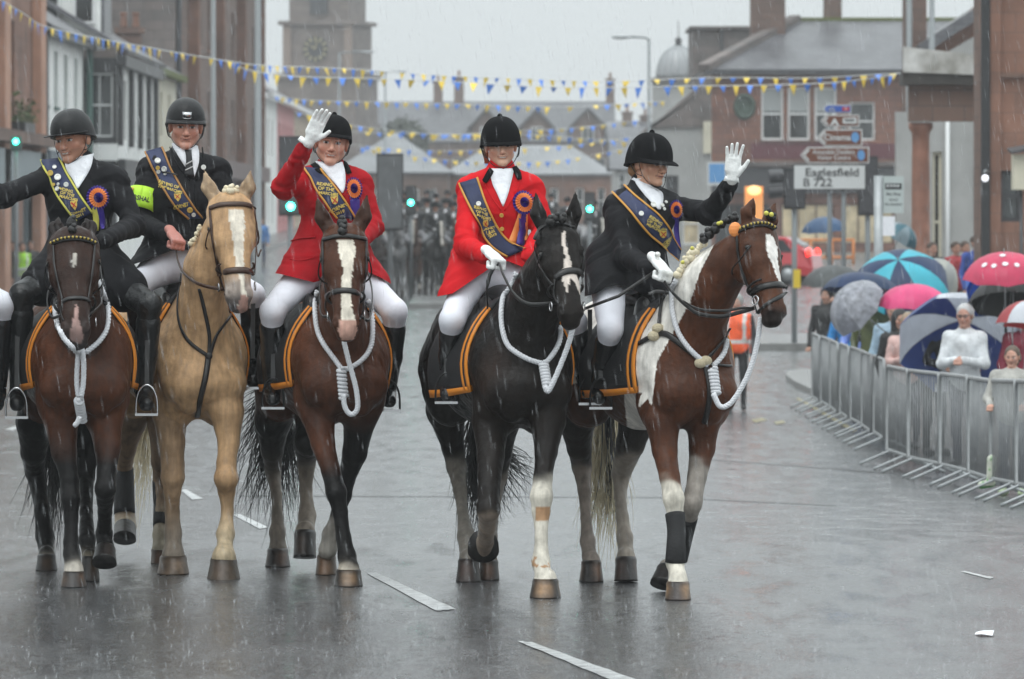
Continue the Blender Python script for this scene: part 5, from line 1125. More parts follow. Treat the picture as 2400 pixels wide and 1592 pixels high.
strip('pavement', -40, -10.2, 100, 500, .12); strip('kerb', -10.2, -10.0, 100, 500, .125, M_kerb)
strip('pavement', 8.2, 60, 46, 110, .12); strip('kerb', 8.0, 8.2, 46, 110, .125, M_kerb)
strip('kerb', 2.9, 9.4, 110.9, 111.2, .14, M_kerb); strip('pavement', 2.9, 9.4, 111.2, 118, .135)
strip('kerb', -2.6, -1.4, 139.0, 139.3, .13, M_kerb); strip('kerb', -2.6, -1.4, 145.0, 145.3, .13, M_kerb); strip('pavement', -2.6, -1.4, 139.3, 145.0, .125)
strip('pavement', 9.5, 60, 119, 500, .12)
kp = [GP(u, v)[:2] for u, v in ((1985, 985), (1905, 928), (1862, 908), (1842, 892), (1848, 882), (1880, 878), (1960, 878), (2060, 885))]; slabs('pavement', kp, .10, M_kerb)

# ---------------------------------------------------------------- building materials
def mat_brick(name, c1, c2, mortar, ax='x', bw=.45, bh=.22, rough=.75, ms=.012, tint=.25, bump=.3):
    m = bpy.data.materials.new(name); m.use_nodes = True; n = m.node_tree; b = n.nodes['Principled BSDF']; L = n.links.new; b.inputs['Roughness'].default_value = rough
    tc = n.nodes.new('ShaderNodeTexCoord'); s = n.nodes.new('ShaderNodeSeparateXYZ'); L(tc.outputs['Object'], s.inputs[0]); c = n.nodes.new('ShaderNodeCombineXYZ')
    ad = n.nodes.new('ShaderNodeMath'); ad.operation = 'ADD'; L(s.outputs[0], ad.inputs[0]); L(s.outputs[1], ad.inputs[1]); L(ad.outputs[0], c.inputs[0]); L(s.outputs[2], c.inputs[1])
    br = n.nodes.new('ShaderNodeTexBrick'); br.inputs['Scale'].default_value = 1; br.inputs['Brick Width'].default_value = bw; br.inputs['Row Height'].default_value = bh; br.inputs['Mortar Size'].default_value = ms
    br.inputs['Color1'].default_value = (*c1, 1); br.inputs['Color2'].default_value = (*c2, 1); br.inputs['Mortar'].default_value = (*mortar, 1); L(c.outputs[0], br.inputs['Vector'])
    nz = n.nodes.new('ShaderNodeTexNoise'); nz.inputs['Scale'].default_value = .8; nz.inputs['Detail'].default_value = 8; L(tc.outputs['Object'], nz.inputs['Vector'])
    r = n.nodes.new('ShaderNodeMapRange'); L(nz.outputs['Fac'], r.inputs[0]); r.inputs[1].default_value = .3; r.inputs[2].default_value = .7; r.inputs[3].default_value = 1 - tint; r.inputs[4].default_value = 1 + tint
    mx_ = n.nodes.new('ShaderNodeMix'); mx_.data_type = 'RGBA'; mx_.blend_type = 'MULTIPLY'; mx_.inputs[0].default_value = 1; L(br.outputs['Color'], mx_.inputs[6]); L(r.outputs[0], mx_.inputs[7]); L(mx_.outputs[2], b.inputs['Base Color'])
    bp = n.nodes.new('ShaderNodeBump'); bp.inputs['Strength'].default_value = bump; bp.inputs['Distance'].default_value = .02; bp.invert = True; L(br.outputs['Fac'], bp.inputs['Height']); L(bp.outputs[0], b.inputs['Normal']); return m
M_sand = mat_brick('wet_red_sandstone', (.23, .115, .078), (.20, .105, .075), (.17, .095, .07), bw=.8, bh=.35, tint=.4, bump=.15); M_sand2 = mat_brick('brown_sandstone', (.17, .105, .08), (.135, .085, .07), (.10, .07, .06), bw=.6, bh=.3)
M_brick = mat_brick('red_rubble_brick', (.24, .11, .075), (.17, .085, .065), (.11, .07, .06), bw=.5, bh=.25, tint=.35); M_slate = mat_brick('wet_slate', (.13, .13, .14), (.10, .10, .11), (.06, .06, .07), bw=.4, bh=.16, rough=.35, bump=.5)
M_grstone = mat_brick('weathered_grey_stone', (.17, .14, .13), (.13, .115, .11), (.09, .08, .08), bw=.7, bh=.35)
M_wwall = mat('white_painted_wall', (.84, .85, .83), rough=.6, noise=.08, nscale=1.5); M_cwall = mat('cream_painted_wall', (.62, .58, .46), rough=.6, noise=.1, nscale=1.5); M_pink = mat('pink_painted_wall', (.55, .22, .22), rough=.6, noise=.1, nscale=1.5)
M_gwall = mat('grey_render', (.36, .36, .35), rough=.65, noise=.15, nscale=1.2, bump=.2, bscale=6); M_bwall = mat('black_paint', (.022, .022, .024), rough=.4); M_green = mat('green_paint', (.03, .085, .07), rough=.45)
M_wframe = mat('white_window_paint', (.75, .76, .76), rough=.4); M_glass = mat('dark_pane', (.035, .04, .042), rough=.05, spec=.8, noise=.5, nscale=1.2); M_blind = mat('grey_blind', (.38, .40, .40), rough=.6)
M_dgrey = mat('dark_grey_paint', (.05, .05, .055), rough=.45); M_galv = mat('galvanised_steel', (.34, .36, .37), rough=.35, metal=.35, noise=.15, nscale=6); M_lampgrey = mat('lamp_post_grey', (.22, .24, .25), rough=.45)
M_shopblue = mat('pale_shop_fascia', (.24, .29, .31), rough=.5); M_shopbrown = mat('brown_shop_fascia', (.10, .05, .045), rough=.5); M_lit = mat('lit_shop_window', (.55, .46, .30), rough=.3, emit=.10, noise=.5, nscale=1.3); M_moss = mat('moss', (.10, .12, .02), rough=.9, noise=.4, nscale=20)

class Wall:
    """wall with real openings; side: 'E' faces +x, 'W' faces -x, 'S' faces the camera"""
    def __init__(s, root, side, c, a0, a1, z0, z1, m, th=.35, name='wall'): s.root, s.side, s.c, s.a0, s.a1, s.z0, s.z1, s.m, s.th, s.op, s.name = root, side, c, a0, a1, z0, z1, m, th, [], name
    def T(s, a, d, z):
        if s.side == 'E': return (s.c - d, a, z)
        if s.side == 'W': return (s.c + d, a, z)
        return (a, s.c + d, z)
    def blk(s, mb, a0, a1, d0, d1, z0, z1):
        p, q = s.T(a0, d0, z0), s.T(a1, d1, z1); return mb.bx(min(p[0], q[0]), max(p[0], q[0]), min(p[1], q[1]), max(p[1], q[1]), z0, z1)
    def win(s, a0, a1, z0, z1, fr=M_wframe, gl=M_glass, bars=(0, 1), fw=.07, rec=.14, sill=None, name='window', blind=None, cut=True):
        if cut: s.op.append((a0, a1, z0, z1))
        mb = MB()
        for q in ((a0, a0 + fw, z0, z1), (a1 - fw, a1, z0, z1), (a0 + fw, a1 - fw, z0, z0 + fw), (a0 + fw, a1 - fw, z1 - fw, z1)): s.blk(mb, q[0], q[1], rec - .03, rec + .06, q[2], q[3])
        for k in range(bars[1]): z = z0 + (z1 - z0) * (k + 1) / (bars[1] + 1); s.blk(mb, a0 + fw, a1 - fw, rec - .02, rec + .05, z - fw * .45, z + fw * .45)
        for k in range(bars[0]): a = a0 + (a1 - a0) * (k + 1) / (bars[0] + 1); s.blk(mb, a - fw * .3, a + fw * .3, rec - .01, rec + .045, z0 + fw, z1 - fw)
        o = mb.build(name, fr, s.root); p = MB(); s.blk(p, a0 + fw * .5, a1 - fw * .5, rec + .06, rec + .08, z0 + fw * .5, z1 - fw * .5); p.build('pane', gl, o)
        if blind: p = MB(); s.blk(p, a0 + fw, a1 - fw, rec + .045, rec + .055, z0 + (z1 - z0) * blind, z1 - fw); p.build('blind', M_blind, o)
        if sill: p = MB(); s.blk(p, a0 - .06, a1 + .06, -.07, rec, z0 - .1, z0 - .004); p.build('sill', sill, o)
        return o
    def build(s):
        A = sorted({s.a0, s.a1, *[x for o in s.op for x in o[:2]]}); Z = sorted({s.z0, s.z1, *[x for o in s.op for x in o[2:]]}); mb = MB()
        for z0, z1 in zip(Z[:-1], Z[1:]):
            run = None
            for a0, a1 in zip(A[:-1], A[1:]):
                h = any(o[0] < (a0 + a1) / 2 < o[1] and o[2] < (z0 + z1) / 2 < o[3] for o in s.op)
                if not h: run = (run[0], a1) if run else (a0, a1)
                if (h or a1 == A[-1]) and run: s.blk(mb, run[0], run[1], 0, s.th, z0, z1); run = None
        return mb.build(s.name, s.m, s.root)
def roof(root, poly, m, th=.12, name='roof', parent=None):
    mb = MB(); P_ = [np.array(p, float) for p in poly]; nrm = np.cross(P_[1] - P_[0], P_[2] - P_[0]); nrm /= np.linalg.norm(nrm); nrm = nrm if nrm[2] > 0 else -nrm; mb.prism(P_, nrm * th); return mb.build(name, m, parent or root)
def trim(root, name, m, *b):
    mb = MB(); mb.bx(*b); return mb.build(name, m, root)
def chimney(par, x, y, z0, z1, w=.9, d=.6, pots=2, m=M_sand2):
    mb = MB(); mb.bx(x - w / 2, x + w / 2, y - d / 2, y + d / 2, z0, z1 - .2); mb.bx(x - w / 2 - .08, x + w / 2 + .08, y - d / 2 - .08, y + d / 2 + .08, z1 - .2, z1); o = mb.build('chimney', m, par)
    for k in range(pots): p = MB(); p.lathe([(.11, 0), (.13, .05), (.1, .4), (.13, .45), (.11, .5)], (x + (k - (pots - 1) / 2) * w / max(pots, 1), y, z1), 10); p.build('chimney_pot', M_sand, o)
    return o
zz = lambda v, D: CAMZ + (HY - v) / FPX * D
def base(x, y): return (x, y, gz(y))
M_ltgreen = mat('green_signal_lens', (.05, 1, .65), rough=.2, emit=16)

# ---------------------------------------------------------------- left side of the street
g = empty('sandstone_building', base(-15, 134), label='red sandstone building with dark bay window at the left edge above a pale shop fascia', cat='building')
w = Wall(g, 'E', -12.7, 112, 147.6, .0, 15, M_sand); 
for a in (118, 126.5, 136.6): w.win(a, a + 1.3, 4.2, 6.9, M_shopbrown, bars=(1, 1)); w.win(a + 2.6, a + 3.9, 4.2, 6.9, M_shopbrown, bars=(1, 1)); w.win(a, a + 1.3, 8.5, 11, M_shopbrown); w.win(a + 2.6, a + 3.9, 8.5, 11, M_shopbrown)
for a in (114, 120, 126, 132, 138, 143): w.win(a, a + 3.6, .4, 2.6, M_shopblue, bars=(2, 0), rec=.1, name='shop_window')
w.build(); w2 = Wall(g, 'S', 112, -22, -12.7, -.5, 15, M_sand); w2.build()
trim(g, 'cornice', M_sand2, -12.69, -12.2, 112, 147.6, 3.75, 4.05); trim(g, 'shop_fascia', M_shopblue, -12.69, -12.45, 112, 147.5, 2.7, 3.6)
for a in (113, 122, 135.2, 145.6): trim(g, 'pilaster', mat('light_sandstone', (.46, .25, .17), rough=.7, noise=.2, nscale=1), -12.69, -12.45, a, a + 1.6, 0, 15)
pl = empty('window_planter', (-12.5, 140, 4.15), label='window box of trailing plants on the sandstone building ledge', cat='planter'); mb = MB(); mb.bx(-12.65, -12.25, 138.5, 141.5, 4.06, 4.3); mb.build('box', M_bwall, pl)
mb = MB(); 
for k in range(260):
    c = np.array([RNG.uniform(-12.75, -12.15), RNG.uniform(138.3, 141.7), 4.3 + abs(RNG.normal(0, .25))]); a = RNG.normal(size=3) * .07; b_ = RNG.normal(size=3) * .07; mb.add([c, c + a, c + b_], [(0, 1, 2)])
mb.build('foliage', mat('dull_leaves', (.06, .09, .02), rough=.7, noise=.4, nscale=9), pl)
g = empty('white_building', base(-16, 155), label='white two-storey house with four tall green-framed windows', cat='building')
w = Wall(g, 'E', -12.7, 148, 163, .0, 6.9, M_wwall)
for a in (149.2, 152.6, 156, 159.6): w.win(a, a + 1.3, 4.95, 6.5, M_green, bars=(0, 1), fw=.14, sill=M_green)
w.build(); trim(g, 'shop_fascia', mat('blue_grey_fascia', (.10, .13, .16), rough=.5), -12.69, -12.4, 148, 163, .3, 3.7)
roof(g, [(-12.4, 147.8, 6.95), (-12.4, 163.2, 6.95), (-18, 163.2, 10.6), (-18, 147.8, 10.6)], M_slate); trim(g, 'gutter', M_bwall, -12.45, -12.3, 147.8, 163, 6.8, 6.95); mb = MB(); mb.tube([(-12.55, 148.1, 0), (-12.55, 148.1, 6.9)], .09); mb.build('drainpipe', M_dgrey, g, True); mb = MB(); mb.tube([(-12.5, 162.9, 0), (-12.5, 162.9, 6.9)], .1); mb.build('drainpipe', M_green, g, True)
chimney(g, -16, 163, 9, 11.5, 1.2)
g = empty('black_and_white_building', base(-16, 172), label='black and white shop building with a big end sash window and black pilasters', cat='building')
w = Wall(g, 'S', 163.4, -14, -11.75, .0, 6.6, M_bwall, name='end_wall'); w.win(-12.65, -11.85, 4.25, 6.15, M_wframe, bars=(1, 1), fw=.06); w.build(); trim(g, 'painted_band', M_wwall, -12.75, -11.7, 163.3, 163.395, 3.55, 4.05)
w = Wall(g, 'E', -11.75, 163.8, 181, .0, 6.6, M_wwall)
for a in (166.5, 170.5, 174.5): w.win(a, a + 1.3, 4.2, 6.0, M_bwall, bars=(0, 1), fw=.12)
w.build()
for a in (163.9, 168.6, 172.8, 176.8, 180.3): trim(g, 'black_pilaster', M_bwall, -11.74, -11.6, a, a + .55, 4.0, 6.35)
trim(g, 'eaves_board', M_bwall, -11.74, -11.45, 163.3, 181, 6.35, 6.7); trim(g, 'shop_fascia', M_bwall, -11.74, -11.5, 163.8, 181, 2.9, 3.6)
rf = roof(g, [(-11.4, 163.2, 6.72), (-11.4, 181, 6.72), (-17.5, 181, 10.4), (-17.5, 163.2, 10.4)], M_slate)
# dormer
Dm = 166; mb = MB(); mb.bx(-14.6, -12.4, 166, 169, 7.0, 10.2); dm = mb.build('dormer', M_wwall, g)
for a in (-14.35, -13.3): w = Wall(g, 'S', 165.95, a, a + .8, 7.6, 9.7, M_wwall, .04, 'dormer_face'); w.win(a + .08, a + .72, 7.7, 9.6, M_wframe, bars=(0, 1), rec=-.04, cut=False); 
trim(g, 'dormer_cheek', M_slate, -12.39, -12.3, 166, 169, 7.1, 10.2)
g = empty('cream_building', base(-16, 188), label='low cream painted house with mossy gutter beside the tall stone building', cat='building')
w = Wall(g, 'E', -11.9, 181.3, 195, .0, 6.6, M_cwall)
for a in (183, 186.2, 190.5): w.win(a, a + 1.0, 4.6, 6.1, M_wframe)
w.build(); roof(g, [(-11.6, 181.2, 6.7), (-11.6, 195.4, 6.7), (-17, 195.4, 9.8), (-17, 181.2, 9.8)], M_slate); trim(g, 'mossy_gutter', M_moss, -11.75, -11.5, 181.2, 195.3, 6.6, 6.8); chimney(g, -12.6, 181.4, 6.8, 8.1, .8)
g = empty('tall_stone_building', base(-17, 230), label='tall brown stone tenement with blank gable and bracketed cornice', cat='building')
w = Wall(g, 'S', 196, -19.5, -12.0, .0, 17, M_grstone, name='gable_wall'); w.build(); w = Wall(g, 'E', -12, 196.4, 262, .0, 16, M_sand2)
for a in np.arange(198.5, 258, 6.2):
    for z in (4.6, 8.4, 12.2): w.win(a, a + 1.6, z, z + 2.2, M_wframe, bars=(0, 1), sill=M_sand)
for a in np.arange(198, 256, 8): w.win(a, a + 5.5, .5, 3.2, M_shopbrown, bars=(3, 0), name='shop_window')
w.build()
for a in (204, 222, 240, 258): trim(g, 'pilaster', M_sand, -11.99, -11.6, a, a + 1.0, 0, 16)
trim(g, 'shop_fascia', M_shopbrown, -11.99, -11.5, 197, 262, 3.4, 4.1); trim(g, 'cornice', M_grstone, -12, -10.8, 196.4, 262.3, 14.2, 14.7); mb = MB(); mb.tube([(-11.9, 196.6, 0), (-11.9, 196.6, 16)], .1); mb.build('drainpipe', M_dgrey, g, True)
trim(g, 'stone_bracket', M_grstone, -11.6, -10.6, 262.4, 264, 13.9, 14.6)
for i, (m, a0, a1, nm, lab) in enumerate(((M_wwall, 262.6, 281, 'white_house', 'white gabled house far down the left side of the street'), (M_pink, 281.2, 303, 'pink_house', 'pink painted house far down the left side'), (mat('beige_painted_wall', (.5, .4, .3), rough=.6), 303.2, 327, 'beige_house', 'beige house last in the left terrace before the clock tower'))):
    g = empty(nm, base(-15, (a0 + a1) / 2), label=lab, cat='house'); w = Wall(g, 'E', -12, a0, a1, .6, 7.6, m)
    for a in np.arange(a0 + 2, a1 - 3, 5): w.win(a, a + 1.5, 4.8, 6.6, M_wframe); w.win(a, a + 2, 1.4, 3.2, M_wframe)
    w.build(); roof(g, [(-11.6, a0, 7.65), (-11.6, a1, 7.65), (-17, a1, 10.8), (-17, a0, 10.8)], M_slate); trim(g, 'gutter', M_wframe, -11.7, -11.4, a0, a1, 7.5, 7.75)
    w = Wall(g, 'S', a0 - .02, -17, -12.0, .6, 7.6, m, .015, 'end_wall'); w.build()

# ---------------------------------------------------------------- clock tower and buildings at the end of the street
R12 = Matrix.Rotation(math.radians(-14), 4, 'Z')
g = empty('clock_tower', (-13.4, 400, gz(400)), label='tall stone clock tower with gilded clock face in the haze', cat='tower'); cx, cy = -13.4, 400
def rbox(name, m, w, d, z0, z1, par): mb = MB(); mb.box((0, 0, (z0 + z1) / 2), (w, d, z1 - z0)); mb.xf(Matrix.Translation((cx, cy, 0)) @ R12); return mb.build(name, m, par)
M_tow = mat_brick('tower_stone', (.19, .155, .14), (.155, .13, .12), (.12, .10, .095), bw=.8, bh=.4)
rbox('base', M_tow, 6.2, 6.2, 1, 8.4, g); rbox('lower_stage', M_tow, 5.9, 5.9, 8.4, 11.6, g); rbox('string_course', M_tow, 6.3, 6.3, 11.6, 12.0, g); rbox('clock_stage', M_tow, 5.2, 5.2, 12.0, 15.5, g); rbox('cornice', M_tow, 5.8, 5.8, 15.5, 15.8, g); rbox('belfry', M_tow, 4.5, 4.5, 15.8, 22, g)
for s_ in (-1, 1):
    mb = MB(); mb.box((s_ * 2.3, -2.66, 13.8), (.6, .12, 3.4)); mb.xf(Matrix.Translation((cx, cy, 0)) @ R12); mb.build('corner_strip', mat('pale_stone', (.26, .2, .17), rough=.8), g)
mb = MB(); mb.box((0, -2.3, 17.6), (1.3, .2, 2.6)); mb.xf(Matrix.Translation((cx, cy, 0)) @ R12); mb.build('louvre', M_dgrey, g)
MT = Matrix.Translation((cx, cy, 0)) @ R12 @ Matrix.Translation((-.15, -2.62, 13.75)) @ Matrix.Rotation(math.radians(90), 4, 'X')
mb = MB(); mb.prism([(.95 * math.cos(t), .95 * math.sin(t), 0) for t in np.linspace(0, 2 * math.pi, 40, False)], (0, 0, .06)); mb.xf(MT); ck = mb.build('clock_face', mat('dark_dial', (.05, .05, .055), rough=.5), g)
mb = MB()
for k in range(12):
    a = math.pi / 6 * k; mb.box((.74 * math.sin(a), .74 * math.cos(a), .08), (.13, .3, .03), rz=-a)
mb.xf(MT); mb.build('numerals', mat('gilding', (.42, .36, .20), rough=.5), ck)
for a, ln, wd in ((math.radians(305), .42, .09), (math.radians(10), .62, .07)): mb = MB(); mb.box((ln / 2 * math.sin(a), ln / 2 * math.cos(a), .12), (wd, ln, .02), rz=-a); mb.xf(MT); mb.build('clock_hand', MATS['gilding'], ck)
def gabled(name, lab, x0, x1, y, dep, z0, ze, zr, mw, mroof=M_slate, hip=0, chims=(), wins=(), dormers=(), cat='building'):
    g = empty(name, base((x0 + x1) / 2, y), label=lab, cat=cat); w = Wall(g, 'S', y, x0, x1, z0, ze, mw)
    for q in wins: w.win(*q)
    w.build(); e = .3
    rf = roof(g, [(x0 - e, y - e, ze), (x1 + e, y - e, ze), (x1 + e - hip, y + dep / 2, zr), (x0 - e + hip, y + dep / 2, zr)], mroof)
    roof(g, [(x0 - e, y + dep + e, ze), (x1 + e, y + dep + e, ze), (x1 + e - hip, y + dep / 2, zr), (x0 - e + hip, y + dep / 2, zr)], mroof)
    for x, s_ in ((x0, 1), (x1, -1)):
        mb = MB(); mb.bx(min(x, x + s_ * .3), max(x, x + s_ * .3), y + .36, y + dep, z0, ze); mb.build('side_wall', mw, g)
        if hip: roof(g, [(x - s_ * e, y - e, ze), (x - s_ * e, y + dep + e, ze), (x - s_ * e + s_ * hip, y + dep / 2, zr)], mroof)
        else: mb = MB(); mb.prism([(x, y, ze), (x, y + dep, ze), (x, y + dep / 2, zr - .1)], (s_ * .3, 0, 0)); mb.build('gable', mw, g)
    for c in chims: chimney(rf, c[0], y + dep / 2, ze, c[1], *c[2:])
    for (dx, wd, zb, zt) in dormers:
        mb = MB(); mb.prism([(dx - wd / 2, y - .05, zb), (dx + wd / 2, y - .05, zb), (dx + wd / 2, y - .05, zb + (zt - zb) * .5), (dx, y - .05, zt), (dx - wd / 2, y - .05, zb + (zt - zb) * .5)], (0, dep * .4, 0)); d_ = mb.build('dormer', mw, g)
        w = Wall(g, 'S', y - .2, dx - .6, dx + .6, zb, zb + 1.2, mw); w.win(dx - .5, dx + .5, zb + .1, zb + 1.3, M_wframe, bars=(1, 0), rec=-.06, cut=False)
        for s_ in (-1, 1): roof(g, [(dx, y - .5, zt + .05), (dx + s_ * (wd / 2 + .3), y - .5, zb + (zt - zb) * .42), (dx + s_ * (wd / 2 + .3), y + dep * .45, zb + (zt - zb) * .42), (dx, y + dep * .45, zt + .05)], mroof, .1, 'dormer_roof')
    return g
X = lambda u, D: (u - 1200) / FPX * D
wl = [(X(u, 450), X(u + 30, 450), 4.6, 6.4) for u in (1060, 1110, 1180, 1260, 1330, 1390)]
gabled('long_stone_building', 'long stone building with three gabled dormers and tall chimneys closing the street', X(880, 450), X(1435, 450), 450, 9, 1.5, zz(335, 450), zz(238, 450), M_sand2, hip=0, chims=((X(1027, 455), zz(190, 455), .75, .6, 1), (X(1076, 455), zz(180, 455), .8, .7, 1), (X(1444, 455) - .5, zz(185, 455), .7, .6, 1)), wins=wl, dormers=((X(1140, 450), 2.4, zz(335, 450), zz(258, 450)), (X(1258, 450), 2.4, zz(335, 450), zz(258, 450)), (X(1378, 450), 2.6, zz(335, 450), zz(256, 450))))
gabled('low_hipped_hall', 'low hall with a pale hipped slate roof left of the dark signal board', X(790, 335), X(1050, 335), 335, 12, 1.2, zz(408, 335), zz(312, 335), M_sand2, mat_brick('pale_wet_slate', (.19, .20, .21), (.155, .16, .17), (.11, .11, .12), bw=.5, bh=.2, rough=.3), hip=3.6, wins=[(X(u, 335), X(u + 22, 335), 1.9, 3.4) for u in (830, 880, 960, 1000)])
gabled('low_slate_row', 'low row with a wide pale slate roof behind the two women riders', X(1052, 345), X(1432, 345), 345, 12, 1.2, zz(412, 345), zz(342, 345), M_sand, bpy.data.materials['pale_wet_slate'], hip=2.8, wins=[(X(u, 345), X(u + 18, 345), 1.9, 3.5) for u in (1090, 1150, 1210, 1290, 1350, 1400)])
gabled('grey_gabled_house', 'grey house with steep slate roof beneath the far lamp post', X(1440, 330), X(1530, 330), 330, 10, 1, zz(400, 330), zz(300, 330), M_gwall, hip=0, wins=[(X(u, 330), X(u + 16, 330), 3.2, 4.3) for u in (1450, 1490)])
# far tree by the hall
tr = empty('far_tree', base(X(940, 420), 420), label='round dark tree showing between the clock tower and slate roofs', cat='tree'); mb = MB(); mb.tube([base(X(940, 420), 420), (X(940, 420), 420, 7)], [.3, .15]); mb.build('trunk', M_dgrey, tr, True)
mb = MB()
for k in range(1500):
    a = RNG.normal(size=3); a /= np.linalg.norm(a); c = np.array([X(940, 420), 420, 7.2]) + a * np.array([2.2, 2, 1.9]) * RNG.uniform(.5, 1.05) ** .5; p = RNG.normal(size=3) * .22; q = RNG.normal(size=3) * .22; mb.add([c, c + p, c + q], [(0, 1, 2)])
mb.build('crown', mat('tree_leaves', (.06, .07, .05), rough=.8, noise=.4, nscale=2), tr)
# ---------------------------------------------------------------- right side
gabled('far_terrace', 'small dim terrace roofs showing beneath the far lamp post lantern arm', X(1432, 430), X(1545, 430), 430, 8, 1.5, zz(330, 430), zz(285, 430), M_grstone, hip=0, chims=((X(1470, 434), zz(262, 434), .8, .6, 1), (X(1512, 434), zz(270, 434), .8, .6, 1)), wins=[(X(u, 430), X(u + 14, 430), 4.2, 5.6) for u in (1445, 1480, 1515)])
D = 300; g = empty('domed_building', base(X(1590, D), D), label='building with a ribbed pale lead dome on the right of the street', cat='building')
w = Wall(g, 'S', D, X(1528, D), X(1700, D), 0, zz(192, D), M_gwall); w.build(); trim(g, 'cornice', M_grstone, X(1524, D), X(1700, D), D - .3, D, zz(192, D), zz(183, D))
r = X(1642, D) - X(1590, D); mb = MB(); c = (X(1592, D), D + r + .3, zz(183, D)); mb.lathe([(r * math.cos(a), r * 1.5 * math.sin(a)) for a in np.linspace(0, math.pi / 2, 12)], c, 28); dm = mb.build('dome', mat('lead_dome', (.33, .34, .35), rough=.3, noise=.2, nscale=.6), g, True)
for k in range(9):
    t = math.pi * k / 8; mb = MB(); mb.tube([(c[0] - r * 1.01 * math.cos(a) * math.cos(t), c[1] - r * 1.01 * math.cos(a) * math.sin(t), c[2] + r * 1.51 * math.sin(a)) for a in np.linspace(0, math.pi / 2, 12)], .05, 5); mb.build('rib', M_galv, dm, True)
mb = MB(); mb.lathe([(.16, 0), (.16, .3), (.22, .32), (.1, .45), (.03, .5), (.02, 1.4)], (c[0], c[1], c[2] + r * 1.48), 10); mb.build('finial', M_dgrey, dm, True)
D = 240; g = empty('crow_stepped_building', base(X(1600, D), D), label='dark stone building with sloping parapet, grey side wall and lit shop beneath the dome', cat='building')
w = Wall(g, 'S', D, X(1515, D), X(1672, D), -.2, zz(300, D), M_gwall)
w.win(X(1560, D), X(1590, D), 2.6, 3.6, M_dgrey); w.win(X(1600, D), X(1640, D), .6, 2.4, M_wframe, M_lit, name='shop_window'); w.build()
mb = MB(); mb.prism([(X(1500, D), D - .1, zz(320, D)), (X(1640, D), D - .1, zz(200, D)), (X(1672, D), D - .1, zz(200, D)), (X(1672, D), D - .1, zz(300, D)), (X(1515, D), D - .1, zz(300, D))], (0, 8, 0)); mb.build('gable', M_grstone, g)
mb = MB(); mb.prism([(X(1625, D), D + 1, zz(200, D)), (X(1625, D), D + 1, zz(68, D)), (X(1775, D), D + 1, zz(66, D)), (X(1775, D), D + 1, zz(200, D))], (0, 6, 0)); mb.build('tower_block', M_grstone, g); trim(g, 'coping', M_grstone, X(1618, D), X(1778, D), D + .7, D + 7.3, zz(66, D), zz(60, D))
trim(g, 'downpipe', M_dgrey, X(1690, D), X(1697, D), D + .8, D + .98, zz(160, D), zz(66, D)); trim(g, 'cream_panel', M_cwall, X(1648, D), X(1668, D), D - .2, D - .004, zz(360, D), zz(285, D))
D = 215; x0, x1 = X(1668, D), X(2112, D) + 6; g = empty('brick_corner_building', base((x0 + x1) / 2, D), label='red stone corner building with big grey slate roof, tall white sash windows and dark shopfront', cat='building')
w = Wall(g, 'S', D, x0, x1, -.3, zz(170, D), M_brick)
for u in (1784, 1846, 1909): w.win(X(u, D), X(u + 52, D), zz(329, D), zz(205, D), M_wframe, bars=(0, 1), fw=.09, sill=M_shopbrown, blind=.55)
w.win(X(1990, D), X(2050, D), zz(329, D), zz(240, D), M_wframe)
for u in (1680, 1830, 1970): w.win(X(u, D), X(u + 125, D), .75, 2.35, M_shopbrown, M_lit if u > 1700 else M_glass, bars=(2, 0), name='shop_window')
w.build(); trim(g, 'shop_fascia', M_dgrey, x0, x1, D - .25, D - .004, 2.75, 3.75); trim(g, 'cornice', M_grstone, x0, x1, D - .4, D - .002, 3.8, 3.98); trim(g, 'red_band', mat('maroon_paint', (.12, .03, .04), rough=.5), X(1760, D), x1, D - .02, D - .001, 4.1, 4.7)
ze, zr = zz(170, D), zz(44, D); roof(g, [(x0 - .3, D - .4, ze), (x1, D - .4, ze), (x1, D + 5, zr), (X(1880, D), D + 5, zr)], M_slate); roof(g, [(x0 - .3, D - .4, ze), (X(1880, D), D + 5, zr), (X(1880, D), D + 5.3, zr), (x0 - .3, D + 11, ze)], M_slate)
mb = MB(); mb.bar((x0 - .3, D - .45, ze + .15), (X(1880, D), D + 5, zr + .15), .5, .35); mb.build('stone_skew', M_grstone, g); mb = MB(); mb.bx(X(1880, D), x1, D + 4.9, D + 5.15, zr, zr + .22); mb.build('ridge', M_moss, g); trim(g, 'gutter', M_dgrey, x0 - .3, x1, D - .55, D - .4, ze - .1, ze + .06)
chimney(g, X(1810, D), D + 4, zz(110, D), zz(-40, D), 1.36, 1.2, 2, M_sand2); chimney(g, X(1972, D), D + 6, zz(60, D), zz(-60, D), .7, .9, 1, M_sand2)
mb = MB(); c = np.array([X(1745, D), D - .05, zz(250, D)]); mb.tube([c + np.array([.34 * math.cos(t), -.05, .42 * math.sin(t)]) for t in np.linspace(0, 2 * math.pi, 25)], .1, 8, cap=False); pq = mb.build('wall_plaque', mat('verdigris', (.06, .09, .07), rough=.6, noise=.4, nscale=8), g, True); mb = MB(); mb.prism([c + np.array([.33 * math.cos(t), 0, .41 * math.sin(t)]) for t in np.linspace(0, 2 * math.pi, 24, False)], (0, .04, 0)); mb.build('disc', MATS['verdigris'], pq)
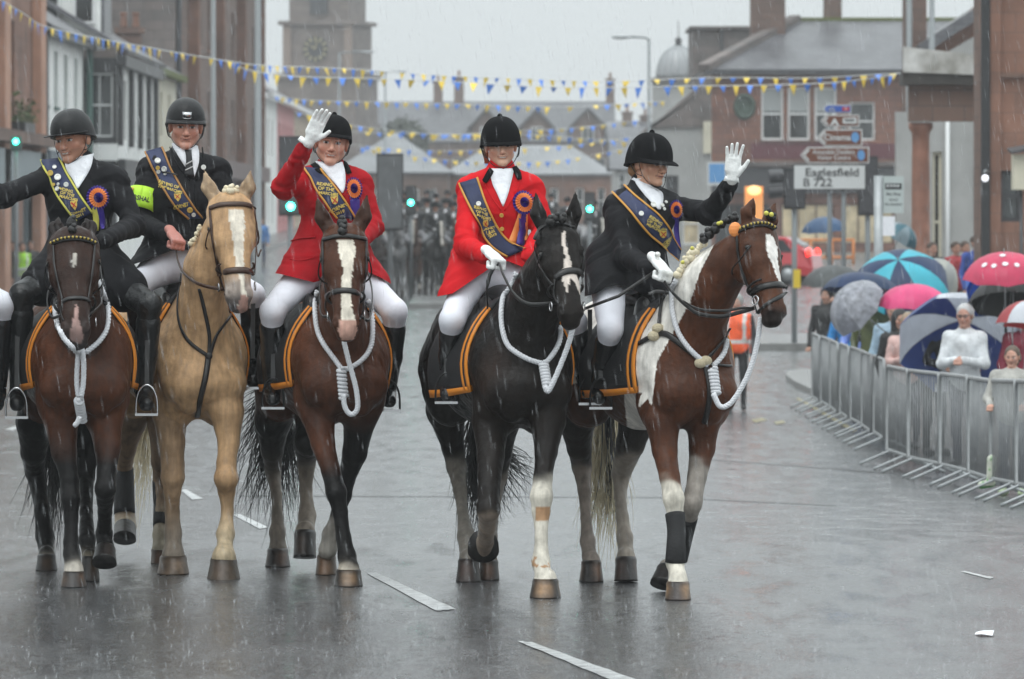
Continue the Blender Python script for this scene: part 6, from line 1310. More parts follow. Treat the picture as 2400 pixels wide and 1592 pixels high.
# red-brown gables above the portico
D = 150; g = empty('far_right_gabled_building', base(X(2260, D), D), label='stone building with orange gable and slate roof rising above the portico', cat='building')
mb = MB(); mb.bx(X(2122, D), X(2172, D), D, D + 1.2, 3, 9.5); mb.build('chimney_stack', M_sand2, g); mb = MB(); mb.prism([(X(2190, D), D, 3), (X(2190, D), D, zz(105, D)), (X(2300, D), D, zz(0, D)), (X(2460, D), D, zz(-60, D)), (X(2460, D), D, 3)], (0, .4, 0)); mb.build('gable', M_sand, g)
roof(g, [(X(2160, D), D - .5, zz(130, D)), (X(2330, D), D - .5, zz(20, D)), (X(2330, D), D + 3, zz(20, D)), (X(2160, D), D + 3, zz(130, D))], M_slate, .3); mb = MB(); mb.prism([(X(2215, D), D - .3, 3), (X(2215, D), D - .3, zz(125, D)), (X(2310, D), D - .3, zz(70, D)), (X(2310, D), D - .3, 3)], (0, .25, 0)); mb.build('grey_lower_gable', M_gwall, g)
D = 125; g = empty('pale_side_house', base(X(2230, D), D), label='pale rendered wall with drainpipes seen through the portico opening', cat='building')
w = Wall(g, 'S', D, X(2100, D), X(2420, D), -.6, 4.3, M_gwall); w.win(X(2185, D), X(2208, D), .2, 3.4, M_cwall, M_glass, name='door'); w.build()
for u in (2220, 2292): mb = MB(); mb.tube([(X(u, D), D - .1, -.5), (X(u, D), D - .1, 4.2)], .05); mb.build('drainpipe', M_wframe, g, True)
D = 104; g = empty('stone_portico', base(X(2220, D), D), label='sandstone portico with round column, dark beam and peeling white parapet', cat='portico')
mb = MB(); zc = zz(288, D); mb.lathe([(.24, 0), (.24, .2), (.19, .26), (.165, zc + .9 - .3), (.17, zc + .9 - .2), (.23, zc + .9 - .1), (.23, zc + .9)], (X(2158, D), D, -.9), 24); mb.build('column', mat('column_sandstone', (.26, .12, .08), rough=.55, noise=.3, nscale=3), g, True)
mb = MB(); mb.bx(X(2130, D), X(2330, D), D - .3, D + .3, zz(285, D), zz(182, D)); mb.build('entablature', M_sand2, g); mb = MB(); mb.bx(X(2112, D), X(2330, D), D - .5, D + .5, zz(200, D), zz(172, D)); mb.build('dark_cornice', mat('sooty_stone', (.05, .045, .04), rough=.7, noise=.3, nscale=3), g)
mb = MB(); mb.add([(X(a, D), y, zz(v, D)) for a, v in ((2113, 171), (2300, 178), (2300, 132), (2113, 112)) for y in (D - .55, D - .4)], [(0, 2, 4, 6), (1, 7, 5, 3), (0, 1, 3, 2), (2, 3, 5, 4), (4, 5, 7, 6), (6, 7, 1, 0)]); mb.build('parapet', mat('peeling_white_board', (.7, .7, .68), rough=.6, dark=(.3, .29, .26), nscale=3), g)
D = 96; g = empty('right_sandstone_building', base(X(2380, D), D), label='red sandstone building filling the right edge with black drainpipe', cat='building')
w = Wall(g, 'S', D, X(2300, D), X(2460, D) + 6, -.8, 9, M_sand); w.win(X(2345, D), X(2395, D), zz(520, D), zz(400, D), M_dgrey); w.build()
w = Wall(g, 'W', X(2300, D), D + .36, D + 1.6, -.8, 9, M_sand2, .3, 'side_wall'); w.build()
mb = MB(); mb.bx(X(2298, D), X(2318, D), D - .16, D - .01, -.7, 8); mb.build('black_drainpipe', M_bwall, g); mb = MB(); mb.bx(X(2320, D), X(2345, D), D - .08, D - .01, -.7, 9); mb.build('pilaster', M_sand, g); trim(g, 'string_course', M_sand2, X(2345, D), X(2500, D), D - .1, D, zz(182, D), zz(174, D))
g = empty('wall_lantern', (X(2372, 92), 92, zz(400, 92)), label='cream metal lantern box at the right edge on the sandstone wall', cat='lantern'); mb = MB(); mb.bx(X(2374, 92), X(2412, 92), 91.8, 92.3, zz(445, 92), zz(362, 92)); mb.build('lantern_body', M_cwall, g); roof(g, [(X(2366, 92), 91.6, zz(362, 92)), (X(2420, 92), 91.6, zz(352, 92)), (X(2420, 92), 92.4, zz(342, 92)), (X(2366, 92), 92.4, zz(352, 92))], M_dgrey, .04, 'cap'); mb = MB(); mb.tube([(X(2395, 92), 92.1, -.7), (X(2395, 92), 92.1, zz(445, 92))], .03); mb.build('post', M_dgrey, g, True)
g = empty('wall_lamp', (X(2305, 95), 95, zz(410, 95)), label='small round white lamp on a bracket beside the black drainpipe', cat='lamp'); mb = MB(); mb.tube([(X(2325, 95), 95.8, zz(402, 95)), (X(2310, 95), 95, zz(400, 95)), (X(2306, 95), 95, zz(405, 95))], .02); mb.build('bracket', M_galv, g, True); mb = MB(); mb.ell((X(2309, 95), 95, zz(418, 95)), .06); mb.build('bulb', mat('white_bulb', (.9, .9, .95), emit=1.2), g, True)
# ---------------------------------------------------------------- crowd barriers
M_barg = mat('dull_zinc', (.27, .28, .285), rough=.45, metal=.15, noise=.15, nscale=6)
def barrier_proto(L=2.25):
    r = empty('crowd_barrier'); f = MB(); h0, h1 = .16, 1.08
    f.tube([(-L / 2, 0, h0), (-L / 2, 0, h1 - .1), (-L / 2 + .03, 0, h1 - .03), (-L / 2 + .1, 0, h1), (L / 2 - .1, 0, h1), (L / 2 - .03, 0, h1 - .03), (L / 2, 0, h1 - .1), (L / 2, 0, h0), (-L / 2, 0, h0)], .021, 8); f.build('frame', M_barg, r, True)
    b = MB(); n = 13
    for i in range(1, n): x = -L / 2 + L * i / n; b.tube([(x, 0, h0), (x, 0, h1)], .0078, 5)
    tag(b.build('bars', M_barg, r, True)); 
    for x in (-L / 2 + .35, L / 2 - .35): m = MB(); m.tube([(x, -.34, .012), (x, -.30, .03), (x, 0, h0 + .0), (x, .30, .03), (x, .34, .012)], .016, 6); m.build('foot', M_galv, r, True)
    return r
def dup(root, loc, rz, label=None, group=None, sc=None):
    r = root.copy(); COL.objects.link(r); r.location = loc; r.rotation_euler = (0, 0, rz)
    if sc: r.scale = (sc,) * 3
    if label: r['label'] = label
    if group: r['group'] = group
    for ch in list(root.children):
        c = ch.copy(); COL.objects.link(c); c.parent = r
        for g_ in ch.children: d = g_.copy(); COL.objects.link(d); d.parent = c
    return r
bp0 = barrier_proto(); first = [True]
def barrier(p, q, label):
    p = np.array(p, float); q = np.array(q, float); m = (p + q) / 2; rz = math.atan2(q[1] - p[1], q[0] - p[0]); loc = (m[0], m[1], gz(m[1]))
    if first[0]: r = bp0; r.location = loc; r.rotation_euler = (0, 0, rz); tag(r, label, 'barrier', 'grey metal crowd barriers'); first[0] = False
    else: r = dup(bp0, loc, rz, label, 'grey metal crowd barriers'); r['category'] = 'barrier'
    zA, zB = gz(p[1]), gz(q[1]); r.rotation_euler = (0, math.atan2(-(zB - zA), 2.25), rz)
Dn = np.linspace(80.6, 64.6, 8); ordn = ['farthest barrier of the right-hand row, nearest the lamp post', 'second farthest barrier of the right-hand row', 'barrier in the far row below the navy umbrella', 'middle barrier of the far row below the grey patterned umbrella', 'barrier in the far row where the arm in a blue hoodie rests', 'barrier in the far row below the olive coat', 'barrier closing the far row before the gap in the fence']
for i in range(7): barrier((4.38 + .02 * math.sin(i * 2), Dn[i + 1] + .04), (4.40, Dn[i] - .04), ordn[i])
pp = [(4.15, 60.9), (4.22, 58.6), (4.38, 56.3), (4.48, 54.0), (4.50, 51.7), (4.53, 49.4), (4.56, 47.1), (4.60, 44.8)]
labs = ['near-row barrier beside the gap, seen almost edge-on', 'near-row barrier in front of the person in a black jacket', 'near-row barrier in front of the man in the white jacket', 'near-row barrier between the white jacket and the child', 'near-row barrier the curly-haired child leans on', 'barrier running out of the right edge of the picture', 'nearest barrier, all but its far end beyond the right edge']
for i in range(7): barrier((pp[i + 1][0], pp[i + 1][1] + .03), (pp[i][0], pp[i][1] - .03), labs[i])
for i, (x, y) in enumerate(((-9.0, 190), (-7.9, 196), (-12.15, 136))): barrier((x, y - 1.1), (x + .05 * i, y + 1.1), ['barrier by the far left kerb beside the person in blue', 'barrier beyond the far left kerb behind the red coat', 'barrier at the left edge before the sandstone shop'][i])

# ---------------------------------------------------------------- bunting
M_by = mat('yellow_bunting', (.92, .66, .08), rough=.5); M_bb = mat('blue_bunting', (.08, .25, .80), rough=.5)
def bunting(label, pts, step, w, h, seed=0, gap=()):
    r_ = np.random.default_rng(seed); Q = np.array([P(*p) for p in pts]); L = np.linalg.norm(np.diff(Q, axis=0), axis=1).sum(); n = int(L / step); A = dens(Q, n + 1)
    root = empty('bunting', A[0], label=label, cat='bunting', group='strings of blue and yellow bunting'); mb = MB(); mb.tube(A, .008, 4); mb.build('cord', M_wframe, root)
    for i in range(n):
        if r_.random() < .05: continue
        p = (A[i] + A[i + 1]) / 2; d = A[i + 1] - A[i]; d /= np.linalg.norm(d); tw = r_.normal(0, .35); sw = r_.normal(0, .28); fold = r_.uniform(.55, 1.05)
        up = np.array([math.sin(sw) * .6, math.sin(tw), -math.cos(tw)]) * h * fold; ww = w * r_.uniform(.8, 1.05); mid = p + up * .5 + np.array([0, -.03 * r_.random(), 0])
        V = [p - d * ww / 2, p, p + d * ww / 2, mid - d * ww * .27, mid + d * ww * .24, p + up]; o = np.array([0, .003, 0])
        mb = MB(); mb.add(V + [v + o for v in V], [(0, 1, 3), (1, 4, 3), (1, 2, 4), (3, 4, 5), (6, 9, 7), (7, 9, 10), (7, 10, 8), (9, 11, 10)]); mb.build('pennant', M_by if i % 2 else M_bb, root)
bunting('nearest bunting string, large flags sweeping from the top left corner over the two left riders', [(-30, -20, 96), (60, 35, 98), (105, 62, 100), (220, 88, 102), (330, 108, 105), (450, 130, 108), (590, 152, 110)], .33, .17, .25, 1)
bunting('long upper bunting string crossing the clock tower and open sky', [(590, 152, 110), (700, 157, 112), (840, 163, 114), (1010, 176, 116), (1200, 184, 118), (1400, 191, 120), (1560, 186, 120), (1700, 182, 120), (1900, 183, 119), (2110, 172, 118)], .34, .17, .22, 2)
bunting('second bunting string, just below the long upper one across the tower and brick building', [(540, 145, 112), (590, 166, 113), (700, 180, 114), (850, 184, 115), (1030, 190, 116), (1250, 203, 116), (1440, 206, 115), (1620, 202, 114), (1780, 200, 113), (1950, 194, 112), (2100, 176, 110)], .34, .18, .26, 3)
bunting('bunting string level with the eaves of the long far building', [(640, 226, 180), (740, 236, 182), (900, 240, 184), (1100, 245, 186), (1300, 251, 188), (1460, 244, 188), (1560, 238, 186)], .40, .24, .28, 4)
bunting('sagging bunting string beneath the clock tower, ending by the far lamp post', [(690, 262, 200), (800, 290, 201), (930, 307, 202), (1050, 316, 203), (1200, 308, 204), (1350, 300, 205), (1500, 282, 206)], .42, .24, .28, 5)
bunting('bunting string crossing the far gabled dormers just above the women riders', [(780, 306, 215), (900, 312, 216), (1080, 316, 217), (1200, 314, 218), (1330, 322, 219), (1500, 335, 220)], .45, .26, .3, 6)
bunting('bunting string in front of the low hipped hall roof', [(800, 335, 225), (930, 350, 226), (1050, 354, 227), (1180, 350, 228), (1330, 342, 228), (1480, 322, 228)], .46, .27, .3, 7)
bunting('lowest bunting string, dipping over the low slate row', [(840, 345, 235), (960, 366, 236), (1080, 378, 237), (1220, 381, 238), (1330, 374, 239), (1490, 345, 240)], .48, .28, .3, 8)

# ---------------------------------------------------------------- lamp posts, signals, signs
def lamppost(label, u, vt, D, arm=None, double=False, al=1.6, r=.075, head=True):
    x = X(u, D); zt = zz(vt, D); g = empty('street_lamp', base(x, D), label=label, cat='street lamp', group='grey street lamps'); mb = MB(); mb.tube([(x, D, gz(D) - .1), (x, D, gz(D) + 1.4), (x, D, gz(D) + 1.45), (x, D, zt)], [r * 1.5, r * 1.5, r, r * .8], 10); mb.build('post', M_lampgrey, g, True)
    for s in ((-1, 1) if double else ([arm] if arm else [])):
        mb = MB(); mb.tube([(x, D, zt - .1), (x + s * al * .15, D, zt + .02), (x + s * al, D, zt + .06)], .045, 8); mb.build('arm', M_lampgrey, g, True)
        mb = MB(); V = [(x + s * (al + t * .75), D, zt + .05) for t in np.linspace(-.1, 1, 8)]; mb.tube(V, [.04, .1, .13, .14, .14, .13, .1, .03], 10, flat=.5, side=(0, 1, 0)); h = mb.build('lantern', M_galv, g, True)
        mb = MB(); mb.ell((x + s * (al + .42), D, zt), (.28, .1, .05), 12, 6); mb.build('lamp_glass', M_wframe, h, True)
    return g
lamppost('tall single-arm street lamp standing against the sky left of the dome', 1521, 90, 220, -1, al=.75)
lamppost('double-armed street lamp right of the clock tower', 903, 170, 330, double=True, al=.55)
lamppost('single-arm street lamp in front of the clock tower', 795, 124, 300, 1, al=1.2)
lamppost('thick lamp post rising out of frame beside the tall stone tenement', 604, -60, 118, r=.09); lamppost('slimmer lamp post rising out of frame over the marshal\'s shoulder', 500, -80, 150, r=.08)
lamppost('lamp post rising out of frame left of the stone portico', 2131, -80, 150, r=.1); lamppost('lamp post rising out of frame behind the peeling parapet', 2184, -80, 145, r=.09)
def signal(label, u, vt, vb, D, wpx, facing='back', lens=None, hoods=(), name='traffic_light', pole=True, vpole=None):
    x = X(u, D); w = px(wpx, D); g = empty(name, base(x, D), label=label, cat='traffic light', group='traffic lights'); z0, z1 = zz(vb, D), zz(vt, D)
    if pole: mb = MB(); mb.tube([(x, D + .05, gz(D) - .1), (x, D + .05, z1 - .1)], .057, 10); mb.build('pole', M_lampgrey, g, True)
    mb = MB(); mb.bx(x - w / 2, x + w / 2, D - .16, D - .02, z0, z1); mb.build('signal_head', M_dgrey, g)
    mb = MB(); mb.bx(x - w / 2 - .03, x + w / 2 + .03, D - .02, D + .0, z0 - .05, z1 + .05); mb.build('backing_board', M_bwall, g)
    for (dx, v, s) in hoods: mb = MB(); mb.tube([(x + dx, D, zz(v, D)), (x + dx + s * .28, D, zz(v, D) - .02)], [.13, .14], 12, cap=False); mb.build('hood', M_dgrey, g, True)
    if lens: mb = MB(); mb.ell((x + px(lens[0], D), D - .17, zz(lens[1], D)), (px(lens[2], D), .03, px(lens[2], D)), 16, 8); mb.build('green_lens', M_ltgreen, g, True)
    return g
M_pboard = mat('weathered_signal_board', (.12, .125, .13), rough=.5, noise=.3, nscale=3)
g = signal('back of a large grey signal board on a pole behind the waving rider', 914, 366, 535, 118, 56); g.children[1].data.materials[0] = M_pboard; g.children[2].data.materials[0] = M_pboard
signal('grey-backed pedestrian signal with green lamp behind the waving rider\'s elbow', 680, 325, 500, 112, 46, lens=(2, 484, 9))
signal('far green traffic light glowing left of the woman in red', 963, 440, 500, 150, 20, lens=(0, 475, 6)); signal('far green traffic light glowing between the two women riders', 1382, 455, 512, 150, 20, lens=(0, 490, 6.5))
signal('black-hooded traffic light in front of the Eaglesfield sign', 1862, 402, 485, 111.8, 44, hoods=((-.24, 412, -1), (-.24, 448, -1)))
signal('black-hooded traffic light at the right end of the direction signs', 2034, 372, 500, 113, 40, hoods=((-.22, 408, -1),))
g = empty('modelled_green_reflection', (X(37, 125), 125, 3.6), label='green reflection over the pale shop fascia at left, modelled as a glowing lens', cat='traffic light'); mb = MB(); mb.ell((X(37, 125), 125, zz(332, 125)), .06); mb.build('lens', M_ltgreen, g, True); mb = MB(); mb.bx(X(37, 125) - .12, X(37, 125) + .12, 125.05, 125.2, zz(355, 125), zz(320, 125)); mb.build('added_housing', M_dgrey, g)  # green reflection built as an added glowing lens on a backing box
mb = MB(); mb.tube([(X(37, 125), 125.1, gz(125)), (X(37, 125), 125.1, zz(330, 125))], .05); mb.build('pole', M_lampgrey, g, True)  # added pole carrying the modelled reflection
# direction sign
D = 104; M_sgrey = mat('sign_grey_back', (.35, .36, .36), rough=.4); M_sbrown = mat('tourist_brown', (.16, .055, .03), rough=.4); M_sblue = mat('sign_blue', (.03, .10, .42), rough=.4); M_swhite = mat('sign_white', (.62, .64, .64), rough=.4); M_lblue = mat('symbol_blue', (.12, .32, .62), rough=.4); M_black = mat('sign_black', (.02, .02, .022), rough=.5); M_sred = mat('sign_red', (.5, .04, .05), rough=.5)
g = empty('direction_sign', base(X(1950, D), D), label='stack of blue, brown and white road direction signs on two grey posts', cat='road sign')
for u in (1945, 1978): mb = MB(); mb.tube([(X(u, D), D + .1, gz(D) - .1), (X(u, D), D + .1, zz(240 if u == 1945 else 270, D))], .045); mb.build('post', M_lampgrey, g, True)
def plate(name, poly, m, inner=None, mi=None, th=.03, dy=0):
    mb = MB(); mb.prism([(X(u, D), D - .02 + dy, zz(v, D)) for u, v in poly], (0, th, 0)); o = mb.build(name, m, g); 
    if inner: mb = MB(); mb.prism([(X(u, D), D - .028 + dy, zz(v, D)) for u, v in inner], (0, .006, 0)); mb.build('face', mi, o)
    return o
def stext(par, txt, u, v, hpx, m, D_, y, bold=.02, sx=1.0):
    V, F = text_mesh(txt, 1.0, bold=bold); h = px(hpx, D_) * 1.35; mb = MB(); mb.add([(X(u, D_) + h * x * sx, y, zz(v, D_) + h * yy) for x, yy, z in V], F); return mb.build('lettering', m, par)
o = plate('cycle_route_sign', [(1929, 255), (1936, 246), (1995, 246), (1995, 265), (1936, 265)], M_swhite, [(1932, 255), (1937, 248), (1993, 248), (1993, 263), (1937, 263)], M_sblue)
mb = MB(); mb.prism([(X(u, D), D - .034, zz(v, D)) for u, v in ((1974, 251), (1990, 251), (1990, 260), (1974, 260))], (0, .004, 0)); mb.build('route_patch', M_sred, o); stext(o, '7', 1982, 256, 8, M_swhite, D, D - .036); mb = MB()
for du in (1945, 1954): mb.tube([(X(du, D) + .022 * math.cos(t), D - .034, zz(258, D) + .022 * math.sin(t)) for t in np.linspace(0, 6.283, 13)], .004, 4, cap=False)
mb.bar((X(1945, D), D - .034, zz(258, D)), (X(1950, D), D - .034, zz(252, D)), .008); mb.bar((X(1950, D), D - .034, zz(252, D)), (X(1954, D), D - .034, zz(258, D)), .008); mb.build('bicycle_symbol', M_swhite, o)
def arrow_sign(name, uL, uR, vT, vB):
    vm = (vT + vB) / 2; k = (vB - vT) * .45; o = plate(name, [(uL, vm), (uL + k, vT), (uR, vT), (uR, vB), (uL + k, vB)], M_swhite, [(uL + 4, vm), (uL + k + 1, vT + 3), (uR - 3, vT + 3), (uR - 3, vB - 3), (uL + k + 1, vB - 3)], M_sbrown)
    mb = MB(); w = 4; 
    for a, b_ in (((uL + 8 + k * .7, vT + 6), (uL + 8, vm)), ((uL + 8, vm), (uL + 8 + k * .7, vB - 6))): mb.bar((X(a[0], D), D - .034, zz(a[1], D)), (X(b_[0], D), D - .034, zz(b_[1], D)), px(w, D), .006, up=(0, 1, 0))
    mb.build('chevron', M_swhite, o); return o
o = arrow_sign('camping_sign', 1923, 2014, 269, 298); mb = MB(); mb.prism([(X(u, D), D - .036, zz(v, D)) for u, v in ((1956, 276), (1967, 294), (1961, 294), (1956, 287), (1951, 294), (1945, 294))], (0, .004, 0)); mb.build('tent_symbol', M_swhite, o); mb = MB(); mb.prism([(X(u, D), D - .036, zz(v, D)) for u, v in ((1975, 277), (2005, 275), (2008, 279), (2008, 290), (1975, 290))], (0, .004, 0)); mb.build('caravan_symbol', M_swhite, o); mb = MB(); mb.prism([(X(u, D), D - .042, zz(v, D)) for u, v in ((1980, 280), (2002, 280), (2002, 284), (1980, 284))], (0, .004, 0)); mb.build('caravan_window', M_black, o)
o = arrow_sign('cinema_sign', 1914, 2021, 303, 343); stext(o, 'Cinema', 1962, 323, 15, M_swhite, D, D - .036)
mb = MB(); mb.prism([(X(2004, D) + .075 * math.cos(t), D - .036, zz(322, D) + .1 * math.sin(t)) for t in np.linspace(0, 6.283, 24, False)], (0, .004, 0)); mb.build('thistle_badge', M_lblue, o)
o = arrow_sign('distillery_sign', 1876, 2037, 345, 383); stext(o, 'Annandale Distillery', 1954, 357, 11, M_swhite, D, D - .036, .01, .82); stext(o, 'Visitor Centre', 1954, 370, 11, M_swhite, D, D - .036, .01, .9)
mb = MB(); mb.prism([(X(2018, D) + .07 * math.cos(t), D - .036, zz(364, D) + .1 * math.sin(t)) for t in np.linspace(0, 6.283, 24, False)], (0, .004, 0)); mb.build('thistle_badge', M_lblue, o)
o = plate('town_sign', [(1858, 386), (2030, 386), (2030, 446), (1858, 446)], M_black, [(1861, 388), (2027, 388), (2027, 443), (1861, 443)], M_swhite); stext(o, 'Eaglesfield', 1950, 405, 20, M_black, D, D - .034, .012, 1.15); stext(o, 'B 722', 1916, 429, 20, M_black, D, D - .034, .012, 1.1)
# bus stop
D = 88; g = empty('bus_stop', base(X(2060, D), D), label='grey bus stop post with pale timetable flag and paper notice', cat='bus stop'); mb = MB(); mb.tube([(X(2059, D), D, gz(D) - .1), (X(2059, D), D, zz(412, D))], px(11, D), 12); mb.build('post', M_galv, g, True)
mb = MB(); mb.bx(X(2070, D), X(2118, D), D - .03, D + .01, zz(500, D), zz(413, D)); o = mb.build('flag', mat('pale_flag', (.45, .50, .49), rough=.4), g)
mb = MB(); mb.bx(X(2074, D), X(2113, D), D - .036, D - .0305, zz(444, D), zz(430, D)); mb.build('bus_symbol', M_black, o); mb = MB()
for k in range(4): mb.bx(X(2078 + 8 * k, D), X(2083 + 8 * k, D), D - .04, D - .0365, zz(438, D), zz(433, D))
mb.build('bus_windows', M_swhite, o); stext(o, 'Bus Stop', 2094, 455, 7, M_dgrey, D, D - .034); stext(o, 'Annan', 2094, 468, 6, M_dgrey, D, D - .034); stext(o, 'No Smoking', 2094, 479, 6, M_dgrey, D, D - .034)
mb = MB(); mb.bx(X(2066, D), X(2097, D), D - .04, D - .02, zz(553, D), zz(507, D)); mb.build('paper_notice', M_white, g)
D = 150; g = empty('shop_sign', (X(1690, D), D, 2.2), label='blue hanging shop sign behind the raised white glove', cat='sign'); mb = MB(); mb.bx(X(1658, D), X(1703, D), D - .05, D + .05, zz(435, D), zz(380, D)); o = mb.build('panel', M_swhite, g); mb = MB(); mb.bx(X(1662, D), X(1699, D), D - .06, D - .051, zz(428, D), zz(384, D)); mb.build('face', M_lblue, o)
mb = MB(); mb.tube([(X(1680, D), D, gz(D)), (X(1680, D), D, zz(435, D))], .04); mb.build('post', M_dgrey, g, True)
g = empty('sodium_lit_panel', (X(1765, 180), 180, 2), label='glowing orange lit doorway panel above the brown and white horse\'s ears', cat='lit panel'); mb = MB(); mb.bx(X(1746, 180), X(1788, 180), 179.9, 180.2, zz(520, 180), zz(437, 180)); mb.build('panel', mat('orange_glow', (1, .42, .12), emit=.18, rough=.5), g); mb = MB(); mb.ell((X(1767, 180), 179.8, zz(447, 180)), (.22, .05, .16)); mb.build('lamp', mat('warm_lamp', (1, .62, .25), emit=1.3), g, True)
g = empty('street_railing', base(X(1950, 190), 190), label='orange safety railing behind the red car', cat='railing'); mb = MB()
for z in (.35, .95): mb.tube([(X(1850, 190), 190, gz(190) + z), (X(2000, 190), 190, gz(190) + z)], .05)
for u in (1850, 1900, 1950, 2000): mb.tube([(X(u, 190), 190, gz(190)), (X(u, 190), 190, gz(190) + 1)], .05)
mb.build('rails', mat('orange_paint', (.6, .2, .04), rough=.5), g, True)
g = empty('yellow_bollard_box', base(X(1868, 113), 113), label='yellow box low on the pole beside the horse\'s nose', cat='push button box'); mb = MB(); mb.bx(X(1859, 111.5), X(1875, 111.5), 111.3, 111.5, zz(675, 111.5), zz(632, 111.5)); mb.build('box', mat('yellow_plastic', (.72, .52, .03), rough=.4), g); mb = MB(); mb.bx(X(1862, 111.5), X(1872, 111.5), 111.5, 111.75, zz(668, 111.5), zz(640, 111.5)); mb.build('bracket', M_dgrey, g)
# ---------------------------------------------------------------- red hatchback, rear towards the right
def car(x, y, rz):
    g = empty('parked_car', base(x, y), rz, label='red hatchback with its tail lamp lit, half hidden by the brown and white horse', cat='car'); M_cr = mat('red_car_paint', (.50, .02, .03), rough=.2, coat=.6); M_cg = mat('car_glass', (.03, .035, .04), rough=.05); M_ty = mat('tyre', (.015, .015, .015), rough=.8)
    prof = [(-1.95, .28), (-1.98, .62), (-1.75, .82), (-1.1, .92), (-.45, 1.38), (.2, 1.46), (1.1, 1.42), (1.55, 1.15), (1.9, .88), (1.95, .5), (1.88, .28)]
    n = len(prof); V = []; 
    for yy, s in ((-.83, .97), (-.78, 1), (.78, 1), (.83, .97)):
        for a, b_ in prof: t = .86 if b_ > .95 else 1; V.append((a * s, yy * t, .28 + (b_ - .28) * s))
    F = [(k * n + i, k * n + (i + 1) % n, (k + 1) * n + (i + 1) % n, (k + 1) * n + i) for k in range(3) for i in range(n)] + [tuple(range(n))[::-1], tuple(range(3 * n, 4 * n))]
    mkobj('body', V, F, M_cr, g, False, local=True)
    for s in (-1, 1): mb = MB(); mb.add([(-.95, s * .80, .96), (-.42, s * .745, 1.32), (.2, s * .735, 1.38), (1.05, s * .74, 1.33), (1.35, s * .79, .98)], [(0, 1, 2, 3, 4)] if s < 0 else [(4, 3, 2, 1, 0)]); mb.build('side_window', M_cg, g, local=True)
    mb = MB(); mb.add([(1.6, -.6, 1.16), (1.22, -.58, 1.40), (1.22, .58, 1.40), (1.6, .6, 1.16)], [(0, 1, 2, 3)]); mb.build('rear_window', M_cg, g, local=True)
    for a in (-1.25, 1.2):
        for s in (-1, 1): mb = MB(); mb.tube([(a, s * .68, .31), (a, s * .86, .31)], .31, 20); w_ = mb.build('wheel', M_ty, g, True, local=True); mb = MB(); mb.tube([(a, s * .86, .31), (a, s * .875, .31)], .19, 16); mb.build('rim', M_galv, w_, True, local=True)
    for s in (-1, 1): mb = MB(); mb.ell((1.80, s * .70, .92), (.09, .13, .17)); mb.build('tail_light', mat('lit_tail_lamp', (1, .03, .02), emit=3 if s < 0 else 1.2, rough=.3), g, True, local=True)
    mb = MB(); mb.bx(-1.9, 1.9, -.7, .7, .18, .3); mb.build('underside', M_ty, g, local=True)
car(X(1765, 165), 164.5, math.radians(-14))
g = empty('litter', GP(2305, 1492), label='scrap of white paper lying on the wet road at lower right', cat='litter'); mb = MB(); a = [GP(u, v) + np.array([0, 0, z]) for u, v, z in ((2284, 1491, .004), (2300, 1494, .014), (2326, 1493, .006), (2330, 1488, .02), (2304, 1487, .016), (2288, 1488, .012))]; mb.add(a, [(0, 1, 4, 5), (1, 2, 3, 4)]); mb.build('paper', M_white, g)
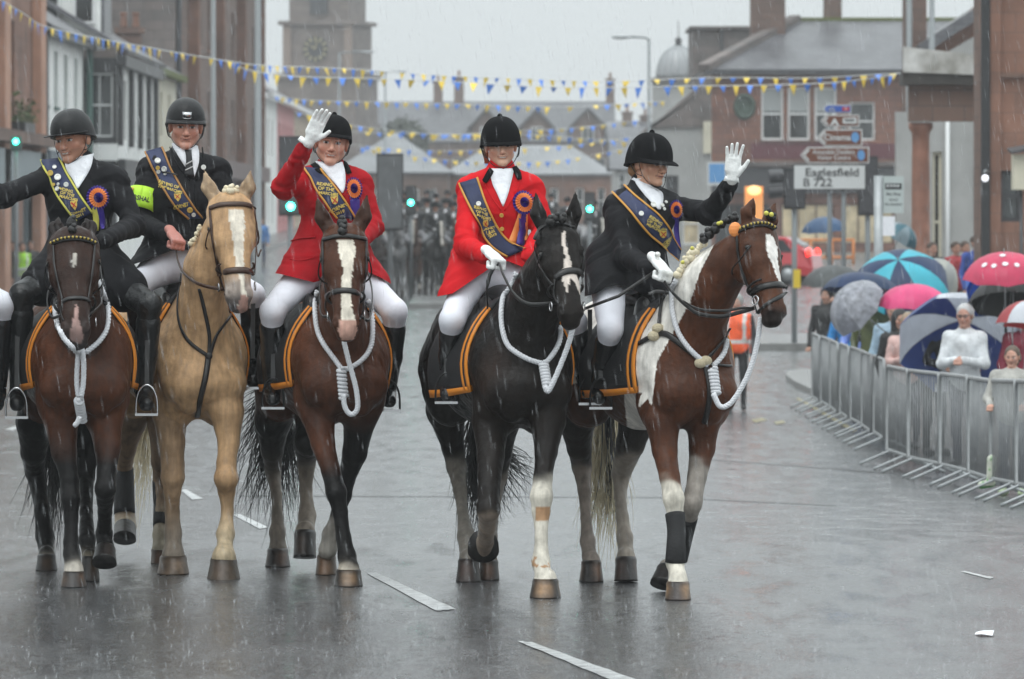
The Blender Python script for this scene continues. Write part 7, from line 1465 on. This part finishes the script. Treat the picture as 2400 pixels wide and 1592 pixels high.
# ---------------------------------------------------------------- people in the crowd
def person(label, u, D, hgt=1.7, yaw=0, coat=(.02, .02, .02), legs=(.02, .02, .03), hair=(.05, .03, .02), skin=(.45, .25, .18), hood=False, hat=None, arms='down', vox=.018, cat='spectator', group='spectators behind the barriers', lean=0, z=None, hairlen=.0, boots=(.02, .02, .02), glasses=False, vest=None, y=None, sx=1.0):
    if group == 'spectators behind the barriers': D *= 1.04; hgt *= 1.035
    x = X(u, D); s = hgt / 1.74; root = empty('person', (x, D, gz(D) + (z or 0)), math.radians(yaw), label=label, cat=cat, group=group); S = SDF(); v3 = lambda a, b_, c: np.array([a * s * sx, b_ * s, c * s]); K = lambda c: v3(0, -lean * c, c)
    hd = v3(0, -.02 - lean * 1.2, 1.61)
    if True:
        for q in (-1, 1): S.tc(v3(q * .09, 0, .92), v3(q * .1, -.01, .5), .085 * s, .06 * s, .03, 2); S.tc(v3(q * .1, -.01, .5), v3(q * .1, .01, .1), .058 * s, .042 * s, .02, 2); S.tc(v3(q * .1, .02, .05), v3(q * .12, -.13, .04), .045 * s, .038 * s, .02, 3)
    S.tc(K(.95), K(1.3), .135 * s, .15 * s, .05, 1, side=(1, 0, 0), sq=1.25 * sx); S.tc(K(1.3), K(1.42), .14 * s, .08 * s, .05, 1, side=(1, 0, 0), sq=1.25)
    sh = [v3(q * .185, -lean * 1.38, 1.38) for q in (-1, 1)]; S.tc(sh[0], sh[1], .065 * s, .065 * s, .05, 1)
    A = dict(down=((.26, .02, 1.08), (.25, -.1, .84)), rail=((.27, -.06, 1.12), (.2, -.36, 1.06)), phone=((.24, -.12, 1.12), (.06, -.3, 1.3)), hold=((.25, -.08, 1.1), (.05, -.27, 1.14)), cross=((.25, -.06, 1.12), (-.08, -.24, 1.1)))[arms if isinstance(arms, str) else 'rail']
    hands = []
    for q, s0 in ((-1, sh[0]), (1, sh[1])):
        e = v3(q * A[0][0], A[0][1] - lean, A[0][2]); w_ = v3(q * A[1][0], A[1][1] - lean, A[1][2]); S.tc(s0, e, .066 * s, .054 * s, .04, 1); S.tc(e, w_, .054 * s, .042 * s, .03, 1); hands.append(w_ + (w_ - e) * .22)
    S.tc(hd - v3(0, 0, .07), K(1.42), .05 * s, .06 * s, .02, 0)
    V, F = S.mesh(vox); tg = S.tags(V); V = wrinkle(V, F, .009, 12, int(u) % 17); C = np.array([skin, coat, legs, boots])[tg]
    if vest is not None: q = (tg == 1) & (V[:, 2] > .86 * s) & (np.abs(V[:, 0]) < .21); C[q] = vest; q2 = q & (np.abs(V[:, 2] - 1.03 * s) < .035); C[q2] = (.6, .6, .58); q2 = q & (np.abs(np.abs(V[:, 0]) - .12) < .025) & (V[:, 2] > 1.03 * s); C[q2] = (.6, .6, .58)
    hv, hf = head_sdf(.3).mesh(.007); hc = head_cols(hv, skin, hair); hv = hd + (Rot(0, 8, 0) @ hv.T).T * s
    mkobj('body', np.vstack([V, hv]), np.vstack([F, hf + len(V)]), mat('crowd_cloth', (.5, .5, .5), rough=.6, attr=True, noise=.28, nscale=9, bump=.5, bscale=18), root, cols=np.vstack([C, hc]), local=True)
    for q, h_ in zip((-1, 1), hands):
        HV, HF = hand_sdf('fist', q).mesh(.007); dirn = np.array([0, -.9, -.2]); zz_ = dirn / np.linalg.norm(dirn); yy_ = np.array([0, .2, .9]); yy_ = yy_ / np.linalg.norm(yy_); xx_ = np.cross(yy_, zz_); HV = h_ + (HV[:, :1] * xx_ + HV[:, 1:2] * yy_ + HV[:, 2:] * zz_) * s; mkobj('hand', HV, HF, MATS['crowd_cloth'], root, cols=np.tile(skin, (len(HV), 1)), local=True)
    if hood or hat is not None:
        H_ = SDF(); c = np.array(coat if hood is True else (hood or hat)); H_.el(hd + v3(0, .025, .03), (.1 * s, .115 * s, .115 * s), .01); 
        if hood: H_.tc(hd + v3(0, .05, -.02), K(1.44) + v3(0, .04, 0), .1 * s, .1 * s, .03)
        H_.el(hd + v3(0, -.12, -.02), (.075 * s, .1 * s, .085 * s), .01, sub=True); V, F = H_.mesh(.012); mkobj('hood' if hood else 'hat', V, F, MATS['crowd_cloth'], root, cols=np.tile(c, (len(V), 1)), local=True)
    else:
        H_ = SDF(); H_.el(hd + v3(0, .025, .045), (.088 * s, .105 * s, .092 * s), .01)
        for k in range(14): a = k * 2.4; H_.el(hd + v3(.075 * math.cos(a), .03 + .06 * abs(math.sin(a)), .0 + .1 * math.sin(k * 1.7) * .6 - hairlen * (k % 3) * .08), (.03 * s,) * 3, .012)
        H_.el(hd + v3(0, -.11, -.01), (.07 * s, .075 * s, .075 * s), .01, sub=True); V, F = H_.mesh(.010); mkobj('hair', V, F, MATS['crowd_cloth'], root, cols=np.tile(hair, (len(V), 1)), local=True)
    if glasses:
        mb = MB()
        for q in (-1, 1): mb.tube([hd + v3(q * .031 + .02 * math.cos(t), -.105, .0 + .015 * math.sin(t)) for t in np.linspace(0, 6.283, 15)], .003, 4, cap=False); mb.tube([hd + v3(q * .052, -.1, .005), hd + v3(q * .085, .0, .005)], .003, 4)
        mb.tube([hd + v3(-.01, -.106, .003), hd + v3(.01, -.106, .003)], .003, 4); mb.build('glasses', M_bwall, root, True, local=True)
    return root
person('man with grey hair and glasses in a white quilted jacket at the barrier', 2262, 57.5, 1.72, -18, (.62, .64, .66), (.03, .03, .05), (.42, .42, .42), (.45, .24, .18), arms='hold', vox=.013, glasses=True, sx=.93)
person('curly-haired child in a patterned white coat leaning on the barrier with open mouth', 2374, 49.6, 1.36, -15, (.40, .39, .36), (.05, .05, .08), (.10, .07, .05), (.55, .30, .22), arms='rail', vox=.011, lean=.03, boots=(.45, .55, .35), hairlen=.3, z=.0)
person('person in a black jacket bending over the barrier under the blue and white umbrella', 2188, 60.9, 1.66, 30, (.012, .012, .013), (.012, .012, .014), (.05, .03, .02), arms='rail', lean=.16, vox=.014)
person('person in a pink flowered coat holding a camera at the barrier', 2128, 62.9, 1.57, -10, (.55, .36, .33), (.02, .02, .03), (.3, .22, .15), arms='hold', vox=.014)
person('person in a pale blue speckled coat under the pink umbrella', 2096, 66.0, 1.66, -10, (.30, .42, .52), (.03, .03, .05), (.2, .1, .07), arms='down', vox=.015)
person('person in an olive green hooded coat beside the pink umbrella', 2050, 69.6, 1.78, -14, (.085, .10, .035), (.02, .02, .02), (.1, .06, .04), arms='down', hood=(.10, .11, .05))
person('person in a periwinkle hoodie reaching a hand to the barrier rail', 2024, 72.0, 1.62, -22, (.14, .22, .55), (.03, .04, .08), (.03, .02, .015), arms='rail', hairlen=.5)
person('person in a bright blue raincoat with long black hair', 1992, 74.8, 1.68, -8, (.02, .20, .50), (.02, .02, .03), (.015, .012, .01), arms='down', hairlen=.8)
person('person in a dark cap and black coat at the far end of the barriers', 1938, 80.5, 1.66, -25, (.015, .015, .016), (.02, .02, .02), (.02, .02, .02), hat=(.012, .012, .012), arms='down')
person('person in a maroon jacket at the right edge under a striped umbrella', 2402, 60, 1.66, 10, (.22, .02, .04), (.02, .02, .03), (.06, .04, .03))
person('person in black standing in the gap between the barriers', 2108, 63.3, 1.60, 12, (.012, .012, .013), (.012, .012, .012), (.03, .02, .02), hood=(.012, .012, .013))
person('person in a dark coat looking down at a phone beyond the umbrellas', 1958, 98, 1.66, -12, (.025, .028, .03), (.03, .03, .035), (.03, .02, .02), arms='phone', group='people on the far pavement', cat='pedestrian')
for u, D, c, l, kw in ((2185, 100, (.015, .015, .016), 'person in black beside the portico column', {}), (2240, 101, (.4, .03, .04), 'person in a red jacket under the portico', {}), (2288, 99, (.03, .08, .35), 'tall man in a royal blue coat against the black drainpipe', {'hgt': 1.85}), (2262, 102, (.12, .03, .04), 'person in dark red behind the royal blue coat', {})):
    person(l, u, D, c and kw.get('hgt', 1.72), 20, c, (.06, .07, .1) if 'royal' in l else (.02, .02, .02), arms='down', group='people on the far pavement', cat='pedestrian', z=.55)
person('steward in an orange high-visibility vest and long dark coat behind the horse\'s neck', 1727, 79, 1.68, -10, (.02, .022, .026), (.015, .015, .016), (.3, .3, .3), vest=(.90, .12, .03), hat=(.3, .31, .3), cat='steward', group='people standing in the road')
person('pedestrian in a blue raincoat beyond the far left barrier', 612, 192, 1.7, 0, (.05, .17, .42), (.04, .05, .1), group='people on the left pavement', cat='pedestrian', vox=.03)
person('steward in a lime vest far behind at the left edge', 52, 138, 1.7, 10, (.03, .03, .03), (.02, .02, .02), vest=(.35, .7, .04), group='people on the left pavement', cat='steward', vox=.03)
for u, D, c in ((12, 138, (.05, .04, .04)), (30, 140, (.03, .03, .035)), (72, 141, (.035, .03, .03))): person({12: 'onlooker in brown at the left picture edge', 30: 'onlooker in dark grey left of the lime vest', 72: 'onlooker in black right of the lime vest'}[u], u, D, 1.68, 0, c, c, group='people on the left pavement', cat='pedestrian', vox=.03)
# wellington boot poking through the barrier
q = P(2322, 1108, 51.6); g = empty('rubber_boot', (q[0], q[1], gz(51.6)), label='small green-soled flowered rubber boot poking between the barrier bars', cat='boot'); S = SDF(); b0 = np.array([q[0], q[1], gz(51.6) + .12]); S.tc(b0 + np.array([.01, 0, .22]), b0 + np.array([0, 0, .0]), .045, .04, .02); S.tc(b0, b0 + np.array([-.09, -.03, -.02]), .04, .036, .02); V, F = S.mesh(.008); C = np.tile((.55, .57, .48), (len(V), 1)).astype(float); C[nz3(V, 70, 4) > .45] = (.15, .35, .12); C[V[:, 2] < b0[2] - .025] = (.08, .3, .08); mkobj('boot', V, F, MATS['crowd_cloth'], g, cols=C)
# ---------------------------------------------------------------- umbrellas
def umb_mat(k, clear):
    nm = 'umbrella_cloth_%d_%d_%d' % tuple(int(c * 1000) for c in k)
    if nm in MATS: return MATS[nm]
    m = mat(nm, k, rough=.35, noise=.45 if k[2] in (.471, .412) else .15, nscale=13 if k[2] in (.471, .412) else 5, alpha=.5 if clear else 1); n = m.node_tree; b = n.nodes['Principled BSDF']; t_ = n.nodes.new('ShaderNodeBsdfTranslucent'); t_.inputs[0].default_value = (*[min(1, c * 1.3) for c in k], 1); mx_ = n.nodes.new('ShaderNodeMixShader'); mx_.inputs[0].default_value = .38
    n.links.new(b.outputs[0], mx_.inputs[1]); n.links.new(t_.outputs[0], mx_.inputs[2]); n.links.new(mx_.outputs[0], n.nodes['Material Output'].inputs['Surface']); return m
def umbrella(label, u, v, D, R, tilt, cols, h=None, n=8, shaft=.8, spots=None, depth=.42, clear=False, rot=0):
    """centre of the canopy at a pixel; tilt = direction of the ferrule"""
    c = P(u, v, D); root = empty('umbrella', c, label=label, cat='umbrella', group='umbrellas over the crowd'); d, s, t = frame(tilt); ms = [umb_mat(k, clear) for k in cols]; H = R * depth * 2
    cano = MB(); K = 6
    def pt(i, a, off=0):
        f = i / K; ang = f * math.radians(78); seg = 2 * math.pi / n; loc = (a / seg) % 1.0; dip = 1 - .075 * math.sin(math.pi * loc) * f; rr = R * math.sin(ang) / math.sin(math.radians(78)) * dip; zz_ = (H * (math.cos(ang) - math.cos(math.radians(78))) / (1 - math.cos(math.radians(78)))) - (0 if f < 1 else .0) + .03 * R * math.sin(math.pi * loc) * f
        a2 = a + rot; return c + rr * (math.cos(a2) * s + math.sin(a2) * t) + (zz_ - H * .5 - off) * d
    for k in range(n):
        cano.mi = k % len(ms)
        for j in range(4):
            a0 = 2 * math.pi * (k + j / 4) / n + 1e-6; a1 = 2 * math.pi * (k + (j + 1) / 4) / n - 1e-6
            for off, fl in ((0, 0), (.006, 1)):
                A = [pt(i, a0, off) for i in range(K + 1)]; B = [pt(i, a1, off) for i in range(K + 1)]; V = A + B; F = [(i, i + 1, K + 2 + i, K + 1 + i) for i in range(K)]; cano.add(V, F if not fl else [f[::-1] for f in F])
    o = mkobj('canopy', cano.V, cano.F, None, root, True, mats=ms, fmat=cano.M)
    for k in range(n): mb = MB(); mb.tube([pt(i, 2 * math.pi * k / n, .012) for i in range(K + 1)] , .004, 4); mb.build('rib', M_galv, o, True)
    mb = MB(); top = c + d * (H * .5 + .05); mb.tube([top, c + d * H * .5, c + d * (H * .5 - shaft)], [.004, .008, .008], 6); mb.build('shaft', M_galv, root, True); mb = MB(); mb.tube([c + d * (H * .5 - shaft), c + d * (H * .5 - shaft - .09)], .016, 8); mb.build('handle', M_bwall, root, True)
    if spots:
        bb = bvh_of(cano.V, cano.F)
        for (su, sv, sr) in spots: p, nn, k_ = hit(bb, su, sv, .006, D); d2, s2, t2 = frame(nn); mb = MB(); mb.prism([p + px(sr, D) * (.6 + .4 * (j % 2)) * (math.cos(2 * math.pi * j / 16) * s2 + math.sin(2 * math.pi * j / 16) * t2) for j in range(16)], nn * .003); mb.build('star_print', M_white, o)
    return root
WHT = (.70, .72, .76); NAV = (.05, .10, .32); TEAL = (.08, .55, .66); DNAV = (.015, .045, .14)
umbrella('large golf umbrella with white and navy panels behind the white-jacketed man', 2252, 780, 62.7, .74, (.10, .80, .62), (NAV, WHT), rot=.35, depth=.33, spots=None)
umbrella('bright pink umbrella above the olive coat', 2137, 690, 67, .44, (-.05, -.12, 1), ((.85, .10, .30), (.80, .085, .27)), depth=.28)
umbrella('grey lace-patterned umbrella tilted to the left', 1992, 708, 67, .40, (-.75, -.45, .62), ((.42, .43, .471), (.36, .37, .412)), depth=.4)
umbrella('navy umbrella behind the grey patterned one', 2020, 660, 70.5, .50, (.05, .1, 1), (DNAV, (.02, .05, .13)), depth=.24)
umbrella('large golf umbrella with turquoise and navy panels', 2108, 640, 72, .66, (-.12, -.55, .85), (TEAL, DNAV), depth=.32, rot=.2)
umbrella('clear white dome umbrella behind the turquoise one', 2202, 645, 72.6, .36, (.55, .0, .8), ((.50, .50, .46), (.42, .43, .42)), depth=.6)
umbrella('dark grey translucent umbrella by the lamp post', 1955, 645, 84, .50, (.0, -.1, 1), ((.10, .11, .11), (.085, .09, .09)), depth=.3)
umbrella('pink umbrella with white starbursts at the right edge', 2354, 622, 60, .46, (-.04, -.2, 1), ((.72, .07, .17),), depth=.30, spots=[(2308, 622, 9), (2330, 624, 8), (2350, 600, 9), (2356, 620, 9), (2383, 622, 8)])
umbrella('royal blue umbrella hanging below the pink starred one', 2318, 655, 62, .36, (-.3, .75, .45), ((.03, .13, .50), (.04, .16, .55)), depth=.5)
umbrella('black umbrella at the right edge with a white rim', 2375, 682, 61, .50, (.05, .35, 1), ((.012, .013, .014), (.02, .02, .022)), depth=.35)
umbrella('pale striped umbrella cut off by the right edge beside the maroon jacket', 2412, 735, 57.5, .34, (.1, .1, 1), (WHT, (.5, .05, .06)), depth=.4)
umbrella('small blue umbrella far back under the Eaglesfield sign', 1930, 525, 120, .50, (-.1, -.1, 1), ((.05, .12, .25), (.06, .14, .28)), depth=.3)
umbrella('teal umbrella edge showing beside the stone column', 2118, 545, 101, .36, (.5, -.2, .8), ((.06, .2, .26), (.3, .4, .45)), depth=.4)
# ---------------------------------------------------------------- mounted followers in the haze
def far_horse(c1, c2, blz, grey=False, step=1):
    root = empty('far_horse'); S = SDF(); S.tc((0, -.55, 1.15), (0, -.3, 1.2), .2, .27, .08); S.tc((0, -.3, 1.2), (0, .75, 1.22), .29, .28, .08); S.tc((0, .75, 1.25), (0, 1.0, 1.2), .28, .22, .08)
    S.tc((0, -.45, 1.35), (.03, -.85, 1.72), .22, .13, .08, 1, side=(1, 0, 0), sq=.65); S.tc((.03, -.85, 1.72), (.03, -.98, 1.95), .13, .1, .05, 1); S.tc((.03, -1.0, 1.93), (.04, -1.22, 1.42), .105, .06, .05, 2, side=(1, 0, 0), sq=1.05)
    for s in (-1, 1): S.tc((.03 + s * .06, -.97, 2.0), (.03 + s * .08, -.98, 2.16), .036, .01, .02, 3)
    for s, f, k in ((-1, -.42, .12 * step), (1, -.42, -.12 * step), (-1, .85, -.12 * step), (1, .85, .14 * step)):
        S.tc((s * .15, f, 1.0), (s * .15, f - k, .52), .1, .06, .05, 4); S.tc((s * .15, f - k, .52), (s * .15, f - k * .5, .15), .05, .045, .02, 4); S.tc((s * .15, f - k * .5, .15), (s * .15, f - k * .5 - .03, .04), .05, .06, .02, 5)
    V, F = S.mesh(.026); tg = S.tags(V); C = lerpc(c1, c2, .5 + .5 * nz3(V, 7, 3)); 
    if not grey: C[(tg == 4) & (V[:, 2] < .5)] = (.012, .011, .01)
    C[tg == 5] = (.04, .03, .025)
    if blz: C[(tg == 2) & (V[:, 1] < -1.02) & (np.abs(V[:, 0] - .035) < .035)] = (.5, .47, .42); C[(tg == 4) & (V[:, 2] < .3) & (V[:, 0] > 0)] = (.45, .42, .38)
    mkobj('body', V, F, M_coat, root, cols=C, local=True); mb = MB(); mb.tube([(.03 - .11, -1.05, 1.86), (.03, -1.13, 1.88), (.03 + .11, -1.05, 1.86)], .014, 6); mb.tube([(-.05, -1.17, 1.6), (.035, -1.25, 1.62), (.12, -1.17, 1.6)], .014, 6); mb.build('bridle', M_leather, root, True, local=True)
    mb = MB(); mb.tube([(0, 1.1, 1.35), (0, 1.28, 1.1), (0, 1.26, .5)], [.05, .09, .03], 7); mb.build('tail', M_hairc if grey else M_hairb, root, True, local=True); return root
def far_rider(jc, wave=False):
    root = empty('far_person'); S = SDF(); S.tc((0, .05, 1.72), (0, 0, 2.15), .15, .16, .05, 1, side=(1, 0, 0), sq=1.25); S.tc((-.17, 0, 2.2), (.17, 0, 2.2), .07, .07, .05, 1)
    for s in (-1, 1):
        S.tc((s * .1, 0, 1.68), (s * .34, -.3, 1.5), .11, .075, .05, 2); S.tc((s * .34, -.3, 1.5), (s * .36, -.15, 1.08), .06, .05, .02, 3); S.tc((s * .36, -.15, 1.05), (s * .37, -.28, 1.02), .045, .04, .02, 3)
        if wave and s > 0: S.tc((s * .18, 0, 2.2), (s * .42, -.05, 2.2), .065, .05, .03, 1); S.tc((s * .42, -.05, 2.2), (s * .5, -.1, 2.46), .05, .04, .03, 1); S.tc((s * .5, -.1, 2.48), (s * .51, -.1, 2.6), .04, .035, .01, 4)
        else: S.tc((s * .18, 0, 2.2), (s * .28, -.08, 1.92), .065, .05, .03, 1); S.tc((s * .28, -.08, 1.92), (s * .1, -.34, 1.82), .05, .04, .03, 1); S.tc((s * .08, -.36, 1.82), (s * .03, -.38, 1.8), .04, .035, .01, 4)
    S.tc((0, 0, 2.24), (0, -.02, 2.32), .06, .055, .02, 5); S.el((0, -.03, 2.42), (.075, .095, .11), .01, 5); S.el((0, -.15, 2.16), (.05, .03, .08), .01, 6); S.el((0, -.12, 2.4), (.012, .02, .02), .01, 5)
    V, F = S.mesh(.022); tg = S.tags(V); C = np.array([(0, 0, 0), jc, (.16, .16, .17), (.012, .012, .012), (.4, .4, .4), (.42, .22, .16), (.7, .7, .72)])[tg]; mkobj('body', V, F, MATS['crowd_cloth'], root, cols=C, local=True)
    mb = MB(); mb.lathe([(.108, -.03), (.112, 0), (.108, .05), (.085, .1), (.04, .13), (.005, .135)], (0, -.01, 2.45), 14, 1, 1.15); mb.ell((0, -.14, 2.45), (.08, .05, .01), 10, 5); mb.build('helmet', M_velvet, root, True, local=True); return root
HP = [far_horse((.03, .014, .009), (.015, .010, .008), False), far_horse((.07, .027, .013), (.035, .016, .01), True, step=-1), far_horse((.24, .24, .24), (.10, .10, .105), False, True), far_horse((.012, .011, .011), (.02, .017, .015), True)]; RP = [far_rider((.014, .014, .016)), far_rider((.018, .018, .02), True), far_rider((.05, .045, .04))]
spots = [(880, 147, 0, 0), (925, 149, 2, 0), (975, 152, 1, 1), (1020, 149, 3, 0), (1062, 152, 1, 0), (1098, 148, 0, 2), (1392, 158, 3, 0), (900, 163, 3, 0), (945, 166, 0, 0), (1000, 168, 0, 2), (1045, 165, 1, 0), (1085, 168, 3, 0), (1330, 172, 1, 0), (925, 184, 0, 0), (970, 186, 3, 0), (1022, 188, 1, 0), (1068, 186, 0, 1), (1292, 190, 0, 0), (950, 204, 1, 0), (1000, 208, 0, 0), (1048, 206, 3, 0), (1095, 210, 0, 0)]
desc = ['dark bay', 'chestnut bay with white blaze', 'dappled grey', 'black with white blaze']; where = lambda u, D: ('front' if D < 156 else 'second' if D < 170 else 'third' if D < 192 else 'rearmost') + ' rank of distant riders'; used = {}
order = sorted({round(s_[0] / 10) for s_ in spots}); 
for i, (u, D, h_, r_) in enumerate(spots):
    rk = [s_ for s_ in spots if where(0, s_[1]) == where(0, D)]; pos = sorted(s_[0] for s_ in rk).index(u) + 1; nth = ['first', 'second', 'third', 'fourth', 'fifth', 'sixth', 'seventh'][pos - 1]
    loc = base(X(u, D), D); rz = math.radians(8 * math.sin(i * 2.3) + 3)
    for lst, k, nm, cat, lab, grp in ((HP, h_, 'horse', 'horse', f'{desc[h_]} horse, {nth} from left, {where(u, D)}', 'horses following in the distance'), (RP, r_, 'person', 'rider', f'rider {nth} from the left in the {where(u, D)}', 'riders following in the distance')):
        src = lst[k]; key = (nm, k)
        if key not in used: o = src; o.location = loc; o.rotation_euler = (0, 0, rz); used[key] = 1; tag(o, lab, cat, grp); o.name = nm
        else: o = dup(src, loc, rz, lab, grp); o['category'] = cat; o.name = nm
# ---------------------------------------------------------------- rain and the wet air
def rain():
    r = np.random.default_rng(5); n = 6000; y = 18 + 60 * r.random(n) ** 1.2; u = r.uniform(-60, 2460, n); v = r.uniform(-80, 1592, n); V = []; F = []
    for i in range(n):
        p = P(u[i], v[i], y[i])
        if p[2] < gz(y[i]) + .05: continue
        L = r.uniform(.035, .075); w = r.uniform(.0008, .0014) * (1 if y[i] < 30 else y[i] / 30); d = np.array([.16 + r.normal(0, .03), r.normal(0, .05), -1]); d /= np.linalg.norm(d); a = frame(d)[1]; b_ = frame(d)[2]; k = len(V)
        for s, f in ((0, .05), (.5, 1), (1, .25)):
            for j in range(3): t = 2.094 * j; V.append(p + d * L * s + w * f * (math.cos(t) * a + math.sin(t) * b_))
        F += [(k + q * 3 + j, k + q * 3 + (j + 1) % 3, k + q * 3 + 3 + (j + 1) % 3, k + q * 3 + 3 + j) for q in (0, 1) for j in range(3)]
    for i in range(5200):          # drops bursting on the wet road: little crowns of thin jets
        D_ = 22 + 38 * r.random() ** 1.5; x_ = X(r.uniform(-40, 2440), D_); c = np.array([x_, D_, gz(D_) + .001]); h_ = r.uniform(.008, .026)
        for j in range(3):
            a_ = r.uniform(0, 6.283); o_ = np.array([math.cos(a_), math.sin(a_), 0]); t_ = np.array([-o_[1], o_[0], 0]) * .0012; k = len(V); V += [c - t_, c + t_, c + o_ * h_ * .6 + t_ * .5 + np.array([0, 0, h_]), c + o_ * h_ * .6 - t_ * .5 + np.array([0, 0, h_])]; F.append((k, k + 1, k + 2, k + 3))
    m = bpy.data.materials.new('rain_water'); m.use_nodes = True; nt_ = m.node_tree; b = nt_.nodes['Principled BSDF']; b.inputs['Base Color'].default_value = (.95, .97, 1, 1); b.inputs['Roughness'].default_value = .5; b.inputs['Alpha'].default_value = .20
    tag(mkobj('rain', np.array(V), np.array(F), m), kind='stuff')
rain()
def haze():
    mb = MB(); mb.bx(-170, 170, -5, 760, -3, 40); m = bpy.data.materials.new('wet_air'); m.use_nodes = True; n = m.node_tree; n.nodes.remove(n.nodes['Principled BSDF']); pv = n.nodes.new('ShaderNodeVolumePrincipled'); pv.inputs['Color'].default_value = (.96, .98, 1, 1); pv.inputs['Density'].default_value = .00058; pv.inputs['Anisotropy'].default_value = .0
    n.links.new(pv.outputs[0], n.nodes['Material Output'].inputs['Volume']); tag(mb.build('haze', m), kind='stuff')
haze()
